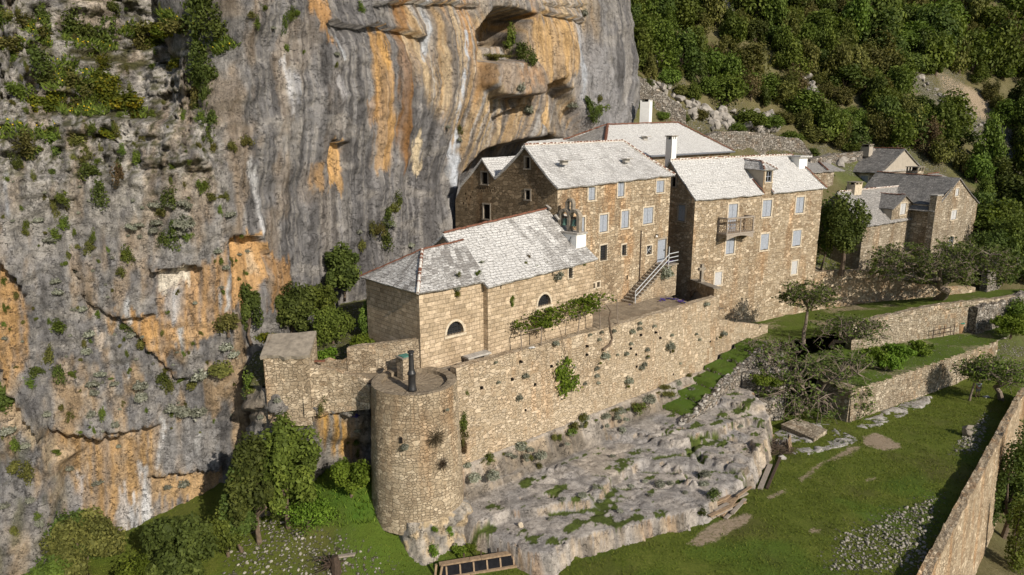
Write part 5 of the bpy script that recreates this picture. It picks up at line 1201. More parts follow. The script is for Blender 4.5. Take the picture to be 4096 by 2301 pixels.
roof_face(rf, [HR.w(gd0-.3, 1.0, gze-.1), HR.w(gd0-.3, we-.2, gze-.12), HR.w(gm_, we-.2, gza+.1), HR.w(gm_, .6, gza+.1)], .03, .1, .03, 29, .4); roof_face(rf, [HR.w(gd1+.3, we-.2, gze-.12), HR.w(gd1+.3, 1.0, gze-.1), HR.w(gm_, .6, gza+.1), HR.w(gm_, we-.2, gza+.1)], .03, .1, .03, 30, .4)
c_ = MB()
for u in (gd0, gd1-.2): fbox(c_, HR, u, u+.2, we+.01, -.3, wez, gze-.12)
dm = c_.build('dormer', M['plaster'], fh); rf.build('dormer_roof', M['roof_g'], dm); ridge(dm, [HR.w(gm_, we, gza+.13), HR.w(gm_, .4, gza+.13)], .1, .4, mortar=False)
d0, d1 = HR.uz(*Z3(1392, 800), we)[0], HR.uz(*Z3(1505, 800), we)[0]; zt_ = HR.uz(*Z3(1450, 765), we)[1]
c_ = MB(); fbox(c_, HR, d0, d1, we+.02, -.4, wez, zt_); dm = c_.build('dormer', M['surround_d'], fh); c_ = MB(); roof_face(c_, [HR.w(d0-.3, we-.3, zt_), HR.w(d1+.2, we-.3, zt_), HR.w(d1+.2, .3, zt_+.9), HR.w(d0-.3, .3, zt_+.9)], 0, .12, .02, 31, .4); c_.build('dormer_roof', M['roof_g'], dm)
pu0, pu1 = HR.uz(*Z3(1515, 800), bm_)[0], HR.uz(*Z3(1558, 800), bm_)[0]; c_ = MB(); fbox(c_, HR, pu0, pu1, bm_-.25, bm_+.5, -19, HR.uz(*Z3(1540, 690), bm_)[1]); c_.build('chimney_breast', M['wall_g'], fh); c_ = MB(); fbox(c_, HR, pu0-.1, pu1+.1, bm_-.35, bm_+.6, HR.uz(*Z3(1540, 690), bm_)[1], HR.uz(*Z3(1540, 680), bm_)[1]); c_.build('chimney_cap', M['greystone'], fh)
cu, cz = HR.uz(*Z3(1365, 585), 1.0); chimney(fh, HR.w(cu, 1.2, 0), 1.9, 1.5, cz-.8, HR.uz(*Z3(1365, 448), 1.0)[1], HR.ang, 'wall_g', hole=.5)
cu, cz = HR.uz(*Z3(862, 640), .2); chimney(fh, HR.w(cu, .2, 0), 1.7, 1.0, cz-.6, HR.uz(*Z3(862, 572), .2)[1], HR.ang, 'surround', hole=.25)

gh_ = thing('stone_house', 'far house with plain plastered gable and grey slate roof, uppermost on the right', 'house', HR.w(55, 9, -9))
gb, gu, gz_, gl0, gl1, gle = 6.0, 55.5, -1.8, 49.2, 62.6, -4.95; bk = HR.bz(*Z3(985, 280), gu)[0]; bk = min(max(bk, gb+8), gb+16)
mw = MB(); LF7 = Frame(HR.w(gl0, 0, 0), HR.ang-90); dd = pxr(LF7, *R_(Z3, 912, 523, 974, 625))
wall(mw, LF7, [(-bk, -12), (-gb, -12), (-gb, gle), (-bk, gle)], [rect(dd, .02)]); wall(mw, Frame(HR.w(gl1, 0, 0), HR.ang+90), [(gb, -12), (bk, -12), (bk, gle), (gb, gle)])
wall(mw, Frame(HR.w(gl1, bk, 0), HR.ang+180), [(0, -10), (gl1-gl0, -10), (gl1-gl0, gle), ((gl1-gl0)/2, gz_-.1), (0, gle)])
mw.build('wall', M['wall_g'], gh_)
m_ = MB(); pw = pxr(HR, *R_(Z3, 1155, 518, 1195, 590), gb); wall(m_, HR, [(gl0, -12), (gl1, -12), (gl1, gle), (gu, gz_-.12), (gl0, gle)], [rect(pw, .02)], .2, gb); m_.build('gable_wall', M['plaster'], gh_)
window(gh_, LF7, dd, 'shutter', name='door'); window(gh_, HR, pw, 'dark', gb, trim='surround_d')
m_ = MB(); fbox(m_, HR, gl0-.1, gl1+.1, gb-.25, gb-.003, gle-.1, gle+.12); m_.build('cornice', M['greystone'], gh_)
q_ = MB(); 
for i in range(9): fbox(q_, HR, gl0-.06, gl0+(.55 if i % 2 else .35), gb-.06, gb+.5, gle-.9-i*.5, gle-.45-i*.5)
q_.build('quoins', M['greystone'], gh_)
rf = MB(); roof_face(rf, [HR.w(gl0-.4, bk+.2, gle-.2), HR.w(gl0-.4, gb-.2, gle-.2), HR.w(gu, gb-.2, gz_), HR.w(gu, bk+.2, gz_)], .1, .14, .04, 32); roof_face(rf, [HR.w(gl1+.4, gb-.2, gle-.2), HR.w(gl1+.4, bk+.2, gle-.2), HR.w(gu, bk+.2, gz_), HR.w(gu, gb-.2, gz_)], .1, .14, .04, 33)
rf.build('roof', M['roof_g'], gh_); ridge(gh_, [HR.w(gu, gb, gz_+.05), HR.w(gu, bk, gz_+.05)], .12, .45, mortar=False)
cb = HR.bz(*Z3(962, 330), gu-2.2); chimney(gh_, HR.w(gu-2.2, cb[0], 0), 1.1, 1.3, cb[1]-.6, HR.bz(*Z3(962, 262), gu-2.2)[1], HR.ang, 'plaster')

lh_ = thing('outbuilding', 'low slate-roofed outbuilding between the east house and the far plastered house', 'outbuilding', HR.w(36, 12, -9))
lb = 9.0; u0, z0 = HR.uz(*Z3(430, 495), lb); u1, z1_ = HR.uz(*Z3(770, 492), lb); uw = HR.uz(*Z3(690, 550), lb)[0]
mw = MB(); wall(mw, HR, [(u0, -13), (uw, -13), (uw, z0-.1), (u0, z0-.1)], b=lb); wall(mw, Frame(HR.w(uw, 0, 0), HR.ang+90), [(lb, -13), (lb+6, -13), (lb+6, z0), (lb, z0)]); mw.build('wall', M['wall_g'], lh_)
rf = MB(); zr = HR.uz(*Z3(545, 392), lb+4)[1]; um = HR.uz(*Z3(545, 392), lb+4)[0]
roof_face(rf, [HR.w(u0-1, lb-.3, z0-.05), HR.w(u1, lb-.3, z0-.05), HR.w(u1+1, lb+4, zr), HR.w(u0, lb+4, zr)], .05, .13, .04, 34); roof_face(rf, [HR.w(u1, lb+8, z0), HR.w(u0-1, lb+8, z0), HR.w(u0, lb+4, zr), HR.w(u1+1, lb+4, zr)], .05, .13, .04, 35); rf.build('roof', M['roof_p'], lh_)
ua2, za2 = HR.uz(*Z3(640, 485), lb); ridge(lh_, [HR.w(um, lb+4, zr+.08), HR.w(ua2, lb-.1, z0+.1)], .12, .45, mortar=False)
ex = thing('outbuilding', 'small roof with red ridge tiles peeping out behind the far dormer house', 'outbuilding', HR.w(60, 3, -9))
u0, z0 = HR.uz(*Z3(1465, 512), 4); u1, z1_ = HR.uz(*Z3(1650, 492), 4); u2_ = HR.uz(*Z3(1700, 525), 4)[0]
mw = MB(); fbox(mw, HR, u0+.3, u2_, 2, 6, -14, z0-.6); mw.build('wall', M['wall_g'], ex); rf = MB(); roof_face(rf, [HR.w(u0, 1.6, z0-.9), HR.w(u2_+.3, 1.6, z0-.9), HR.w(u1, 4, z1_), HR.w(u0, 4, z0)], 0, .12, .03, 36); roof_face(rf, [HR.w(u2_+.3, 6.4, z0-.9), HR.w(u0, 6.4, z0-.9), HR.w(u0, 4, z0), HR.w(u1, 4, z1_)], 0, .12, .03, 37); rf.build('roof', M['roof_p'], ex)
ridge(ex, [HR.w(u0, 4, z0+.05), HR.w(u1, 4, z1_+.05)], .12, .45, mortar=False)
# ================================================================== WALLS, TERRACE AND SMALL THINGS
def sweep(pts, tops, bases, th, batter=.06, step=.45, rough=.04, toprough=.06, seed=0):
    """thick masonry wall along a polyline (front face on the right-hand side of the direction of travel)"""
    P = np.array([p[:2] for p in pts], float); s = np.concatenate([[0], np.cumsum(np.hypot(*np.diff(P, axis=0).T))]); n = max(3, int(s[-1]/step)+1)
    q = np.linspace(0, s[-1], n); X = np.interp(q, s, P[:, 0]); Y = np.interp(q, s, P[:, 1]); T_ = np.interp(q, s, tops)+toprough*2*(fbm(q/.9, q*0+seed, 401+seed, 3)-.5)*2; B = np.interp(q, s, bases)
    tx = np.gradient(X); ty = np.gradient(Y); L = np.hypot(tx, ty); nx, ny = ty/L, -tx/L
    mb = MB(); rows = []
    nv = 9
    prof = [(0+batter*(1-t_), 'z', t_) for t_ in np.linspace(0, 1, nv)]
    for off, _, t_ in prof:
        z = B+(T_-B)*t_; o = off*(T_-B)+rough*2*(fbm(q/.6+t_*9, q*0+t_*7, 411+seed, 3)-.5)*(1 if t_ < 1 else .6)
        rows.append(np.stack([X+nx*o, Y+ny*o, z], 1))
    for k in (.33, .66, 1.0):
        rows.append(np.stack([X-nx*th*k, Y-ny*th*k, T_+toprough*2*(fbm(q/.5, q*0+k*5, 421+seed, 3)-.5)], 1))
    rows.append(np.stack([X-nx*th, Y-ny*th, B], 1))
    G_ = np.stack(rows, 1); N, m = G_.shape[:2]
    fs = [(i*m+j, (i+1)*m+j, (i+1)*m+j+1, i*m+j+1) for i in range(N-1) for j in range(m-1)]
    fs += [tuple(range(m))[::-1], tuple((N-1)*m+j for j in range(m))]
    mb.add(G_.reshape(-1, 3), fs); return mb
def runwall(name, label, pts, tops, bases, th, mat, cat='wall', group=None, **kw):
    o = sweep(pts, tops, bases, th, **kw).build(name, M[mat]); return tag(o, label, cat, group)
def P2(fr, a, b): q = fr.w(a, b, 0); return (q[0], q[1])

# ---------------------------------------------------------------- bastion and retaining wall
bt = thing('bastion', 'round stone bastion tower at the near end of the terrace', 'tower', (tc[0], tc[1], -22))
nth = 96; zs_ = np.linspace(-22.6, -14.12, 30); th_ = np.linspace(0, 2*math.pi, nth+1)
TH, ZT = np.meshgrid(th_, zs_, indexing='ij')
RR_ = 2.5+.042*(-14.1-ZT)+.05*(fbm(TH*9, ZT*1.6, 431, 3)-.5)*2*ss(-14.1, -14.5, ZT)
RR_ = np.where(TH > 2*math.pi-1e-6, RR_[0:1], RR_)
q = np.stack([tc[0]+RR_*np.cos(TH), tc[1]+RR_*np.sin(TH), ZT], -1)
capr = [(2.51, -14.12), (2.3, -14.09), (1.95, -14.12), (2.0, -14.36), (0, -14.36)]
m_ = MB(); m_.add(q.reshape(-1, 3), [(i*30+j, (i+1)*30+j, (i+1)*30+j+1, i*30+j+1) for i in range(nth) for j in range(29)])
tw = m_.build('wall', M['wall_d'], bt, smooth=True)
uvl = tw.data.uv_layers[0]; vi = np.empty(len(tw.data.loops), np.int32); tw.data.loops.foreach_get('vertex_index', vi)
uvv = np.stack([(TH*2.95).reshape(-1)[vi], ZT.reshape(-1)[vi]], 1).astype(np.float32); uvl.data.foreach_set('uv', uvv.ravel())
m_ = MB(); vs = []; 
for r, z in capr: vs += [(tc[0]+max(r, .01)*math.cos(a_), tc[1]+max(r, .01)*math.sin(a_), z) for a_ in th_[:-1]]
m_.add(vs, [(i*nth+j, i*nth+(j+1) % nth, (i+1)*nth+(j+1) % nth, (i+1)*nth+j) for i in range(4) for j in range(nth)]); M['paving'] = ashlar('flagstones', (.27, .215, .15), (.35, .285, .205), (.15, .12, .085), .8, .6, grey_amt=.6)
cpm = m_.build('parapet_cap', M['paving'], bt, jit=.01)
sl_ = MB(); pz_ = onplane(1604, 1762, A(0, 35.72, 0), A(0, 1, 0)); sl_.cbox(pz_+A(0, .12, 0), .15, .3, .34, 0); sl_.build('slit', M['dark'], bt)

pts = [P2(WF, a_, 0) for a_ in (-.5, 4, 10, 16, 22, 28.9)]
rw = runwall('retaining_wall', 'long high pale stone retaining wall below the monastery terrace, dotted with grey plants', pts, [-13.98, -14.0, -14.06, -14.1, -14.1, -14.08], [-21.3]*6, .62, 'wall_c', batter=.035, rough=.05, toprough=.035)
runwall('low_wall', 'lower continuation of the retaining wall stepping down below the east house', [P2(WF, 28.7, .05), P2(WF, 29.6, .05), P2(WF, 34, .0), P2(WF, 38.9, 0)], [-16.1, -16.35, -17.5, -18.6], [-21.4]*4, .5, 'wall_c', batter=.03, seed=2)
# put-log holes of the big wall
for x, y in ((2349, 1385), (2624, 1330), (2641, 1352), (2564, 1340), (2523, 1394), (2544, 1418), (2206, 1465), (2348, 1419), (2839, 1366), (2690, 1497), (2140, 1538), (2049, 1517), (1927, 1551), (2084, 1447), (2100, 1640), (2545, 1466)):
    q = onplane(x, y, WF.p+WF.k*-.14, WF.k); MB().cbox(q, .13, .2, .15, WF.ang).build('putlog_hole', M['dark'], rw)

# ---------------------------------------------------------------- terrace paving
q = [WF.w(-4.2, .35, 0), WF.w(10, .35, 0), WF.w(26.3, .35, 0), WF.w(27.2, 4.2, 0), H1.w(16.2, -.5, 0), H1.w(15.9, .4, 0), H1.w(2, .4, 0), CH.w(0, 2, 0), AP.w(0, 1, 0), AP.w(-1.2, 2.0, 0), A(-10.6, 41.2, 0), A(-9.8, 39.6, 0), A(-8.3, 38.4, 0)]
q = np.array(q)[:, :2]; X, Y = np.meshgrid(np.arange(-12, 26, .3), np.arange(36, 66, .3), indexing='ij')
mk = polymask(X, Y, q, .01) > .5; kk = mk[:-1, :-1] & mk[1:, 1:] | mk[1:, :-1]
rr0 = np.hypot(X-tc[0], Y-tc[1]); kk &= (rr0[:-1, :-1] > 1.95)
tp, terr_b = gridmesh('terrace_paving', np.stack([X, Y, Tz+.03*(fbm(X, Y, 441, 3)-.5)*2], -1), None, keep=kk) if False else (None, None)
tm_ = MB(); ii = np.argwhere(kk)
Zt_ = Tz+.05*(fbm(X, Y, 441, 3)-.5)*2
idm = {}
def vid(i, j):
    if (i, j) not in idm: idm[(i, j)] = len(tm_.v); tm_.v.append((X[i, j], Y[i, j], Zt_[i, j]))
    return idm[(i, j)]
for i, j in ii: tm_.f.append((vid(i, j), vid(i+1, j), vid(i+1, j+1), vid(i, j+1)))
o = tm_.build('terrace_paving', M['paving']); o['kind'] = 'structure'
pit = MB(); pit.add([WF.w(25.5, .4, -15.6), WF.w(31, .4, -15.6), H2.w(1, 1, -15.6), H1.w(15.5, 1, -15.6)], [(0, 1, 2, 3)]); o = pit.build('terrace_paving', M['paving']); o['kind'] = 'structure'
patch('courtyard_ground', [(-6.2, 41.5, -14.5), (-9.5, 40.2, -14.6), (-13, 39.4, -14.7), (-15.6, 39.6, -14.9), (-17, 42, -14.6), (-17.2, 46, -13.4), (-15, 52, -12.4), (-10, 57, -12.6), (-5.5, 52, -13.6)], M['slope'], (.45, .3, .3), amp=.35, seed=9)

# ---------------------------------------------------------------- courtyard walls and the ruin on the ledge
c0 = zp(1440, 1500, Tz); yv = c0[1]
tl_ = lambda x, y: yp(x, y, 40.4)
runwall('courtyard_wall', 'low pale wall between the chapel apse and the bastion, behind the black iron column', [(-10.25, 40.55), (-8, 40.5), (-5.75, 40.55)], [vert(A(-10.2, 40.5, 0), 1390), vert(A(-8, 40.5, 0), 1373), vert(A(-5.8, 40.4, 0), 1358)], [-15]*3, .45, 'wall_d', seed=3)
runwall('courtyard_wall', 'crumbling low wall running from the courtyard gap to the ruined hut', [(-13.6, 41.2), (-12, 41.0), (-10.25, 40.6)], [vert(A(-13.6, 41.2, 0), 1450), vert(A(-12, 41, 0), 1446), vert(A(-10.25, 40.6, 0), 1440)], [-15.2]*3, .4, 'wall_d', toprough=.14, seed=4)
lw = [(-12.6, 38.75), (-11.2, 39.3), (-9.9, 39.3), (-9.0, 38.9), (-8.5, 38.5)]
runwall('parapet_wall', 'rough stone parapet on the rock ledge between the ruined hut and the bastion', lw, [vert(A(*lw[0], 0), 1462), vert(A(*lw[1], 0), 1478), vert(A(*lw[2], 0), 1498), vert(A(*lw[3], 0), 1524), vert(A(*lw[4], 0), 1545)], [-16.6, -16.6, -16.4, -16.2, -16.0], .6, 'wall_d', toprough=.12, rough=.09, seed=5)
ru_ = thing('ruined_hut', 'small ruined stone hut with one big sloping stone slab for a roof, on the ledge', 'hut', (-13.6, 39.6, -16))
RF = Frame((-14.75, 38.6), 3); zf_ = RF.uz(1120, 1420)[1]; zk_ = RF.uz(1120, 1338, 1.9)[1]
mw = MB(); wd = 2.65
wall(mw, RF, [(0, -17.2), (wd, -17.2), (wd, zf_), (0, zf_)]); wall(mw, Frame(RF.w(0, 0, 0), RF.ang-90), [(-2.2, -17), (0, -17), (0, zf_), (-2.2, zk_+.05)]); wall(mw, Frame(RF.w(wd, 0, 0), RF.ang+90), [(0, -17), (2.2, -17), (2.2, zk_+.05), (0, zf_)])
mw.build('wall', M['wall_d'], ru_, jit=.02)
rf = MB(); roof_face(rf, [RF.w(-.12, -.15, zf_-.05), RF.w(wd+.05, -.15, zf_-.02), RF.w(wd+.05, 2.1, zk_+.12), RF.w(-.25, 2.1, zk_-.05)], 0, .22, .06, 41, .35); rf.build('roof', M['oldstone'], ru_)
tag(MB().cbox(yp(1265, 1444, 40.2), 1.05, .25, .08, 2).build('clay_tile', M['tile']), 'strip of red clay tile lying on the crumbling courtyard wall', 'tile')

# ---------------------------------------------------------------- iron column, stone box, bench
pl = zp(1649, 1566, Tz); pl = A(pl[0], pl[1], -14.36)
ic = thing('iron_column', 'tall black cast-iron column standing alone on the bastion', 'column', pl)
m_ = MB(); h_ = vert(pl, 1403)+14.36; m_.lathe(pl, [(.27, 0), (.27, .12), (.23, .2), (.205, .95), (.25, 1.0), (.26, 1.1), (.2, 1.16), (.165, 1.3), (.145, h_-.25), (.15, h_-.14)], 20); m_.build('shaft', M['iron'], ic, smooth=True)
m_ = MB(); m_.lathe(pl+A(0, 0, h_-.14), [(.15, 0), (.2, .03), (.2, .1), (.15, .14)], 20); m_.build('cap', M['iron'], ic)
b0_ = zp(1614, 1526, Tz); bx_ = thing('stone_cistern', 'small square stone cistern box with green metal lid by the courtyard wall', 'cistern', b0_)
BF = Frame(b0_, 42); ht = vert(b0_, 1440)-Tz
m_ = MB(); fbox(m_, BF, 0, .68, 0, .68, Tz-.1, Tz+ht); m_.build('box', M['wall_d'], bx_); m_ = MB(); fbox(m_, BF, -.05, .73, -.05, .73, Tz+ht, Tz+ht+.08); m_.build('rim', M['oldstone'], bx_); m_ = MB(); fbox(m_, BF, .1, .66, .06, .64, Tz+ht+.08, Tz+ht+.13); m_.build('lid', M['copper'], bx_)
bf = Frame(AP.w(3.1, -.1, 0), 42); bn = thing('stone_bench', 'low bench of rough stone slabs in the corner beside the chapel wall', 'bench', AP.w(4.2, -.5, Tz))
m_ = MB(); fbox(m_, bf, 0, 1.9, -.75, -.05, Tz+.38, Tz+.5); m_.build('seat', M['greystone'], bn, jit=.03); 
for u in (.1, 1.35): m_ = MB(); fbox(m_, bf, u, u+.4, -.65, -.1, Tz-.05, Tz+.38); m_.build('leg', M['oldstone'], bn, jit=.03)
pv = MB()
for i in range(9): pv.cbox(AP.w(.9+i*.45+rng.normal(0, .1), -.55+rng.normal(0, .15), Tz+.06), .5, .45, .14, 42+rng.normal(0, 14))
tag(pv.build('stone_kerb', M['oldstone'], jit=.02), 'row of mossy loose kerb slabs along the foot of the apse', 'kerb')
wq = onplane(2126, 1389, WF.w(0, -.1, 0), WF.k); wq[2] = -13.98
tag(MB().add([wq+A(-.25, -.1, .03), wq+A(.05, -.22, .07), wq+A(.3, 0, .03), wq+A(.12, .2, .07), wq+A(-.12, .16, .03)], [(0, 1, 2, 3, 4)]).rock(wq+A(0, 0, .02), .24, .17, .05, 5).build('stone', M['white']), 'white stone lying on top of the long retaining wall', 'stone')

# ---------------------------------------------------------------- stairs to the west house
us0 = H1.uz(2488, 1205, -.1)[0]; us1 = dr[0]-.35; zs0, zs1 = Tz, dr[2]-.02; ns = 14; sw_ = 1.35
sc = thing('staircase', 'steep stone staircase with pale steel handrail up to the grey door', 'staircase', H1.w((us0+us1)/2, -.7, Tz))
m_ = MB(); rise = (zs1-zs0)/ns; go = (us1-us0)/(ns-1)
for i in range(ns-1):
    fbox(m_, H1, us0+i*go-.03, us0+(i+1)*go+.02, -sw_, -.02, zs0+(i+1)*rise-.09, zs0+(i+1)*rise)
m_.build('steps', M['oldstone'], sc, jit=.008)
m_ = MB(); P_ = [(us0, zs0-.3)]
for i in range(ns-1): P_ += [(us0+i*go, zs0+(i+1)*rise-.1), (us0+(i+1)*go, zs0+(i+1)*rise-.1)]
P_ += [(us1+1.75, zs1-.1), (us1+1.75, zs0-.3)]
SFr = Frame(H1.w(0, -sw_+.03, 0), H1.ang); wall(m_, SFr, P_); 
wall(m_, Frame(H1.w(us1+1.75, -sw_+.03, 0), H1.ang+90), [(0, zs0-.3), (sw_, zs0-.3), (sw_, zs1-.1), (0, zs1-.1)])
for i in range(ns-1): fbox(m_, H1, us0+i*go, us0+(i+1)*go, -sw_+.06, -.03, zs0-.2, zs0+(i+1)*rise-.092)
m_.build('side_wall', M['wall_d'], sc)
m_ = MB(); fbox(m_, H1, us1-.02, us1+1.9, -sw_-.05, -.02, zs1-.1, zs1); m_.build('landing', M['oldstone'], sc)
rl = MB(); bo = -sw_+.02
pA, pB = H1.w(us0+.25, bo, zs0), H1.w(us1+.25, bo, zs1)
for hh in (.55, 1.0): rl.tube([pA+A(0, 0, hh+.1), pB+A(0, 0, hh)], .045, 6)
rl.tube([pA, pA+A(0, 0, 1.15)], .045, 6); rl.tube([pB-A(0, 0, .3), pB+A(0, 0, 1.75)], .045, 6)
pC = H1.w(us1+1.85, bo, zs1)
for hh in (.3, .68, 1.06): rl.tube([pB+A(0, 0, hh), pC+A(0, 0, hh)], .045, 6)
rl.build('handrail', M['rail'], sc)
u_, z_ = H1.uz(*Z1(1697, 918)); cm = thing('wall_lamp', 'small black and white lamp on the wall above the grey door', 'lamp', H1.w(u_, -.15, z_)); m_ = MB(); m_.cbox(H1.w(u_+.08, -.12, z_+.08), .14, .26, .14, H1.ang); m_.build('bracket', M['iron'], cm); m_ = MB(); m_.lathe(H1.w(u_-.08, -.2, z_-.12), [(.03, 0), (.1, .04), (.11, .12), (.05, .2)], 12); m_.build('shade', M['white'], cm, smooth=True)

# ---------------------------------------------------------------- pergola over the path
pg = thing('pergola', 'rickety pole pergola along the top of the retaining wall in front of the chapel', 'pergola', WF.w(9, .6, Tz))
def wfp(x, y, b): q = onplane(x, y, WF.w(0, b, 0), WF.k); return WF.loc(q)
fronts = [((2088, 1391), (2083, 1330)), ((2166, 1420), (2166, 1311)), ((2312, 1385), (2320, 1256)), ((2401, 1364), (2398, 1232)), ((2470, 1347), (2468, 1200))]
tops_ = []
for (x0, y0), (x1, y1) in fronts:
    a0, _, z0 = wfp(x0, y0, .1); a1, _, z1_ = wfp(x1, y1, .15); z0 = -14.05; m_ = MB(); m_.tube([WF.w(a0, .15, z0), WF.w((a0+a1)/2+.03, .17, (z0+z1_)/2), WF.w(a1, .15, z1_+.05)], [.05, .045, .035], 6); m_.build('post', M['bark_p'], pg); tops_.append((a1, z1_))
a_l, _, z_l = wfp(2054, 1262, 2.0); a_r, _, z_r = wfp(2376, 1176, 2.2)
rl = MB(); rl.tube([WF.w(a1, .15, z1_) for a1, z1_ in tops_], .03, 5); rl.tube([WF.w(a_l, 2.0, z_l), WF.w((a_l+a_r)/2, 2.1, (z_l+z_r)/2-.1), WF.w(a_r, 2.2, z_r)], .03, 5); rl.tube([WF.w(a_l, 2.0, z_l), WF.w(tops_[0][0], .15, tops_[0][1])], .03, 5); rl.tube([WF.w(a_r, 2.2, z_r), WF.w(tops_[-1][0], .15, tops_[-1][1])], .03, 5)
for i in range(7):
    t_ = (i+.5)/7; ta = tops_[0][0]+(tops_[-1][0]-tops_[0][0])*t_; tz_ = np.interp(ta, [p[0] for p in tops_], [p[1] for p in tops_]); rl.tube([WF.w(ta, .1, tz_+.03), WF.w(a_l+(a_r-a_l)*t_, 2.15, z_l+(z_r-z_l)*t_+.02)], .02, 4)
rl.build('rails', M['bark_p'], pg)
for t_ in (.1, .5, .9): a_ = a_l+(a_r-a_l)*t_; m_ = MB(); m_.tube([WF.w(a_, 1.9, Tz), WF.w(a_, 2.0, z_l+(z_r-z_l)*t_)], .035, 5); m_.build('post', M['wood_d'], pg)

# ---------------------------------------------------------------- dry-stone and garden walls
W0p = [zp(2735, 1700, -21.9), zp(2830, 1606, -21.1), zp(2926, 1510, -20.3), zp(3004, 1436, -19.7), zp(3070, 1376, -19.2)]
runwall('dry_stone_wall', 'rough dry-stone wall of grey boulders beside the grassy steps', [(p[0], p[1]) for p in W0p], [p[2] for p in W0p], [-23.4, -23.6, -24, -24.3, -24.4], .55, 'dry', batter=.1, rough=.16, toprough=.14, seed=6)
st_ = MB()
for i in range(26):
    t_ = i/25; k_ = t_*4; j = min(3, int(k_)); p = W0p[j]+(W0p[j+1]-W0p[j])*(k_-j); st_.rock(p+A(-.17+rng.normal(0, .12), .15+rng.normal(0, .12), .02), .25+rng.random()*.15, .22, .17, 500+i, rng.random()*180, 2)
tag(st_.build('coping_stones', M['greystone']), 'loose grey coping stones along the top of the dry-stone wall', 'stones')['kind'] = 'stuff'
w1a = zp(3393, 1687, -24.35); w1b = zp(3722, 1561, -24.6); d1 = (w1b-w1a)/np.linalg.norm((w1b-w1a)[:2]); w1c = w1a+d1*29
nn1 = np.array([d1[1], -d1[0], 0]); t1a = vert(w1a, 1552); t1b = onplane(4003, 1343, w1a, nn1)[2]
runwall('garden_wall', 'long stone garden wall behind the grass, second level up, lit by the sun', [w1a, (w1a+w1c)/2, w1c], [t1a, (t1a+t1b)/2, t1b], [-25.4]*3, .75, 'wall_g', batter=.04, toprough=.09, rough=.07, seed=7)
g1_ = zp(3258, 1634, -24.35); runwall('garden_wall', 'shaded return of the garden wall beside the dark gateway', [(g1_[0], g1_[1]), (w1a[0]-.02, w1a[1]+.05)], [-20.9, t1a-.05], [-25.4]*2, .6, 'wall_g', toprough=.08, seed=8)
q0_ = (20.3, 57.0); q1_ = (25.1, 58.6)
gw = runwall('garden_wall', 'weathered wall in tree shade left of the dark gateway', [q0_, (22.5, 57.7), q1_], [-20.4, -20.3, -20.1], [-25.2]*3, .6, 'dry', toprough=.12, rough=.12, seed=9)
runwall('planter_wall', 'low rough wall holding a green planted ledge in front of the shaded wall', [(19.2, 54.4), (21.6, 55.5), (23.9, 56.4)], [-22.6, -22.5, -22.4], [-25]*3, 1.0, 'dry', toprough=.1, rough=.12, seed=10)
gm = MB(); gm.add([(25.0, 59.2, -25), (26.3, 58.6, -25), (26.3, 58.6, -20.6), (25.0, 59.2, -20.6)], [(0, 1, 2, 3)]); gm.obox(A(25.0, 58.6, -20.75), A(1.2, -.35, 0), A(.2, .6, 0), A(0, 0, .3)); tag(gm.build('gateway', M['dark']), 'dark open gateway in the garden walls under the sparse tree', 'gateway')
w2c = zp(3490, 1387, -21.1); w2e = zp(3819, 1334, -21.1); d2 = (w2e-w2c)/np.linalg.norm((w2e-w2c)[:2]); nn2 = np.array([d2[1], -d2[0], 0]); w2l = w2c-d2*3.2; w2r = w2c+d2*22
u0 = onplane(3471, 1280, w2c, nn2); u1 = onplane(3761, 1218, w2c, nn2); u2 = onplane(4012, 1193, w2c, nn2)
runwall('terrace_wall', 'middle terrace wall with white rock showing at its foot, above the green bed', [w2l, u0, u1, u2, w2r], [-18.2, u0[2], u1[2], u2[2], u2[2]], [-22]*5, .6, 'wall_g', toprough=.07, rough=.07, seed=11)
c3 = H2.w(W2_-.1, -.02, 0); w3b = zp(3722, 1189, -18.3)
dl = np.array([w3b[0], 78.2]); tt = lambda X_, Y_, y: vert(A(X_, Y_, 0), y)
pts3 = [(c3[0], c3[1]), (40.5, 77.3), (48.3, 78.5), (56, 80.5)]
runwall('terrace_wall', 'upper terrace wall running from the corner of the east house behind the leaning tree', pts3, [tt(*pts3[0], 1088), tt(*pts3[1], 1080), tt(*pts3[2], 1140), tt(*pts3[3], 1150)], [-21]*4, .6, 'wall_b', toprough=.06, rough=.06, seed=12)
# boundary wall of the meadow
gA, gB = GW0-GWd*9-GWk*.3, GW0+GWd*39-GWk*.3
runwall('boundary_wall', 'tall sloping boundary wall along the lower right edge of the meadow', [(gB[0], gB[1]), ((gA+gB)[0]/2, (gA+gB)[1]/2), (gA[0], gA[1])][::-1], [-23.35, -23.55, -23.9], [-34]*3, .55, 'wall_a', batter=.05, toprough=.10, rough=.08, seed=13)
# rubble wall end far right
r0_ = hit(hill_b, 3990, 1160)[0]
if r0_ is not None: runwall('rubble_wall', 'short rubble wall end at the far right below the woods', [(57, 80.2), (61, 82.2), (66, 84.5)], [-15.2, -14.6, -15.4], [-21]*3, .7, 'dry', rough=.12, toprough=.14, seed=14)
runwall('rubble_wall', 'broken grey rubble wall above the bright green patch at the right edge', [(50.5, 71.8), (56, 74.8), (62, 78)], [-18.2, -18.0, -17.2], [-22.5]*3, .8, 'dry', rough=.16, toprough=.2, seed=15)
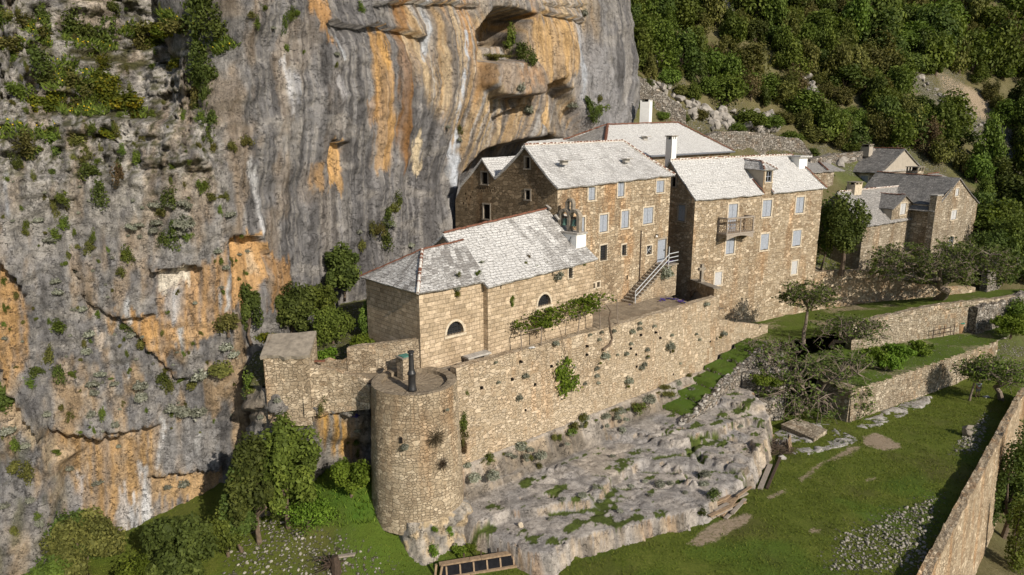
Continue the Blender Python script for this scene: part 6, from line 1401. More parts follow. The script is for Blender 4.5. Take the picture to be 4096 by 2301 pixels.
# ramp wall and terrace walls on the slope
def slopewall(name, label, px, h, mat, seed, th=1.2, hs=None):
    pts = []; tops = []; bs = []
    for k, (x, y) in enumerate(px):
        p, _ = hit(hill_b, x, y)
        if p is None: continue
        pts.append((p[0], p[1])); bs.append(p[2]-.8); tops.append(p[2]+(hs[k] if hs else h))
    return runwall(name, label, pts, tops, bs, th, mat, rough=.12, toprough=.12, seed=seed, step=.7)
slopewall('ramp_wall', 'sloping dry-stone ramp wall coming down the hillside from the cliff behind the tall chimney', [(2445, 330), (2560, 395), (2660, 455), (2742, 500)], 2.6, 'dry', 16, hs=[2.6, 2.7, 2.5, 2.0])
slopewall('hillside_wall', 'old grey rubble terrace wall on the slope right of the white-roofed rear house', [(2790, 600), (2900, 600), (3060, 605), (3200, 612), (3250, 640)], 2.4, 'dry', 17, hs=[1.6, 2.6, 2.5, 1.9, .8])
slopewall('hillside_wall', 'lower rubble terrace wall between the outbuilding and the woods', [(3240, 672), (3330, 650), (3450, 640)], 1.2, 'dry', 18)
# outcrops on the slope
oc = MB(); k = 0; rq = random.Random(17)
bands = [((2690, 400), (2860, 455), 30, 26), ((2830, 468), (3125, 470), 26, 60), ((2840, 505), (3110, 515), 20, 40), ((2520, 330), (2720, 385), 26, 18), ((2370, 80), (2400, 200), 20, 16), ((2870, 10), (2960, 70), 30, 14), ((3190, 290), (3250, 370), 20, 12), ((2600, 225), (2690, 270), 18, 12), ((3300, 655), (3500, 620), 14, 22), ((3650, 280), (3800, 420), 30, 20), ((3830, 430), (4060, 640), 40, 26)]
for (xa, ya), (xb, yb), sp_, n in bands:
    for _ in range(n):
        f_ = rq.random(); p, _n = hit(hill_b, xa+(xb-xa)*f_+rq.gauss(0, 6), ya+(yb-ya)*f_+rq.gauss(0, sp_*.45))
        if p is None: continue
        s_ = p[1]/F_*rq.uniform(8, 26)*(.6 if xa > 3300 else 1); oc.rock(p+A(0, 0, s_*.15), s_*1.25, s_, s_*rq.uniform(.7, 1.1), 600+k, rq.uniform(0, 180), 2); k += 1
M['outcrop'] = flatmat('outcrop_rock', (.285, .26, .23), .95, .45, 1.2); o = oc.build('rock_outcrop', M['outcrop']); o['kind'] = 'structure'
p, _ = hit(hill_b, 3965, 580)
tag(MB().rock(p+A(0, 0, .4), 1.7, 1.2, .85, 71, 10).build('boulder', M['greystone']), 'big flat grey boulder lying on the scree path on the hillside', 'boulder')
p, _ = hit(hill_b, 3840, 395)
tag(MB().rock(p+A(0, 0, .3), 1.0, .7, .5, 72, 10).build('boulder', M['greystone']), 'smaller pale boulder higher up the scree path', 'boulder')

# ---------------------------------------------------------------- things on the grass
def onmeadow(x, y):
    p, n = hit(meadow_b, x, y); return p
def plank(c, L, w, t, ang, tilt=0, mat='wood'): return MB().cbox(c, L, w, t, ang, tilt)
r0 = random.Random(3); pa, pb = onmeadow(2830, 2078), onmeadow(3005, 1985); base = math.degrees(math.atan2(*(pb-pa)[1::-1])); k = 0
pk_k = A(-(pb-pa)[1], (pb-pa)[0], 0); pk_k /= np.linalg.norm(pk_k)
lab = 'weathered brown plank in the untidy timber pile against the grey rock'
for lay in range(4):
    for i in range(7-lay):
        f_ = (i+.5)/(7-lay)+r0.gauss(0, .03); c = pa+(pb-pa)*(.12+.76*r0.random())+pk_k*(-.3+(1.7-.25*lay)*(f_-.2)); c[2] = pa[2]+.1+lay*.13+max(0, f_-.5)*.35
        m_ = plank(c, r0.uniform(1.3, 2.6), r0.uniform(.16, .26), .10, base+r0.gauss(0, 9), r0.gauss(0, 3)); tag(m_.build('plank', M[r0.choice(['wood', 'wood_g', 'wood', 'oldstone' if False else 'wood_g'])], jit=.004), lab, 'plank', 'planks in the timber pile'); k += 1
def beam(x0, y0, x1, y1, w, t, mat, label, name='beam', dz=.08, cat='beam'):
    p, q = onmeadow(x0, y0), onmeadow(x1, y1); d = q-p; L = np.linalg.norm(d); d = d/L; k_ = np.cross(A(0, 0, 1), d); k_ /= np.linalg.norm(k_)
    m_ = MB(); m_.obox(p-k_*w/2+A(0, 0, dz-t/2), d*L, k_*w, A(0, 0, t)); return tag(m_.build(name, M[mat], jit=.006), label, cat)
beam(3040, 1960, 3080, 1862, .34, .1, 'wood_g', 'pale broad plank lying alone on the grass below the rock', 'plank', cat='plank')
beam(3068, 1958, 3126, 1822, .18, .16, 'wood_d', 'dark thin timber beam lying on the grass next to the pale plank')
pq = onmeadow(3068, 1790); m_ = MB(); m_.cbox(pq+A(0, 0, .75), 1.5, .26, .07, 38, 12); tag(m_.build('plank', M['wood']), 'brown plank lying on top of the brushwood heap', 'plank')
pq = onmeadow(3163, 1800); pt = thing('pallet', 'broken wooden pallet leaning beside the brushwood heap', 'pallet', pq)
PF = Frame(pq, 60)
for i in range(4): m_ = MB(); m_.obox(PF.w(-.6, .05*i, pq[2]+.05+.26*i), PF.d*1.2, PF.k*.05+A(0, 0, .02), A(0, 0, .16)); m_.build('slat', M['wood'], pt)
for u in (-.55, .45): m_ = MB(); m_.obox(PF.w(u, .08, pq[2]), PF.d*.1, PF.k*.1, PF.k*.2+A(0, 0, 1.05)); m_.build('batten', M['wood_d'], pt)
sq = [zp(x, y, -23.75) for x, y in ((3125, 1692), (3255, 1748), (3310, 1712), (3188, 1664))]
sq = [p-A(0, 0, .12) for p in sq]; m_ = MB(); m_.add([p-A(0, 0, .75) for p in sq]+sq, [(4, 5, 6, 7), (0, 1, 5, 4), (1, 2, 6, 5), (2, 3, 7, 6), (3, 0, 4, 7)]); tag(m_.build('stone_platform', M['wall_g'], jit=.03), 'low rectangular stone platform on the flat rock before the gateway', 'platform')
# long trough with black liner at the lower edge
tr = onmeadow(2066, 2266); tl2 = onmeadow(1858, 2300); dd = tl2-tr; dd[2] = 0; dd /= np.linalg.norm(dd); TF = Frame(tr, math.degrees(math.atan2(dd[1], dd[0]))); TL = 4.4; zg = tr[2]-.02
tb = thing('planting_trough', 'long raised timber trough lined with black plastic at the bottom edge', 'trough', TF.w(2, 0, zg)); sgn = -1 if TF.k[1] > 0 else -1
kk_ = 1 if TF.k[1] > 0 else -1
def tw_(u, b, z): return TF.w(u, b*kk_, zg+z)
def tbox(mb, u0, u1, b0, b1, z0, z1): return mb.obox(tw_(u0, b0, z0), TF.d*(u1-u0), TF.k*kk_*(b1-b0), A(0, 0, z1-z0))
X, Z = np.meshgrid(np.linspace(-.02, TL, 60), np.linspace(0, 1, 10), indexing='ij')
W_ = np.array([[tw_(X[i, j], .28*Z[i, j]+.05*(fbm(np.array(X[i, j]*3), np.array(Z[i, j]*2), 451)-.5)*2, .12+.5*Z[i, j]) for j in range(10)] for i in range(60)])
m_ = MB(); m_.add(W_.reshape(-1, 3), [(i*10+j, (i+1)*10+j, (i+1)*10+j+1, i*10+j+1) for i in range(59) for j in range(9)]); tbox(m_, 0, TL, .3, .62, -.02, .6); m_.build('liner', M['liner'], tb, smooth=False)
for nm, a in (('front_plank', (-.1, TL-.4, -.12, 0, .02, .14)),): m_ = MB(); tbox(m_, *a); m_.build(nm, M['wood'], tb, jit=.004)
for u0_, u1_ in ((-.05, 2.0), (2.02, 2.65), (2.67, TL)): m_ = MB(); tbox(m_, u0_, u1_, .24, .56, .62, .72); m_.build('top_plank', M['wood'], tb, jit=.006)
for i in range(6): u = .1+i*.78; m_ = MB(); m_.obox(tw_(u, -.06, 0), TF.d*.09, TF.k*kk_*.07, A(0, 0, .6)+TF.k*kk_*.22); m_.build('stake', M['wood'], tb)
for u in (.9, 1.9, 2.9): m_ = MB(); tbox(m_, u, u+.08, .6, .68, .3, .95); m_.build('stake', M['wood_d'], tb)
m_ = MB(); m_.obox(tw_(TL, -.05, 0), TF.d*.12+TF.d*0, TF.k*kk_*.14, A(0, 0, .8)+TF.d*-.15); m_.obox(tw_(TL+.25, .1, 0), TF.d*.12, TF.k*kk_*.14, A(0, 0, .85)-TF.d*.1); m_.build('end_post', M['wood'], tb)
# small rocks and boulders
for x, y, s_, lb in ((2080, 2106, .26, 'pale round stone lying on the grey rock ledge above the trough'),):
    p, _ = hit(bedrock_b, x, y); tag(MB().rock(p+A(0, 0, .12), s_, s_*.85, s_*.8, 81).build('boulder', M['surround']), lb, 'stone')
p = onmeadow(3866, 1745); tag(MB().rock(p+A(0, 0, .3), .7, .5, .5, 82).rock(p+A(.1, .1, .75), .6, .4, .25, 83).build('boulder', M['oldstone']), 'dark stump-like pile of two stones on the meadow by the boundary wall', 'stones')
p = onmeadow(3130, 1835); tag(MB().rock(p+A(0, 0, .12), .34, .28, .26, 84).build('boulder', M['greystone']), 'pale boulder at the tip of the rock by the beams', 'stone')
for x, y, sd in ((3105, 1788, 85), (3122, 1790, 86)): p = onmeadow(x, y); tag(MB().rock(p+A(0, 0, .25), .28, .22, .5, sd).build('boulder', M['greystone']), 'one of two upright pale stones between the heap and the pallet', 'stone', 'upright pale stones')
# barrel with green net, hurdle, clothes beam
p, _ = hit(bedA_b, 3832, 1330); p = p if p is not None else zp(3832, 1330, -21)
br = thing('barrel', 'rusty barrel with a green net hanging over its rim by the middle terrace wall', 'barrel', p); m_ = MB(); m_.lathe(p, [(.4, 0), (.44, .3), (.44, .7), (.4, 1.0)], 16); m_.build('drum', M['barrel'], br, smooth=False); m_ = MB(); m_.rock(p+A(.15, 0, 1.02), .5, .4, .16, 91); m_.build('net', M['net'], br)
hu = MB(); h0_ = zp(3790, 1345, -21.05)
for z_ in (.5, .95): hu.tube([h0_+A(-2.2, -1.0, z_), h0_+A(.9, .4, z_)], .035, 5)
for f_ in (0, .5, 1): q = h0_+A(-2.2+3.1*f_, -1.0+1.4*f_, 0); hu.tube([q, q+A(0, 0, 1.25)], .04, 5)
tag(hu.build('hurdle', M['wood_d']), 'thin rail hurdle standing before the middle terrace wall', 'fence')
p0 = onmeadow(3748, 1535); q0 = onmeadow(3905, 1555); q1 = p0+A(0, 0, 2.3); m_ = MB(); m_.tube([q1, q0+A(0, 0, 2.0)], .06, 6); m_.tube([p0, p0+A(0, 0, 2.6)], .06, 6); m_.tube([q0, q0+A(0, 0, 2.1)], .06, 6); tag(m_.build('pole_rail', M['wood_d']), 'dark horizontal pole on two posts beside the garden wall', 'pole')

# ---------------------------------------------------------------- the person on the meadow
def skin(name, vs, es, rs, mat, parent, root=0, sub=1):
    o0 = origin_of(parent); me = bpy.data.meshes.new(name); me.from_pydata([tuple(A(*v)-o0) for v in vs], es, []); ob = bpy.data.objects.new(name, me); COL.objects.link(ob); ob.parent = parent
    md = ob.modifiers.new('Skin', 'SKIN'); md.use_smooth_shade = True
    for i, r in enumerate(rs):
        sv = me.skin_vertices[0].data[i]; sv.radius = (r, r) if not hasattr(r, '__len__') else r; sv.use_root = (i == root)
    ob.modifiers.new('Sub', 'SUBSURF').levels = sub; ob.modifiers['Sub'].render_levels = sub; me.materials.append(mat); return ob
pp = onmeadow(3908, 1588); ps = thing('person', 'person in pale patterned shirt and grey shorts standing on the shaded grass, holding a controller', 'person', pp)
X0, Y0, Z0 = pp
def pv_(x, y, z): return (X0+x, Y0+y, Z0+z)
body = [pv_(0, 0, .92), pv_(0, .01, 1.12), pv_(0, .02, 1.32), pv_(0, .01, 1.46), pv_(0, -.01, 1.53), pv_(0, -.03, 1.63), pv_(0, -.02, 1.73),
        pv_(-.19, .01, 1.41), pv_(-.25, -.02, 1.16), pv_(-.13, -.26, 1.08), pv_(-.07, -.33, 1.09), pv_(.19, .01, 1.41), pv_(.25, -.02, 1.16), pv_(.13, -.26, 1.08), pv_(.07, -.33, 1.09),
        pv_(-.1, 0, .86), pv_(-.12, -.01, .48), pv_(-.13, .03, .08), pv_(-.14, -.12, .04), pv_(.1, 0, .86), pv_(.13, -.01, .48), pv_(.15, .03, .08), pv_(.17, -.12, .04)]
be = [(0, 1), (1, 2), (2, 3), (3, 4), (4, 5), (5, 6), (3, 7), (7, 8), (8, 9), (9, 10), (3, 11), (11, 12), (12, 13), (13, 14), (0, 15), (15, 16), (16, 17), (17, 18), (0, 19), (19, 20), (20, 21), (21, 22)]
brd = [.14, .13, .15, .10, .055, .10, .085, .065, .045, .035, .035, .065, .045, .035, .035, .095, .06, .045, .04, .095, .06, .045, .04]
skin('body', body, be, brd, M['skin'], ps)
skin('shirt', [body[i] for i in (0, 1, 2, 3)]+[body[7], pv_(-.235, -.01, 1.24), body[11], pv_(.235, -.01, 1.24)], [(0, 1), (1, 2), (2, 3), (3, 4), (4, 5), (3, 6), (6, 7)], [.165, .155, .175, .12, .09, .075, .09, .075], M['shirt'], ps)
skin('shorts', [pv_(0, 0, .96), body[15], pv_(-.12, -.01, .54), body[19], pv_(.13, -.01, .54)], [(0, 1), (1, 2), (0, 3), (3, 4)], [.16, .12, .095, .12, .095], M['shorts'], ps)
skin('hair', [pv_(0, .01, 1.74), pv_(0, .03, 1.68), pv_(0, .04, 1.6)], [(0, 1), (1, 2)], [.085, .09, .06], M['hair'], ps)
for s_ in (-1, 1): skin('shoe', [pv_(s_*.14, .06, .05), pv_(s_*.155, -.08, .04), pv_(s_*.165, -.16, .035)], [(0, 1), (1, 2)], [.055, .05, .04], M['shoe'], ps)
m_ = MB(); m_.cbox(pv_(0, -.36, 1.1), .2, .1, .05, 0); tag(m_.build('controller', M['iron']), 'small dark remote controller held by the person on the meadow', 'controller')
q = onmeadow(3945, 1590); m_ = MB(); m_.cbox(q+A(0, 0, .06), .55, .3, .1, 20); tag(m_.build('bag', M['louver'], jit=.01), 'flat pale case lying on the grass next to the person', 'case')
# ================================================================== VEGETATION
def leaf_arrays(pos, nrmv, size, el=1.7, r=rng):
    n = len(pos); t = r.normal(size=(n, 3)); nrmv = nrmv/(np.linalg.norm(nrmv, axis=1, keepdims=True)+1e-9)
    t -= nrmv*(t*nrmv).sum(1, keepdims=True); t /= np.linalg.norm(t, axis=1, keepdims=True)+1e-9; b = np.cross(nrmv, t)
    s = np.broadcast_to(size, (n,))[:, None]
    return np.stack([pos+t*s*el*.5, pos+b*s*.5, pos-t*s*el*.5, pos-b*s*.5], 1)
def leaf_obj(name, quads, colv, mat, parent=None, loc=None):
    """quads (n,4,3) in scene coordinates"""
    n = len(quads); V_ = quads.reshape(-1, 3)
    o0 = origin_of(parent) if parent is not None else (A(*loc) if loc is not None else A(V_[:, 0].mean(), V_[:, 1].mean(), V_[:, 2].min()))
    me = bpy.data.meshes.new(name); me.vertices.add(4*n); me.vertices.foreach_set('co', (V_-o0).astype(np.float32).ravel())
    me.loops.add(4*n); me.loops.foreach_set('vertex_index', np.arange(4*n, dtype=np.int32)); me.polygons.add(n); me.polygons.foreach_set('loop_start', np.arange(0, 4*n, 4, dtype=np.int32))
    me.update(calc_edges=True)
    a = me.color_attributes.new('Col', 'FLOAT_COLOR', 'POINT'); c = np.ones((4*n, 4), np.float32); c[:, :3] = np.repeat(np.clip(colv, 0, 1), 4)[:, None]; a.data.foreach_set('color', c.ravel())
    me.materials.append(mat); ob = bpy.data.objects.new(name, me); COL.objects.link(ob)
    if parent is not None: ob.parent = parent
    else: ob.location = (o0[0], o0[1], o0[2]+OFF)
    return ob
def crown(n, rad, r, clumps=14, cr=.36, shell=.55, flat=0.0, sparse=False):
    """leaf positions about the origin in an uneven, clumpy ellipsoid; returns pos, normal, colour, clump centres"""
    d = r.normal(size=(clumps, 3)); d /= np.linalg.norm(d, axis=1, keepdims=True); d[:, 2] = np.where(d[:, 2] < (-.35 if sparse else -.75), -d[:, 2]*.6, d[:, 2])
    cen = d*(shell+(1-shell)*r.random((clumps, 1)))*.80
    k = r.integers(0, clumps, n); sz = cr*(.6+.8*r.random(clumps)); tone = r.random(clumps)
    g = r.normal(size=(n, 3)); g /= np.linalg.norm(g, axis=1, keepdims=True); g *= (r.random((n, 1))**.42)*1.15
    p = cen[k]+g*sz[k][:, None]*A(1, 1, 1-flat)
    nv = g+.8*r.normal(size=(n, 3))+A(0, 0, .35)
    return p*np.array(rad)*1.02, nv, .5*tone[k]+.5*r.random(n), cen*np.array(rad)
def make_tree(name, label, cat, base, cc, rad, n, leaf, mat, group=None, clumps=16, cr=.36, trunk_r=.12, bark='bark', seed=0, shell=.55, limbs=6, flat=0.0, el=1.7):
    r = np.random.default_rng(seed+1000); base = A(*base); cc = A(*cc)
    t = thing(name, label, cat, base, group)
    p, nv, c, cen = crown(n, rad, r, clumps, cr, shell, flat)
    leaf_obj('crown', leaf_arrays(p+cc, nv, leaf*(.6+.8*r.random(n)), el, r), c, M[mat], t)
    m = MB(); mid = base+(cc-base)*.5+A(r.normal(0, .08), r.normal(0, .08), 0)*max(rad)
    low = cc-A(0, 0, rad[2]*.45)
    m.tube([base-A(0, 0, .3), (base+low)/2+A(*(r.normal(0, .05, 3)))*max(rad), low], [trunk_r*1.25, trunk_r, trunk_r*.75], 7)
    for i in r.choice(len(cen), min(limbs, len(cen)), replace=False):
        e = cc+cen[i]*1.05; m.tube([low-A(0, 0, trunk_r), (low+e)/2+A(*r.normal(0, .06, 3))*max(rad), e], [trunk_r*.65, trunk_r*.4, trunk_r*.12], 5)
    m.build('trunk', M[bark], t)
    return t
def copy_tree(root, loc, sc, rz, label=None, group=None, tilt=0):
    c = root.copy(); COL.objects.link(c); c.location = (loc[0], loc[1], loc[2]+OFF); c.scale = sc if hasattr(sc, '__len__') else (sc,)*3; c.rotation_euler = (tilt, 0, rz)
    if label: c['label'] = label
    if group: c['group'] = group
    for ch_ in root.children:
        k = ch_.copy(); COL.objects.link(k); k.parent = c
    return c

# ---------------------------------------------------------------- the woods on the hillside
kinds = [('evergreen_tree', 'leaf_dark', 'dark green evergreen tree in the thicket on the hillside', 'dark evergreen trees on the hillside', 1.0),
         ('broadleaf_tree', 'leaf_mid', 'fresh green broadleaf tree among the darker woods on the hillside', 'fresh green trees on the hillside', 1.0),
         ('olive_shrub', 'leaf_olive', 'yellowish olive-green shrub among the woods on the hillside', 'olive-green shrubs on the hillside', .8),
         ('bare_shrub', 'leaf_brown', 'brownish half-bare shrub among the woods on the hillside', 'brownish shrubs on the hillside', .75)]
protos = {}
for ki, (nm, mt, lb, gr, s_) in enumerate(kinds):
    for v in range(3):
        rad = [(1, 1, 1.15), (1.1, .9, .95), (.9, 1.05, 1.35)][v]
        protos[(ki, v)] = [nm, mt, lb, gr, dict(rad=rad, n=[3600, 3200, 2600, 1900][ki], leaf=.10 if ki != 3 else .08, seed=ki*10+v, clumps=[20, 22, 18, 18][ki], cr=[.38, .36, .38, .38][ki])]
forest = [(2330, -40), (2360, 130), (2420, 250), (2500, 280), (2600, 330), (2700, 385), (2800, 420), (2960, 430), (3110, 440), (3140, 520), (3230, 560), (3290, 600), (3420, 610), (3520, 590), (3700, 640), (3850, 700), (3900, 800), (3940, 1000), (3960, 1160), (4170, 1160), (4170, -40)]
holes_ = [[(3640, 265), (3720, 310), (3830, 420), (3960, 480), (4130, 560), (4130, 790), (4020, 740), (3920, 590), (3770, 450), (3650, 380)], [(2880, -20), (2980, 20), (2950, 75), (2860, 50)], [(3200, 290), (3260, 310), (3250, 370), (3180, 350)], [(2600, 220), (2680, 235), (2680, 275), (2600, 260)], [(3700, 240), (3900, 330), (3960, 430), (3850, 400)]]
def inpoly(x, y, poly): return bool(polymask(np.array([x]), np.array([y]), poly, .01)[0] > .5)
r2 = random.Random(11); pts_ = []; used = set()
tries = 0
while len(pts_) < 330 and tries < 30000:
    tries += 1; x, y = r2.uniform(2330, 4170), r2.uniform(-30, 1150)
    if not inpoly(x, y, forest) or any(inpoly(x, y, h) or inpoly(x, y-48, h) for h in holes_): continue
    if vn(np.array(x/95), np.array(y/70), 97) < .22: continue
    md = 54 if y < 600 else 62
    if any((x-a)**2+((y-b)*1.25)**2 < md*md for a, b in pts_): continue
    pts_.append((x, y))
for x, y in pts_:
    p, n = hit(hill_b, x, y)
    if p is None or p[1] < 70: continue
    q = fbm(np.array(x/260), np.array(y/200), 501, 3); u = r2.random()*.7+float(q)*.5
    ki = 0 if u < .34 else 1 if u < .62 else 2 if u < .86 else 3
    if x > 3880 and y > 600: ki = r2.choice([0, 0, 1])
    v = r2.randrange(3); P = protos[(ki, v)]; R = (p[1]/F_)*r2.uniform(32, 78)*kinds[ki][4]; rz = r2.uniform(0, 6.28)
    if (ki, v) not in used:
        used.add((ki, v)); k = P[4]; loc = p-A(0, 0, .2)
        t_ = make_tree(P[0], P[2], 'shrub' if 'shrub' in P[0] else 'tree', loc, loc+A(0, 0, k['rad'][2]*.72), k['rad'], k['n'], k['leaf'], P[1], P[3], k['clumps'], k['cr'], .07, seed=k['seed'])
        t_.scale = (R,)*3; t_.rotation_euler = (0, 0, rz); P.append(t_)
    else: copy_tree(P[5], p-A(0, 0, .2), (R*r2.uniform(.75, 1.25), R*r2.uniform(.75, 1.25), R*r2.uniform(.65, 1.5)), rz, tilt=r2.gauss(0, .12))
# low scrub along the foot of the slope
sc_lib = protos[(1, 1)][5]
for x, y, w, ki, lb in [(2560, 270, 60, 0, None), (2380, 330, 50, 1, None), (2410, 400, 50, 0, None), (2470, 440, 60, 1, None), (2580, 430, 60, 1, None), (2650, 470, 50, 1, None), (2735, 480, 45, 0, None), (2800, 470, 60, 2, None), (2990, 500, 110, 1, None), (3080, 510, 90, 1, None), (2940, 520, 60, 1, None), (3160, 560, 70, 1, None), (3250, 620, 50, 0, None), (3400, 600, 70, 1, None), (2540, 340, 70, 0, None), (2590, 350, 60, 0, None), (2700, 300, 60, 2, None), (2450, 300, 60, 1, None)]:
    p, n = hit(hill_b, x, y)
    if p is None: continue
    R = p[1]/F_*w*.55; src = protos[(ki, 1)]
    if len(src) > 5: copy_tree(src[5], p-A(0, 0, .3), (R*1.2, R*1.2, R*.7), x, 'low green scrub bush between the old walls at the foot of the wooded slope', 'scrub at the foot of the slope')

# ---------------------------------------------------------------- plants growing from the cliff and walls
lib = {}
def tuft(kind, v):
    """a small plant of about 1 m across as mesh data"""
    if (kind, v) in lib: return lib[(kind, v)]
    r = np.random.default_rng(hash((kind[0], v)) % 1000 if False else sum(map(ord, kind))*7+v)
    if kind in ('shrub', 'green', 'bright', 'olive', 'brown', 'yellow'):
        mt = {'shrub': 'leaf_dark', 'green': 'leaf_mid', 'bright': 'leaf_bright', 'olive': 'leaf_olive', 'brown': 'leaf_brown', 'yellow': 'leaf_yellow'}[kind]
        p, nv, c, _ = crown(750, (.5, .5, .5+.15*v), r, 11, .42, .45); q = leaf_arrays(p, nv, .075*(.6+.8*r.random(len(p))), 1.6, r)
    elif kind == 'silver':
        mt = 'leaf_silver'; n = 420; d = r.normal(size=(n, 3)); d[:, 2] = np.abs(d[:, 2])*.6-.15; d /= np.linalg.norm(d, axis=1, keepdims=True); p = d*(.16+.34*r.random((n, 1)))
        q = leaf_arrays(p, d+.7*r.normal(size=(n, 3)), .085*(.6+.8*r.random(n)), 2.4, r); c = r.random(n)
    elif kind == 'dry':
        mt = 'leaf_dry'; n = 520; d = r.normal(size=(n, 3)); d[:, 2] -= .35; d /= np.linalg.norm(d, axis=1, keepdims=True); p = d*(.1+.42*r.random((n, 1)))
        tq = d; nn_ = np.cross(d, r.normal(size=(n, 3))); nn_ /= np.linalg.norm(nn_, axis=1, keepdims=True); b = np.cross(nn_, tq); s = .13*(.6+r.random((n, 1)))
        q = np.stack([p+tq*s, p+b*.012, p-tq*s, p-b*.012], 1); c = r.random(n)
    elif kind == 'grass':
        mt = 'leaf_olive'; n = 480; b0 = r.normal(size=(n, 3))*A(.3, .3, .05); d = r.normal(size=(n, 3))*A(.45, .45, .2)+A(0, 0, .8); d /= np.linalg.norm(d, axis=1, keepdims=True); L = .15+.35*r.random((n, 1)); w = np.cross(d, r.normal(size=(n, 3))); w /= np.linalg.norm(w, axis=1, keepdims=True)
        q = np.stack([b0, b0+d*L*.5+w*.02, b0+d*L, b0+d*L*.5-w*.02], 1); c = r.random(n)
    elif kind == 'purple':
        mt = 'leaf_purple'; p, nv, c, _ = crown(420, (.5, .5, .22), r, 9, .4, .4); q = leaf_arrays(p, nv, .07, 1.4, r)
    o = leaf_obj('_t', q, c, M[mt], loc=(0, 0, 0)); me = o.data; bpy.data.objects.remove(o); lib[(kind, v)] = me; return me
NAMES = {'shrub': ('cliff_shrub', 'shrub'), 'green': ('cliff_shrub', 'shrub'), 'bright': ('cliff_shrub', 'shrub'), 'olive': ('grass_tuft', 'shrub'), 'brown': ('dry_shrub', 'shrub'), 'yellow': ('flowering_shrub', 'shrub'), 'silver': ('silver_plant', 'plant'), 'dry': ('dry_tuft', 'plant'), 'grass': ('grass_tuft', 'grass'), 'purple': ('purple_flowers', 'flowers')}
cnt = 0
def plant(kind, pos, n, w, hs=1.0, label=None, group=None, name=None, sink=.25):
    global cnt
    cnt += 1; me = tuft(kind, cnt % 3); nm, ct = NAMES[kind]; ob = bpy.data.objects.new(name or nm, me); COL.objects.link(ob)
    q = pos+n*w*sink; ob.location = (q[0], q[1], q[2]+OFF); ob.scale = (w, w, w*hs); ob.rotation_euler = (r2.gauss(0, .15), r2.gauss(0, .15), r2.uniform(0, 6.28)); return tag(ob, label, ct, group)
CL_ = {'shrub': ('dark green shrub clinging to the upper left cliff or its ledges', 'dark shrubs on the cliff'), 'green': ('fresh green shrub growing from a crack in the cliff', 'green shrubs on the cliff'), 'olive': ('olive-brown grassy tuft on the cliff', 'olive tufts on the cliff'), 'brown': ('dry brown shrub hanging on the cliff', 'brown shrubs on the cliff'),
       'silver': ('silver-grey leafy plant growing flat on the cliff rock', 'silver plants on the cliff'), 'yellow': ('yellow-flowering bush on the grassy cliff ledge', 'yellow-flowering bushes on the cliff ledges'), 'grass': ('grassy tuft on a cliff ledge', 'grass tufts on the cliff ledges')}
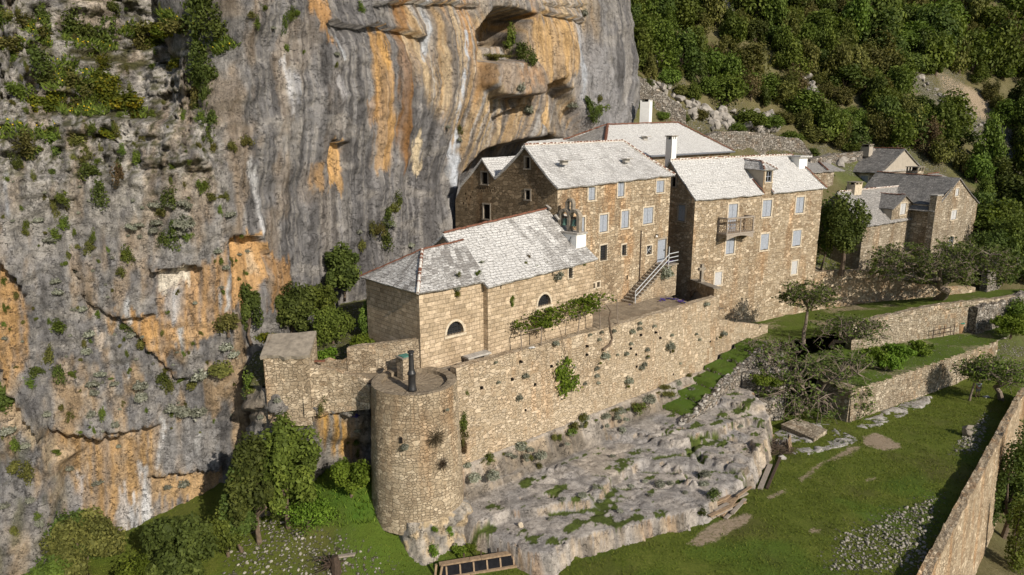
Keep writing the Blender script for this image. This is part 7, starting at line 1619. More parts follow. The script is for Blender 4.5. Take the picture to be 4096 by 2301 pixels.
cp_list = """shrub 832 40 120 1.3|shrub 870 110 100 1|shrub 810 10 90 1|shrub 430 130 85 1.4|shrub 300 110 90 1|shrub 340 150 80 1|shrub 265 125 70 1|shrub 160 75 60 1|shrub 455 45 50 1.3|green 15 60 50 1|olive 100 70 90 .7|olive 40 85 90 .6|shrub 815 235 80 1|shrub 850 280 80 1|shrub 800 300 70 1.3|olive 790 380 45 2.2|shrub 835 375 45 2.4|shrub 790 420 35 1.5|shrub 832 505 65 1.3|shrub 838 545 55 1.2|olive 845 590 50 1|green 815 470 45 1|
green 60 235 45 1|shrub 135 215 50 .8|shrub 165 275 80 1|shrub 190 300 70 1|green 70 390 85 1|olive 60 180 100 .6|olive 190 170 80 .6|green 210 565 50 1.3|shrub 215 610 55 1.3|shrub 62 655 45 1.2|green 615 265 22 1.2|yellow 170 400 95 .9|yellow 215 425 80 .8|yellow 395 320 90 1|yellow 430 345 80 1|yellow 440 415 110 .8|yellow 500 440 130 .7|yellow 550 460 80 .6|yellow 400 255 60 .8|green 395 365 80 1.1|olive 330 430 100 .7|olive 290 330 100 .8|olive 600 120 110 .6|yellow 680 130 100 .6|yellow 620 160 90 .6|olive 740 120 110 .7|olive 560 180 70 1|yellow 600 185 50 .8|olive 700 235 40 1|yellow 705 260 50 .9|
olive 105 580 80 .9|green 110 600 60 .9|olive 320 545 70 .7|olive 450 520 35 1.6|yellow 450 550 80 .5|olive 285 560 60 .6|olive 570 545 30 1.8|olive 985 565 55 1|olive 930 590 40 1|olive 345 610 30 1.5|green 480 470 30 1.3|green 725 475 30 1.5|green 605 465 30 1|olive 655 420 20 1.5|olive 300 580 60 .6|
green 546 629 40 1|shrub 358 705 75 1|shrub 395 770 62 1.3|olive 335 655 40 1|green 400 650 30 1|brown 469 705 46 1.8|shrub 468 665 30 1.5|green 255 790 45 1.6|green 245 895 42 1.2|olive 222 830 30 2.6|green 793 750 50 1.3|green 815 740 40 1|shrub 670 800 62 1.1|olive 645 850 40 1.3|olive 842 788 50 .6|olive 905 790 25 1|olive 880 790 25 .8|silver 735 825 60 1|silver 620 820 55 1|silver 690 830 45 .8|silver 750 905 85 1|silver 725 930 60 1|silver 635 890 50 .8|shrub 700 950 46 2.2|shrub 660 960 45 1.2|green 758 950 40 1|silver 528 905 45 .8|silver 560 900 40 .8|silver 620 925 40 1|green 372 945 22 2|olive 348 990 40 1.2|olive 375 990 25 1|green 513 1030 48 1.3|olive 485 1085 40 .7|olive 310 990 25 1|silver 198 963 45 .8|green 225 940 40 1|silver 150 880 40 .8|olive 95 930 30 .8|green 105 900 30 1|silver 227 1132 42 1|silver 229 1172 42 1|silver 924 861 42 1|silver 866 1011 36 1.2|silver 905 1074 30 1|olive 267 1030 25 2|green 260 1060 25 1.2|
green 242 1298 58 .8|silver 358 1335 45 1.2|silver 343 1410 44 1|olive 340 1375 25 1.5|shrub 513 1314 70 .4|silver 520 1345 40 1|olive 559 1380 46 1|olive 185 1440 46 1.6|shrub 150 1490 50 1|shrub 225 1500 52 1.2|green 113 1530 50 .8|green 285 1497 28 1|shrub 640 1525 65 .8|olive 670 1550 40 1.2|green 720 1530 46 .6|silver 805 1510 70 1|silver 570 1540 60 .8|silver 464 1535 38 .8|silver 370 1540 55 .9|silver 375 1575 40 .9|olive 765 1545 60 .8|olive 900 1487 110 .35|silver 330 1235 34 1|silver 295 1240 25 1|green 392 1255 22 .9|green 1010 1540 62 1.2|olive 1005 1570 40 1.2|silver 904 1390 55 .9|silver 925 1420 50 .9|silver 571 1590 55 1|silver 480 1785 22 1|silver 685 1640 75 1|silver 740 1655 65 1.1|silver 795 1652 60 1.2|silver 464 1705 34 1.6|silver 395 1500 50 .8|silver 358 1660 42 .9|olive 280 1665 36 1.2|olive 242 1632 30 1.2|green 405 1650 30 2.4|olive 488 1612 26 .9|green 222 1805 40 .8|silver 200 1660 40 .9|silver 736 1945 46 1.2|silver 675 1950 36 .8|green 60 1780 40 1.4|silver 30 1720 60 1|silver 100 1780 40 .9|olive 60 1870 60 1|olive 110 1880 60 1.2|silver 120 2010 40 1.2|green 145 2065 36 .8|silver 25 2030 45 1|silver 160 2100 40 1.2|olive 60 2130 40 1.2|silver 270 1880 36 1|silver 390 1935 50 .7|
green 1160 60 30 1.4|shrub 1135 95 30 2.4|green 1180 55 30 1.2|green 1445 35 24 1.6|green 1143 195 24 1|green 1212 210 18 1.2|silver 1345 220 24 1|olive 1343 260 16 1|olive 1005 60 30 1.2|green 1025 95 25 1.6|silver 1090 115 22 1|green 1055 30 24 1|silver 1786 510 22 1|olive 1839 520 24 1|silver 1838 565 22 1.4|silver 2083 360 30 1.7|silver 2113 448 40 1.4|silver 1965 592 25 1.2|shrub 2355 440 46 1.6|shrub 2375 470 36 1.3|silver 2290 425 44 .8|olive 2395 395 25 1.2|green 2054 150 50 1.3|green 2040 185 40 1|shrub 2100 215 60 1|shrub 2118 250 52 1.2|grass 1960 238 60 .5|grass 2010 242 50 .5|olive 1975 240 40 .5|green 2390 440 60 .8|silver 2330 60 30 1.4|
shrub 1590 800 40 1.2|olive 1570 830 46 1.2|shrub 1545 870 56 1|silver 1560 900 40 1.2|olive 1510 920 60 1.2|shrub 1530 960 60 1|olive 1480 900 36 2|silver 1430 930 30 1|olive 1440 985 40 1.2|silver 1640 985 30 1|green 1845 860 44 1.6|bright 1855 890 40 1.2|green 1835 835 30 1.4"""
for it in cp_list.replace('\n', '').split('|'):
    f_ = it.split()
    if len(f_) != 5: continue
    kd, x, y, w, hs = f_[0], *map(float, f_[1:])
    p, n = hit(cliff_b, x, y)
    pl_, nl_ = hit(ledge_b, x, y)
    if p is None or (pl_ is not None and pl_[1] < p[1]): p, n = pl_, nl_
    if p is None: continue
    kk = kd if kd in CL_ else 'green'
    plant(kd, p, n, w*p[1]/F_*1.05, hs, *CL_[kk], sink=.22)
r4 = random.Random(23); k = 0; t0 = 0
while k < 190 and t0 < 3000:
    t0 += 1; x, y = r4.uniform(0, 1000), r4.uniform(0, 1750)
    if y < 700 and x > 820 or vn(np.array(x/120), np.array(y/90), 98) < .4: continue
    p, n = hit(cliff_b, x, y)
    if p is None: continue
    kd = r4.choice(['olive', 'olive', 'green', 'shrub'] if y < 720 else ['silver', 'olive', 'green']); plant(kd, p, n, r4.uniform(12, 30 if y < 720 else 22)*p[1]/F_, r4.uniform(.7, 1.8), *CL_[kd], sink=.15); k += 1
# plants on the rock ledge under the courtyard
for kd, x, y, w, hs in [('bright', 1150, 1594, 40, .9), ('green', 1210, 1575, 24, 1.6), ('green', 1240, 1580, 34, 1.2), ('shrub', 1296, 1590, 55, 1), ('olive', 1282, 1648, 32, 1.4), ('silver', 1108, 1598, 34, 1), ('silver', 1395, 1615, 40, 2), ('silver', 1440, 1570, 34, 1), ('silver', 1400, 1650, 30, 1), ('purple', 1425, 1664, 44, .6), ('silver', 1432, 1720, 30, 1), ('bright', 1360, 1595, 20, 1), ('green', 1420, 1770, 30, .7), ('green', 1432, 1815, 18, 2.4), ('green', 1395, 1770, 16, 1), ('silver', 960, 1640, 40, 1), ('silver', 1045, 1670, 30, 1), ('green', 1255, 1500, 18, 1), ('silver', 1375, 1575, 26, 1)]:
    p, n = hit(ledge_b, x, y)
    if p is not None: plant(kd, p, n, w*p[1]/F_, hs, 'small %s plant on the rock ledge left of the bastion' % {'bright': 'bright green', 'green': 'green', 'shrub': 'dark green', 'olive': 'olive', 'silver': 'silver-grey', 'purple': 'purple-flowering'}[kd], 'plants on the rock ledge, %s' % kd)
# the retaining wall's own plants
silv = """2362 1340 14|2408 1330 14|2398 1360 16|2418 1427 40|2510 1526 42|2386 1476 24|2386 1505 24|2338 1536 20|2391 1534 20|2505 1417 22|2529 1328 24|2558 1316 20|2560 1294 16|2587 1401 22|2589 1430 20|2575 1459 26|2563 1473 28|2618 1306 16|2676 1388 44|2688 1342 14|2785 1338 14|2797 1360 16|2894 1338 28|2826 1219 24|2222 1376 28|2456 1326 18|2720 1454 12|1984 1451 14|1813 1524 22|2100 1507 32|2074 1592 32|1994 1531 16|1716 1577 18|2524 1376 16|2470 1420 12|2300 1470 12"""
for it in silv.split('|'):
    x, y, w = map(float, it.split()); q = onplane(x, y, WF.p-WF.k*.16, WF.k); plant('silver', q, -WF.k, w*q[1]/F_*1.15, 1.15, 'silver-grey cushion plant rooted in the face of the long retaining wall', 'silver plants on the retaining wall', 'wall_plant', .1)
for x, y, w in ((2404, 1452, 10), (2512, 1545, 12), (2690, 1405, 12), (2592, 1425, 8), (2880, 1350, 10)):
    q = onplane(x, y, WF.p-WF.k*.35, WF.k); plant('yellow', q, -WF.k, w*q[1]/F_*1.5, .8, 'little yellow-flowered plant on the long retaining wall', 'yellow flowers on the retaining wall', 'wall_plant', .1)
for x, y, w, hs, kd in ((1868, 1572, 16, 1, 'green'), (1740, 1745, 78, 1, 'dry'), (1770, 1850, 54, 1, 'dry'), (1620, 1790, 34, 1, 'silver'), (1790, 1640, 16, 1, 'silver')):
    q = onplane(x, y, A(tc[0], tc[1]-2.7, 0)+(A(1.0, .4, 0) if x > 1700 else A(0, 0, 0)), A(.3, -1, 0)/1.04); plant(kd, q, A(.2, -.9, 0), w*q[1]/F_*1.1, hs, {'dry': 'round dry brown twiggy tuft hanging on the bastion', 'green': 'small green plant on the wall by the bastion', 'silver': 'small silver plant on the bastion'}[kd], 'dry tufts on the bastion' if kd == 'dry' else 'small plants on the bastion', 'wall_plant', .1)
for x, y, w, hs, kd in ((1852, 1690, 44, 1.4, 'green'), (1850, 1740, 44, 1.6, 'olive'), (1852, 1790, 36, 1.6, 'brown'), (1500, 1640, 24, 2.5, 'silver'), (1498, 1720, 24, 2.2, 'green'), (1496, 1800, 24, 2.2, 'silver'), (1500, 1880, 22, 2, 'purple'), (1494, 1590, 20, 1.6, 'green')):
    if x > 1700: q = onplane(x, y, WF.p-WF.k*.2, WF.k); n = -WF.k
    else: q = yp(x, y, 37.9); n = A(-.7, -.7, 0)
    plant(kd, q, n, w*q[1]/F_*1.1, hs, 'climbing plant in the corner where wall and bastion meet' if x > 1700 else 'plant trailing down the shaded left side of the bastion', 'climbers in the wall corner' if x > 1700 else 'plants trailing down the bastion', 'wall_plant', .05)
r3_ = random.Random(5)
for i in range(64):
    t_ = r3_.random(); a_ = -.3+t_*27; b_ = -.35-1.3*r3_.random()**1.5; q = WF.w(a_, b_, -20.55-.55*(-b_-.3)); plant(r3_.choice(['silver', 'silver', 'grass', 'olive', 'silver', 'green']), q, A(0, 0, 1), .22+.8*r3_.random()**1.6, r3_.uniform(.5, 1.2), 'grey-green plant in the row along the foot of the retaining wall', 'plants along the foot of the retaining wall', 'wall_plant', .1)
for x, y, w, kd in ((2330, 1990, 40, 'silver'), (2250, 2005, 34, 'silver'), (2640, 1945, 44, 'silver'), (2820, 1905, 44, 'silver'), (2815, 1945, 44, 'silver'), (2680, 1940, 34, 'silver'), (2740, 1975, 24, 'silver'), (2525, 1950, 26, 'silver'), (2580, 1930, 26, 'silver'), (2855, 1990, 60, 'shrub'), (2810, 2055, 40, 'shrub'), (2305, 1670, 50, 'olive'), (2490, 1725, 30, 'silver'), (2160, 1870, 30, 'olive'), (2450, 1830, 26, 'silver'), (2960, 1710, 26, 'silver'), (2400, 2010, 28, 'silver'), (2380, 1955, 24, 'silver'), (2600, 1985, 24, 'silver'), (2480, 2050, 30, 'silver'), (2200, 2080, 24, 'silver')):
    p, n = hit(bedrock_b, x, y)
    if p is not None: plant(kd, p, A(0, 0, 1), w*p[1]/F_*1.1, .7, {'silver': 'silver-grey cushion plant on the bare rock ledges', 'shrub': 'dark green bush by the timber pile on the rock', 'olive': 'olive tuft on the rock ledges'}[kd], {'silver': 'silver plants on the rock ledges', 'shrub': 'dark bushes by the timber pile', 'olive': 'olive tufts on the rock ledges'}[kd], 'rock_plant', .2)
for x, y, w, kd in ((1740, 2120, 26, 'bright'), (1795, 2130, 34, 'bright'), (1830, 2210, 60, 'bright'), (1880, 2200, 44, 'bright'), (1920, 2190, 36, 'bright'), (1975, 2170, 30, 'bright'), (1735, 2200, 44, 'bright'), (1670, 2075, 22, 'olive')):
    p, n = hit(plinth_b, x, y); p2, n2_ = hit(meadow_b, x, y)
    if p is None or (p2 is not None and p2[1] < p[1]): p, n = p2, n2_
    if p is not None: plant(kd, p, n, w*p[1]/F_*1.2, .9, 'bright green leafy weed at the rocky foot of the bastion', 'green weeds at the foot of the bastion', 'weed', .15)
# small plants on the chapel roof and facade
rfn = A(*np.cross(CH.d, CH.w(0, 4.37, -6.55)-CH.w(0, 0, -9.3))); rfn /= np.linalg.norm(rfn); rfn = rfn if rfn[2] > 0 else -rfn
for u, v, w, kd in ((262, 1140, 20, 'silver'), (625, 1150, 20, 'olive'), (648, 1100, 24, 'brown'), (770, 1120, 18, 'bright'), (792, 1148, 18, 'silver'), (820, 1130, 14, 'green'), (713, 1170, 14, 'green'), (672, 848, 14, 'olive'), (740, 875, 12, 'olive'), (765, 920, 10, 'olive'), (232, 1235, 26, 'bright'), (70, 1240, 22, 'olive'), (970, 1070, 10, 'olive'), (925, 860, 34, 'silver')):
    x, y = Z1(u, v); q = onplane(x, y, CH.w(0, 0, -9.25), rfn); plant(kd, q, rfn, w*q[1]/F_*1.1, .7, 'little plant rooted between the slates of the chapel roof', 'plants on the chapel roof', 'roof_plant', .15)
for x, y, w, kd, fr_, lb in ((*Z1(885, 1265), 34, 'silver', CH, 'silver plant tuft on the chapel facade under the eaves'), (*Z1(910, 1240), 26, 'silver', CH, 'silver plant tuft on the chapel facade under the eaves'), (*Z1(1115, 1150), 12, 'bright', CH, 'green sprig hanging from the chapel eaves'), (*Z4(1090, 530), 28, 'silver', AP, 'silver plant with yellow flowers on the apse wall under the eaves'), (*Z4(1095, 570), 22, 'yellow', AP, 'silver plant with yellow flowers on the apse wall under the eaves'), (*Z4(1545, 620), 20, 'bright', CH, 'green creeper sprig on the chapel facade above the vine'), (*Z4(1550, 660), 14, 'bright', CH, 'green creeper sprig on the chapel facade above the vine')):
    q = onplane(x, y, fr_.p-fr_.k*.06, fr_.k); plant(kd, q, -fr_.k, w*q[1]/F_*1.15, 1.3, lb, lb, 'wall_plant', .1)
q = H1.w(H1.uz(*Z1(1775, 1240), -1.35)[0], -1.42, H1.uz(*Z1(1775, 1240), -1.35)[1]); plant('silver', q, -H1.k, 1.35, 1.5, 'big silver plant hanging from the landing of the stairs', None, 'wall_plant', .1)
for x, y, w in ((*Z5(930, 620), 26), (*Z5(980, 612), 26), (*Z5(1030, 620), 28), (*Z5(1075, 635), 28), (*Z5(1110, 645), 20), (*Z5(910, 632), 16), (*Z5(660, 660), 12)):
    q = zp(x, y, Tz+.05); plant('purple', q, A(0, 0, 1), w*q[1]/F_*1.15, .5, 'patch of purple flowers on the terrace in front of the cellar', 'purple flowers on the terrace', None, .1)
for x, y, w in ((*Z5(985, 370), 14), (*Z5(1012, 372), 14)): q = H1.w(H1.uz(x, y, -.9)[0], -.9, zs1+.1); plant('purple', q, A(0, 0, 1), .6, .8, 'purple flowers on the stair landing', 'purple flowers on the landing', None, .1)

# ---------------------------------------------------------------- bushes and trees one can name
def bush(x, y, dist, w, h, n, leaf, mat, label, name='bush', cat='bush', ground=None, clumps=22, cr=.34, seed=0, depth=None, trunk=.09, bark='bark', shell=.5, trunked=False):
    c = yp(x, y, dist); rx = w*dist/F_/2; rz = h*dist/F_/2*1.05; ry = depth or rx*.9
    if ground is not None and not trunked:
        gq = float(mz_(c[0], c[1])) if ground < -22 and c[0] < 12 else ground
        zt = c[2]+rz; c = A(c[0], c[1], (zt+gq)/2); rz = max(rz, (zt-gq)/2*1.03); ground = gq
    g = ground if ground is not None else c[2]-rz*1.05
    return make_tree(name, label, cat, (c[0], c[1], g), c, (rx, ry, rz), n, leaf, mat, None, clumps, cr, trunk, bark, seed, shell)
bush(1372, 1085, 49.5, 175, 200, 8500, .15, 'leaf_dark', 'big round dark green tree tight against the left side of the chapel', 'fig_tree', 'tree', seed=1, clumps=36, cr=.26)
bush(1170, 1240, 46, 240, 230, 9500, .13, 'leaf_dark', 'spreading dark green bush below the grey cliff left of the chapel', seed=2, clumps=34, cr=.25)
bush(1275, 1200, 47.5, 170, 170, 5000, .13, 'leaf_mid', 'middle green bush of the thicket between the cliff and the apse', seed=45, clumps=24, cr=.26)
bush(1330, 1300, 45, 200, 180, 6000, .11, 'leaf_mid', 'loose grey-green bush in the courtyard between the hut and the apse', seed=3, cr=.3)
bush(995, 1250, 43.5, 110, 220, 4600, .11, 'leaf_dark', 'upright feathery dark bush on the cliff foot left of the spreading bush', seed=4, clumps=14)
bush(910, 1290, 42, 110, 80, 2000, .1, 'leaf_olive', 'olive green bush on the cliff foot above the grey ledges', seed=5)
bush(1150, 1135, 49, 120, 60, 1800, .11, 'leaf_mid', 'low bush with pale flowers on the ledge under the cliff', seed=6) if False else None
bush(1460, 1290, 45.5, 60, 170, 2000, .1, 'leaf_mid', 'narrow climbing bush at the back corner of the apse', seed=7, clumps=12)
bush(1455, 1375, 42.3, 140, 75, 2600, .1, 'leaf_bright', 'bright green low bush peeping over the courtyard wall', seed=8)
bush(1320, 1420, 42.6, 110, 50, 1600, .09, 'leaf_bright', 'bright green weeds growing behind the crumbling courtyard wall', seed=9)
bush(1080, 1350, 41.5, 120, 46, 1500, .09, 'leaf_yellow', 'green and white flowering growth behind the roof of the ruined hut', seed=10)
bush(1130, 1800, 36.8, 330, 290, 15000, .16, 'leaf_mid', 'huge rounded green bush growing in front of the orange cliff foot', 'carob_tree', 'tree', ground=-23.4, seed=11, clumps=48, cr=.22, trunk=.16, shell=.6)
bush(1010, 1850, 36.0, 260, 270, 10000, .15, 'leaf_dark', 'dark left shoulder tree of the huge green bush at the cliff foot', 'carob_tree', 'tree', ground=-23.6, seed=12, clumps=40, cr=.23, trunk=.14)
bush(950, 1960, 35.6, 150, 200, 4000, .13, 'leaf_dark', 'shaggy dark bush under the left end of the big cliff-foot trees', ground=-23.8, seed=13, cr=.3)
bush(1400, 1900, 37.4, 180, 150, 7000, .11, 'leaf_bright', 'bright green ivy mound leaning against the left foot of the bastion', seed=14, ground=-22.4, clumps=26, cr=.3)
bush(1230, 2030, 36.6, 300, 60, 3600, .08, 'leaf_bright', 'broad bank of bright green weeds below the big cliff-foot tree', seed=16, ground=-23.6, clumps=32, cr=.3)
bush(900, 2080, 35.4, 150, 110, 2600, .11, 'leaf_mid', 'green weeds at the cliff foot between the front bush and the cliff-foot trees', seed=43, ground=-24)
bush(715, 2170, 33.3, 360, 270, 16000, .14, 'leaf_dark', 'large rounded dark green bush at the bottom left, nearest to the viewer', 'bush', seed=17, ground=-25, clumps=46, cr=.22)
bush(330, 2150, 34.5, 330, 230, 9000, .12, 'leaf_olive', 'reddish olive bush at the bottom left next to the large dark bush', seed=18, ground=-25.2, clumps=30, cr=.28)
bush(300, 2100, 35.2, 260, 150, 5000, .12, 'leaf_dark', 'dark scrub behind the reddish olive bush at the cliff foot', seed=19, ground=-25, clumps=22)
bush(540, 2270, 32.0, 220, 120, 4000, .1, 'leaf_bright', 'grassy green undergrowth between the two bottom left bushes', seed=20, ground=-25.6)
bush(190, 2290, 32.5, 260, 120, 4500, .12, 'leaf_mid', 'green undergrowth in the bottom left corner', seed=21, ground=-25.9)
bush(10, 1590, 36.5, 150, 170, 4500, .12, 'leaf_dark', 'dark bush growing out of the cliff at the left edge of the picture', seed=22)
bush(3385, 905, 76, 220, 270, 8500, .17, 'leaf_dark', 'dark green tree squeezed between the east house and the far dormer house', 'tree', 'tree', ground=-15.2, trunked=True, seed=23, clumps=24, cr=.3, trunk=.25, depth=2.0)
bush(3310, 800, 78, 110, 90, 2200, .16, 'leaf_mid', 'small tree top just right of the roof of the east house', 'tree', 'tree', ground=-15, seed=24, clumps=14)
for i, (x, y, w, h, d_) in enumerate(((3500, 1425, 130, 90, 60.5), (3590, 1410, 140, 80, 62.5), (3680, 1400, 110, 70, 64.5), (3560, 1440, 120, 60, 60))): bush(x, y, d_, w, h, 2600, .12, 'leaf_bright', ['leafy bright green bush at the left end of the middle garden bed', 'bright green bush in the centre of the middle garden bed', 'smaller bright green bush toward the right of the middle garden bed', 'low bright green bush right behind the top of the garden wall'][i], seed=30+i, ground=-21.3)
bush(4050, 1300, 70, 190, 90, 4200, .15, 'leaf_bright', 'bright green leafy plants at the right edge behind the rubble wall', seed=35)
bush(4090, 1250, 74, 130, 100, 3000, .15, 'leaf_mid', 'green bush at the right edge below the woods', seed=36)
bush(4060, 1850, 51, 190, 330, 9000, .14, 'leaf_dark', 'dark tree outside the boundary wall at the right edge', 'tree', 'tree', ground=-33, seed=37, clumps=28, cr=.28, trunk=.2)
bush(4090, 2060, 47, 120, 130, 3000, .12, 'leaf_mid', 'green shrub by the path outside the boundary wall', seed=38, ground=-34)
bush(3070, 1520, 56.2, 130, 44, 2000, .1, 'leaf_bright', 'strip of bright green weeds on the planted ledge by the shaded wall', seed=39)
bush(3960, 1010, 82, 190, 200, 5000, .17, 'leaf_dark', 'dark tree at the right of the far dormer house', 'tree', 'tree', ground=-17, seed=40, clumps=22)
bush(4050, 940, 86, 200, 220, 5000, .18, 'leaf_mid', 'green tree at the right edge beyond the far dormer house', 'tree', 'tree', ground=-17, seed=41, clumps=22)

# wide sparse trees with visible branches
def sparse_tree(name, label, base, crown_c, rad, tips, lpt, leaf, seed, trunk_r=.28, lean=None, mat='leaf_tree', bark='bark_p', limbs=8, twigs=5, droop=-.5):
    r = np.random.default_rng(seed); base = A(*base); cc = A(*crown_c); rad = A(*rad)
    t = thing(name, label, 'tree', base); m = MB(); tw = MB()
    top = cc-A(0, 0, rad[2]*.55); mid = (base+top)/2+(A(*lean) if lean is not None else 0)
    m.tube([base-A(0, 0, .4), base+(mid-base)*.5+A(*r.normal(0, .1, 3)), mid, top], [trunk_r*1.3, trunk_r*1.05, trunk_r*.9, trunk_r*.7], 8)
    nodes = []
    for i in range(limbs):
        a_ = 2*math.pi*i/limbs+r.normal(0, .25); e = cc+rad*A(math.cos(a_)*r.uniform(.5, .85), math.sin(a_)*r.uniform(.5, .85), r.uniform(-.25, .55)); k1 = top+(e-top)*.4+A(*r.normal(0, .12, 3))*rad*.6+A(0, 0, rad[2]*.18)
        P = [top, k1, (k1+e)/2+A(*r.normal(0, .06, 3))*rad, e]; m.tube(P, [trunk_r*.55, trunk_r*.34, trunk_r*.2, trunk_r*.08], 6)
        for q0, q1 in zip(P[:-1], P[1:]):
            for f_ in (.3, .65, 1): nodes.append(q0+(q1-q0)*f_)
    nodes = np.array(nodes); LP, LN, LC = [], [], []
    for i in range(tips):
        a_ = r.uniform(0, 2*math.pi); s_ = math.sqrt(r.random())*.98; ph = r.uniform(droop, 1.0)*(1-.45*s_*(droop > -.8)); c = cc+rad*A(math.cos(a_)*s_, math.sin(a_)*s_, ph*.85)
        j = np.argmin(np.linalg.norm(nodes-c, axis=1)); q0 = nodes[j]; tw.tube([q0, (q0+c)/2+A(*r.normal(0, .08, 3))*rad*.5+A(0, 0, .12), c], [.045, .03, .016], 4)
        for _ in range(twigs):
            d = r.normal(size=3)*A(1, 1, .55)+A(0, 0, .25); d = d/np.linalg.norm(d)*r.uniform(.4, .95); tw.tube([c-d*.1, c+d], [.02, .008], 3)
            n = max(1, lpt//twigs); pp_ = c+d*r.uniform(.35, 1.1, (n, 1))+r.normal(size=(n, 3))*A(.16, .16, .07); LP.append(pp_); LN.append(r.normal(size=(n, 3))*.7+A(0, 0, 1)); LC.append(np.clip(.5*r.random()+.5*r.random(n), 0, 1))
    m.build('trunk', M[bark], t); tw.build('branches', M[bark], t)
    LP, LN, LC = np.concatenate(LP), np.concatenate(LN), np.concatenate(LC); leaf_obj('crown', leaf_arrays(LP, LN, leaf*(.6+.8*r.random(len(LP))), 1.9, r), LC, M[mat], t); return t
b1 = zp(3190, 1600, -22.8); c1 = yp(3255, 1475, 57.5)
c1 = yp(3250, 1535, 57.5); sparse_tree('walnut_tree', 'wide drooping half-leafless tree in front of the gateway and garden walls', (b1[0], b1[1]+.6, -24.2), c1, (5.3, 3.0, 3.9), 280, 22, .15, 51, .3, limbs=14, twigs=4, droop=-.95)
c1b = yp(3235, 1195, 63.5); sparse_tree('walnut_tree', 'umbrella-shaped leafy tree standing before the right end of the east house', (c1b[0]-.1, c1b[1], -19.3), c1b, (2.6, 2.2, 1.7), 80, 34, .15, 52, .17, limbs=7, mat='leaf_tree')
c1c = yp(3080, 1390, 61); sparse_tree('walnut_tree', 'low bare-branched shrub tree by the top of the grassy steps', (c1c[0]+.8, c1c[1]+.2, -20.2), c1c, (2.4, 1.6, 1.0), 46, 10, .12, 53, .1, limbs=6)
c1d = yp(3400, 1320, 62.5); sparse_tree('walnut_tree', 'spreading leafy tree behind the top of the wide drooping tree', (c1d[0]-1.2, c1d[1]+1, -19.6), c1d, (3.6, 2.4, 1.9), 90, 22, .14, 54, .18, limbs=8)
b2 = zp(3750, 1190, -18.3); c2 = yp(3770, 1075, 73); sparse_tree('walnut_tree', 'big leaning tree with a broad airy crown on the upper garden terrace', b2, c2, (8.2, 4.2, 3.9), 300, 34, .16, 55, .42, lean=(.9, 0, .2), limbs=12)
b3 = onmeadow(4010, 1600); c3_ = yp(4010, 1500, 60.5); sparse_tree('olive_tree', 'bent old olive tree with arching bare branches at the far end of the meadow', b3, c3_, (2.7, 2.0, 1.9), 90, 34, .13, 57, .22, lean=(-.7, 0, .6), mat='leaf_mid', limbs=8)
c3b = yp(3905, 1490, 61.5); sparse_tree('olive_tree', 'small leafy olive bush tree against the garden wall behind the standing person', (c3b[0], c3b[1]+.3, -24.7), c3b, (1.6, 1.3, 1.4), 44, 34, .13, 58, .1, mat='leaf_mid', limbs=6)
# dead stump with black branches at the lower edge
r = np.random.default_rng(61); sb_ = onmeadow(1320, 2290); ds = thing('dead_stump', 'blackened dead stump with a tangle of dry branches at the bottom edge', 'stump', sb_); m_ = MB()
m_.tube([sb_+A(.35, 0, -.1), sb_+A(.38, 0, .5), sb_+A(.3, .05, 1.0)], [.3, .25, .2], 8); m_.build('trunk', M['wood_d'], ds); m_ = MB()
for i in range(34): d = r.normal(size=3)*A(1, .7, .8)+A(-.5, 0, .3); d /= np.linalg.norm(d); L = r.uniform(.5, 1.4); q = sb_+A(.1, 0, .45); m_.tube([q, q+d*L*.5+A(*r.normal(0, .1, 3)), q+d*L-A(0, 0, .25*L)], [.035, .022, .008], 4)
m_.build('branches', M['wood_d'], ds)
q0, q1 = onmeadow(1345, 2238), onmeadow(1420, 2228); m_ = MB(); m_.obox(q0+A(0, 0, .05), q1-q0, A(0, .22, 0), A(0, 0, .1)); tag(m_.build('plank', M['wood_g']), 'short pale plank lying behind the blackened stump', 'plank')
# brushwood heap
bp = onmeadow(3085, 1795); hp = MB()
for i in range(420): a_ = r.uniform(0, 6.28); s_ = math.sqrt(r.random())*1.7; c = bp+A(math.cos(a_)*s_, math.sin(a_)*s_*.8, r.random()*(.9-.4*s_)); d = r.normal(size=3)*A(1, 1, .3); d /= np.linalg.norm(d); hp.tube([c-d*.5, c+d*.5], [.02, .01], 3)
tag(hp.build('brushwood_heap', M['bark']), 'heap of dry brown brushwood beside the tip of the rock', 'brushwood')

# ---------------------------------------------------------------- vine on the pergola and the hanging vine
r = np.random.default_rng(71); gv = thing('grapevine', 'leafy bright green grapevine spread over the pergola', 'vine', WF.w(9, .6, -14)); LP, LN, LC = [], [], []
for i in range(95):
    t_ = r.beta(1.1, 1.1); 
    s_ = r.random(); ta = tops_[0][0]+(tops_[-1][0]-tops_[0][0])*t_; f = np.array(WF.w(ta, .15, np.interp(ta, [p[0] for p in tops_], [p[1] for p in tops_]))); bk_ = WF.w(a_l+(a_r-a_l)*t_, 2.1, z_l+(z_r-z_l)*t_)
    dens = .25+.75*(math.exp(-((t_-.25)/.16)**2)+math.exp(-((t_-.62)/.2)**2)); n = int(40*dens)
    c = f+(bk_-f)*s_; LP.append(c+r.normal(size=(n, 3))*A(.26, .26, .17)+A(0, 0, .12)); LN.append(r.normal(size=(n, 3))*.7+A(0, -.2, 1)); LC.append(.4*r.random()+.6*r.random(n))
leaf_obj('foliage', leaf_arrays(np.concatenate(LP), np.concatenate(LN), .165*(.6+.8*r.random(sum(map(len, LP)))), 1.15, r), np.concatenate(LC), M['leaf_vine'], gv)
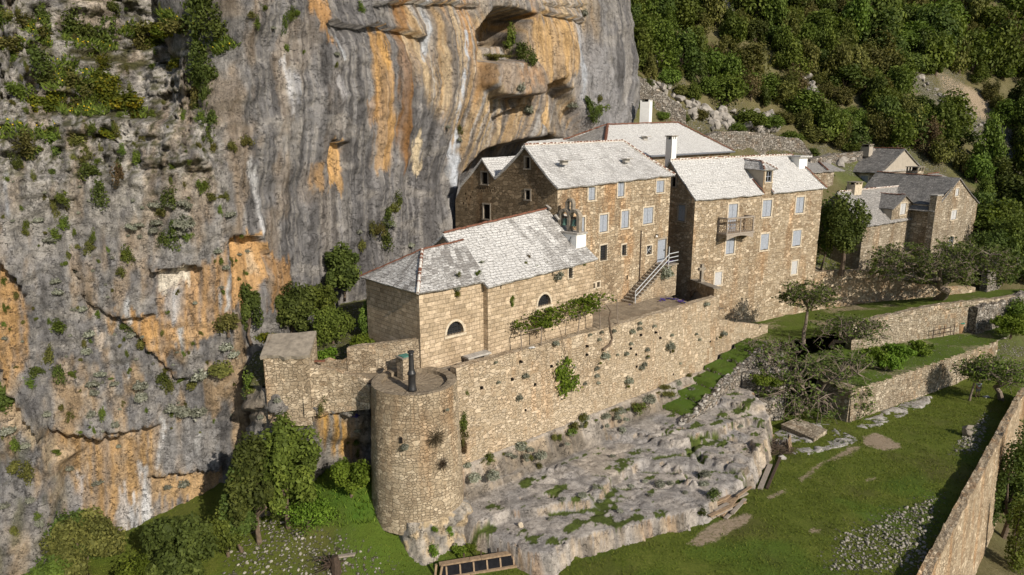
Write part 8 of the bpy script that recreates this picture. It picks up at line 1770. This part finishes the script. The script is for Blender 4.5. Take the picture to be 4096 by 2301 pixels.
m_ = MB(); vpx = [(2412, 1400), (2438, 1380), (2449, 1355), (2440, 1310), (2436, 1275), (2442, 1245), (2425, 1220)]; m_.tube([WF.w(*[(lambda a__, z__: (a__, -.22+.05*i, z__))(*WF.uz(x, y, -.22+.05*i))][0]) for i, (x, y) in enumerate(vpx)], [.09, .09, .08, .07, .06, .05, .03], 7)
for k in range(9):
    t0, t1 = k/9, (k+1.6)/9; f = lambda t_: WF.w(a_l+(a_r-a_l)*t_, 1.0+.5*math.sin(k*2+t_*9), z_l+(z_r-z_l)*t_-.1); m_.tube([f(t0)+A(0, 0, r.normal(0, .1)), f((t0+t1)/2)+A(0, 0, -.15), f(min(1, t1))], [.03, .03, .02], 4)
m_.tube([WF.w(*(lambda u: (u[0], .1, u[1]))(WF.uz(2215, 1265, .1))), WF.w(*(lambda u: (u[0], -.1, u[1]))(WF.uz(2240, 1320, -.1))), WF.w(*(lambda u: (u[0], -.2, u[1]))(WF.uz(2265, 1425, -.2)))], [.03, .025, .02], 5)
m_.build('stem', M['bark'], gv)
hv = thing('hanging_vine', 'bright green vine hanging down the face of the retaining wall', 'vine', WF.w(*(lambda u: (u[0], -.3, u[1]))(WF.uz(2262, 1580, -.3)))); LP = []
for x, y, sx_, sy_, n in ((2270, 1445, 14, 14, 60), (2255, 1480, 26, 24, 130), (2262, 1520, 26, 26, 140), (2285, 1540, 28, 18, 120), (2255, 1560, 24, 24, 100), (2240, 1500, 16, 24, 60), (2300, 1515, 14, 12, 40)):
    for _ in range(n): u_, z_ = WF.uz(x+r.normal()*sx_*.6, y+r.normal()*sy_*.6, -.28); LP.append(WF.w(u_, -.22-.22*r.random(), z_))
LP = np.array(LP); leaf_obj('foliage', leaf_arrays(LP, r.normal(size=(len(LP), 3))*.6-WF.k+A(0, 0, .4), .16*(.6+.8*r.random(len(LP))), 1.15, r), r.random(len(LP)), M['leaf_vine'], hv)
m_ = MB(); m_.tube([WF.w(*(lambda u: (u[0], -.18, u[1]))(WF.uz(x, y, -.18))) for x, y in ((2265, 1425), (2272, 1460), (2258, 1500), (2262, 1580), (2250, 1600))], [.02, .02, .018, .014, .008], 5); m_.build('stem', M['bark'], hv)

# ---------------------------------------------------------------- grass blades and field stones (nobody could count them)
def blades(name, X, Y, Zf, L, mat, r, lean=.5, w=.03):
    n = len(X); b0 = np.stack([X, Y, Zf-.02], 1); d = r.normal(size=(n, 3))*A(lean, lean, .1)+A(0, 0, 1); d /= np.linalg.norm(d, axis=1, keepdims=True); L = L*(.5+r.random((n, 1))); s_ = np.cross(d, r.normal(size=(n, 3))); s_ /= np.linalg.norm(s_, axis=1, keepdims=True)
    o = leaf_obj(name, np.stack([b0, b0+d*L*.5+s_*w, b0+d*L, b0+d*L*.5-s_*w], 1), r.random(n), M[mat]); o['kind'] = 'stuff'; return o
def bil(Xq, Yq, arr, x0=-48, y0=20, st=.3):
    i = np.clip(((Xq-x0)/st).astype(int), 0, arr.shape[0]-1); j = np.clip(((Yq-y0)/st).astype(int), 0, arr.shape[1]-1); return arr[i, j]
r = np.random.default_rng(81); N = 260000; X = r.uniform(-34, 52, N); Y = r.uniform(30, 66, N); Zq = bil(X, Y, gz); sxq, syq = projarr(np.stack([X, Y, Zq], 1))
ok = (sxq > -20) & (sxq < 4120) & (syq < 2330) & (bil(X, Y, msk[..., 0]) < .38+.2*r.random(N)) & (bil(X, Y, msk[..., 1]) < .5) & (((X-GW0[0])*GWk[0]+(Y-GW0[1])*GWk[1]) > .5)
wf_b = (X-WF.p[0])*WF.k[0]+(Y-WF.p[1])*WF.k[1]; wf_a = (X-WF.p[0])*WF.d[0]+(Y-WF.p[1])*WF.d[1]
ok &= ~((wf_a > -1) & (wf_a < 27) & (wf_b > -7.4)) & ((X < -8) | (wf_b < 1)) & (vn(X*1.1, Y*1.1, 91) > .22)
idx = np.argwhere(ok)[:, 0][:64000]; tag(blades('meadow_grass', X[idx], Y[idx], Zq[idx], .13, 'leaf_grass', r, w=.022), 'short green grass of the meadow', 'grass')
ok2 = polymask(sxq, syq, [(1000, 2010), (1180, 1870), (1480, 1880), (1560, 2080), (1400, 2120), (1100, 2080)], 5) > .5; idx = np.argwhere(ok2)[:, 0][:9000]; tag(blades('tall_grass', X[idx], Y[idx], Zq[idx], .38, 'leaf_bright', r, w=.03), 'tall green grass on the bank below the bastion', 'grass')
sm = MB(); okg = np.argwhere((bil(X, Y, msk[..., 0]) > .33) & (sxq > 0) & (sxq < 4100) & (syq < 2310))[:, 0][:1300]; base_r = MB().rock((0, 0, 0), 1, 1, 1, 3, 0, 1); bv = np.array(base_r.v); bfc = base_r.f
for i in okg:
    s_ = .05+.13*r.random()**2.2; a_ = r.uniform(0, 6.28); ca, sa_ = math.cos(a_), math.sin(a_); q = bv*A(1.2, .9, .7)*s_; q = np.stack([q[:, 0]*ca-q[:, 1]*sa_, q[:, 0]*sa_+q[:, 1]*ca, q[:, 2]], 1); sm.add(q+A(X[i], Y[i], Zq[i]+s_*.3), bfc)
M['fieldstone'] = flatmat('field_stones', (.29, .265, .225), .9, .3, 2); tag(sm.build('field_stones', M['fieldstone']), 'scattered pale field stones in the grass', 'stones')['kind'] = 'stuff'
# turf on the cliff ledges
LQ = []; r = np.random.default_rng(83); base_pts = []
for q, n in zip(turf, (350, 1900, 2200, 400, 700, 450, 450)):
    q_ = np.array(q); x0, y0 = q_.min(0); x1, y1 = q_.max(0); k = 0; t0 = 0
    while k < n and t0 < n*4:
        t0 += 1; x, y = r.uniform(x0, x1), r.uniform(y0, y1)
        if vn(np.array(x/40), np.array(y/30), 95) < .3 or not inpoly(x, y, q): continue
        p, nn0 = hit(cliff_b, x, y)
        if p is None: continue
        base_pts.append(p+nn0*.05); k += 1
bpt = np.array(base_pts)
tag(blades('cliff_grass', bpt[:, 0], bpt[:, 1], bpt[:, 2], .42, 'leaf_mid', r, .8, .045), 'rough grass on the cliff ledges', 'grass')
sel = r.random(len(bpt)) < .05; q = bpt[sel]+A(0, -.1, .3); tag(leaf_obj('cliff_flowers', leaf_arrays(q, r.normal(size=(len(q), 3))+A(0, -1, .5), .09*np.ones(len(q)), 1.2, r), np.ones(len(q)), M['petal']), 'tiny yellow flowers dotted over the grassy cliff ledges', 'flowers')['kind'] = 'stuff'

# ================================================================== CAMERA AND LIGHT
cam = bpy.data.cameras.new('camera'); cam.sensor_width = 36; cam.lens = F_/4096*36; cam.clip_end = 5000; cam.clip_start = .5
co = bpy.data.objects.new('camera', cam); COL.objects.link(co); co.location = (0, 0, OFF); co.rotation_euler = (math.pi/2-PIT, 0, 0); scene.camera = co
EL, AZ = 29.0, -52.4
w = bpy.data.worlds.new('World'); scene.world = w; w.use_nodes = True; nt = w.node_tree; bg = nt.nodes['Background']
sky = nt.nodes.new('ShaderNodeTexSky'); sky.sky_type = 'NISHITA'; sky.sun_disc = False; sky.sun_elevation = math.radians(EL); sky.sun_rotation = math.radians(90-AZ); sky.altitude = 100
nt.links.new(sky.outputs[0], bg.inputs['Color']); bg.inputs['Strength'].default_value = .095
sun = bpy.data.lights.new('sun', 'SUN'); sun.energy = 5.0; sun.angle = math.radians(.5); sun.color = (1, .92, .80); so = bpy.data.objects.new('sun', sun); COL.objects.link(so)
sd = Vector((math.cos(math.radians(AZ))*math.cos(math.radians(EL)), math.sin(math.radians(AZ))*math.cos(math.radians(EL)), math.sin(math.radians(EL)))); so.rotation_euler = sd.to_track_quat('Z', 'Y').to_euler(); so.location = (0, 0, 90)
vs_ = scene.view_settings; vs_.view_transform = 'Standard'; vs_.look = 'None'; vs_.exposure = 0; vs_.gamma = 1; vs_.use_curve_mapping = False
scene.cycles.max_bounces = 6; scene.cycles.diffuse_bounces = 3; scene.cycles.transparent_max_bounces = 4
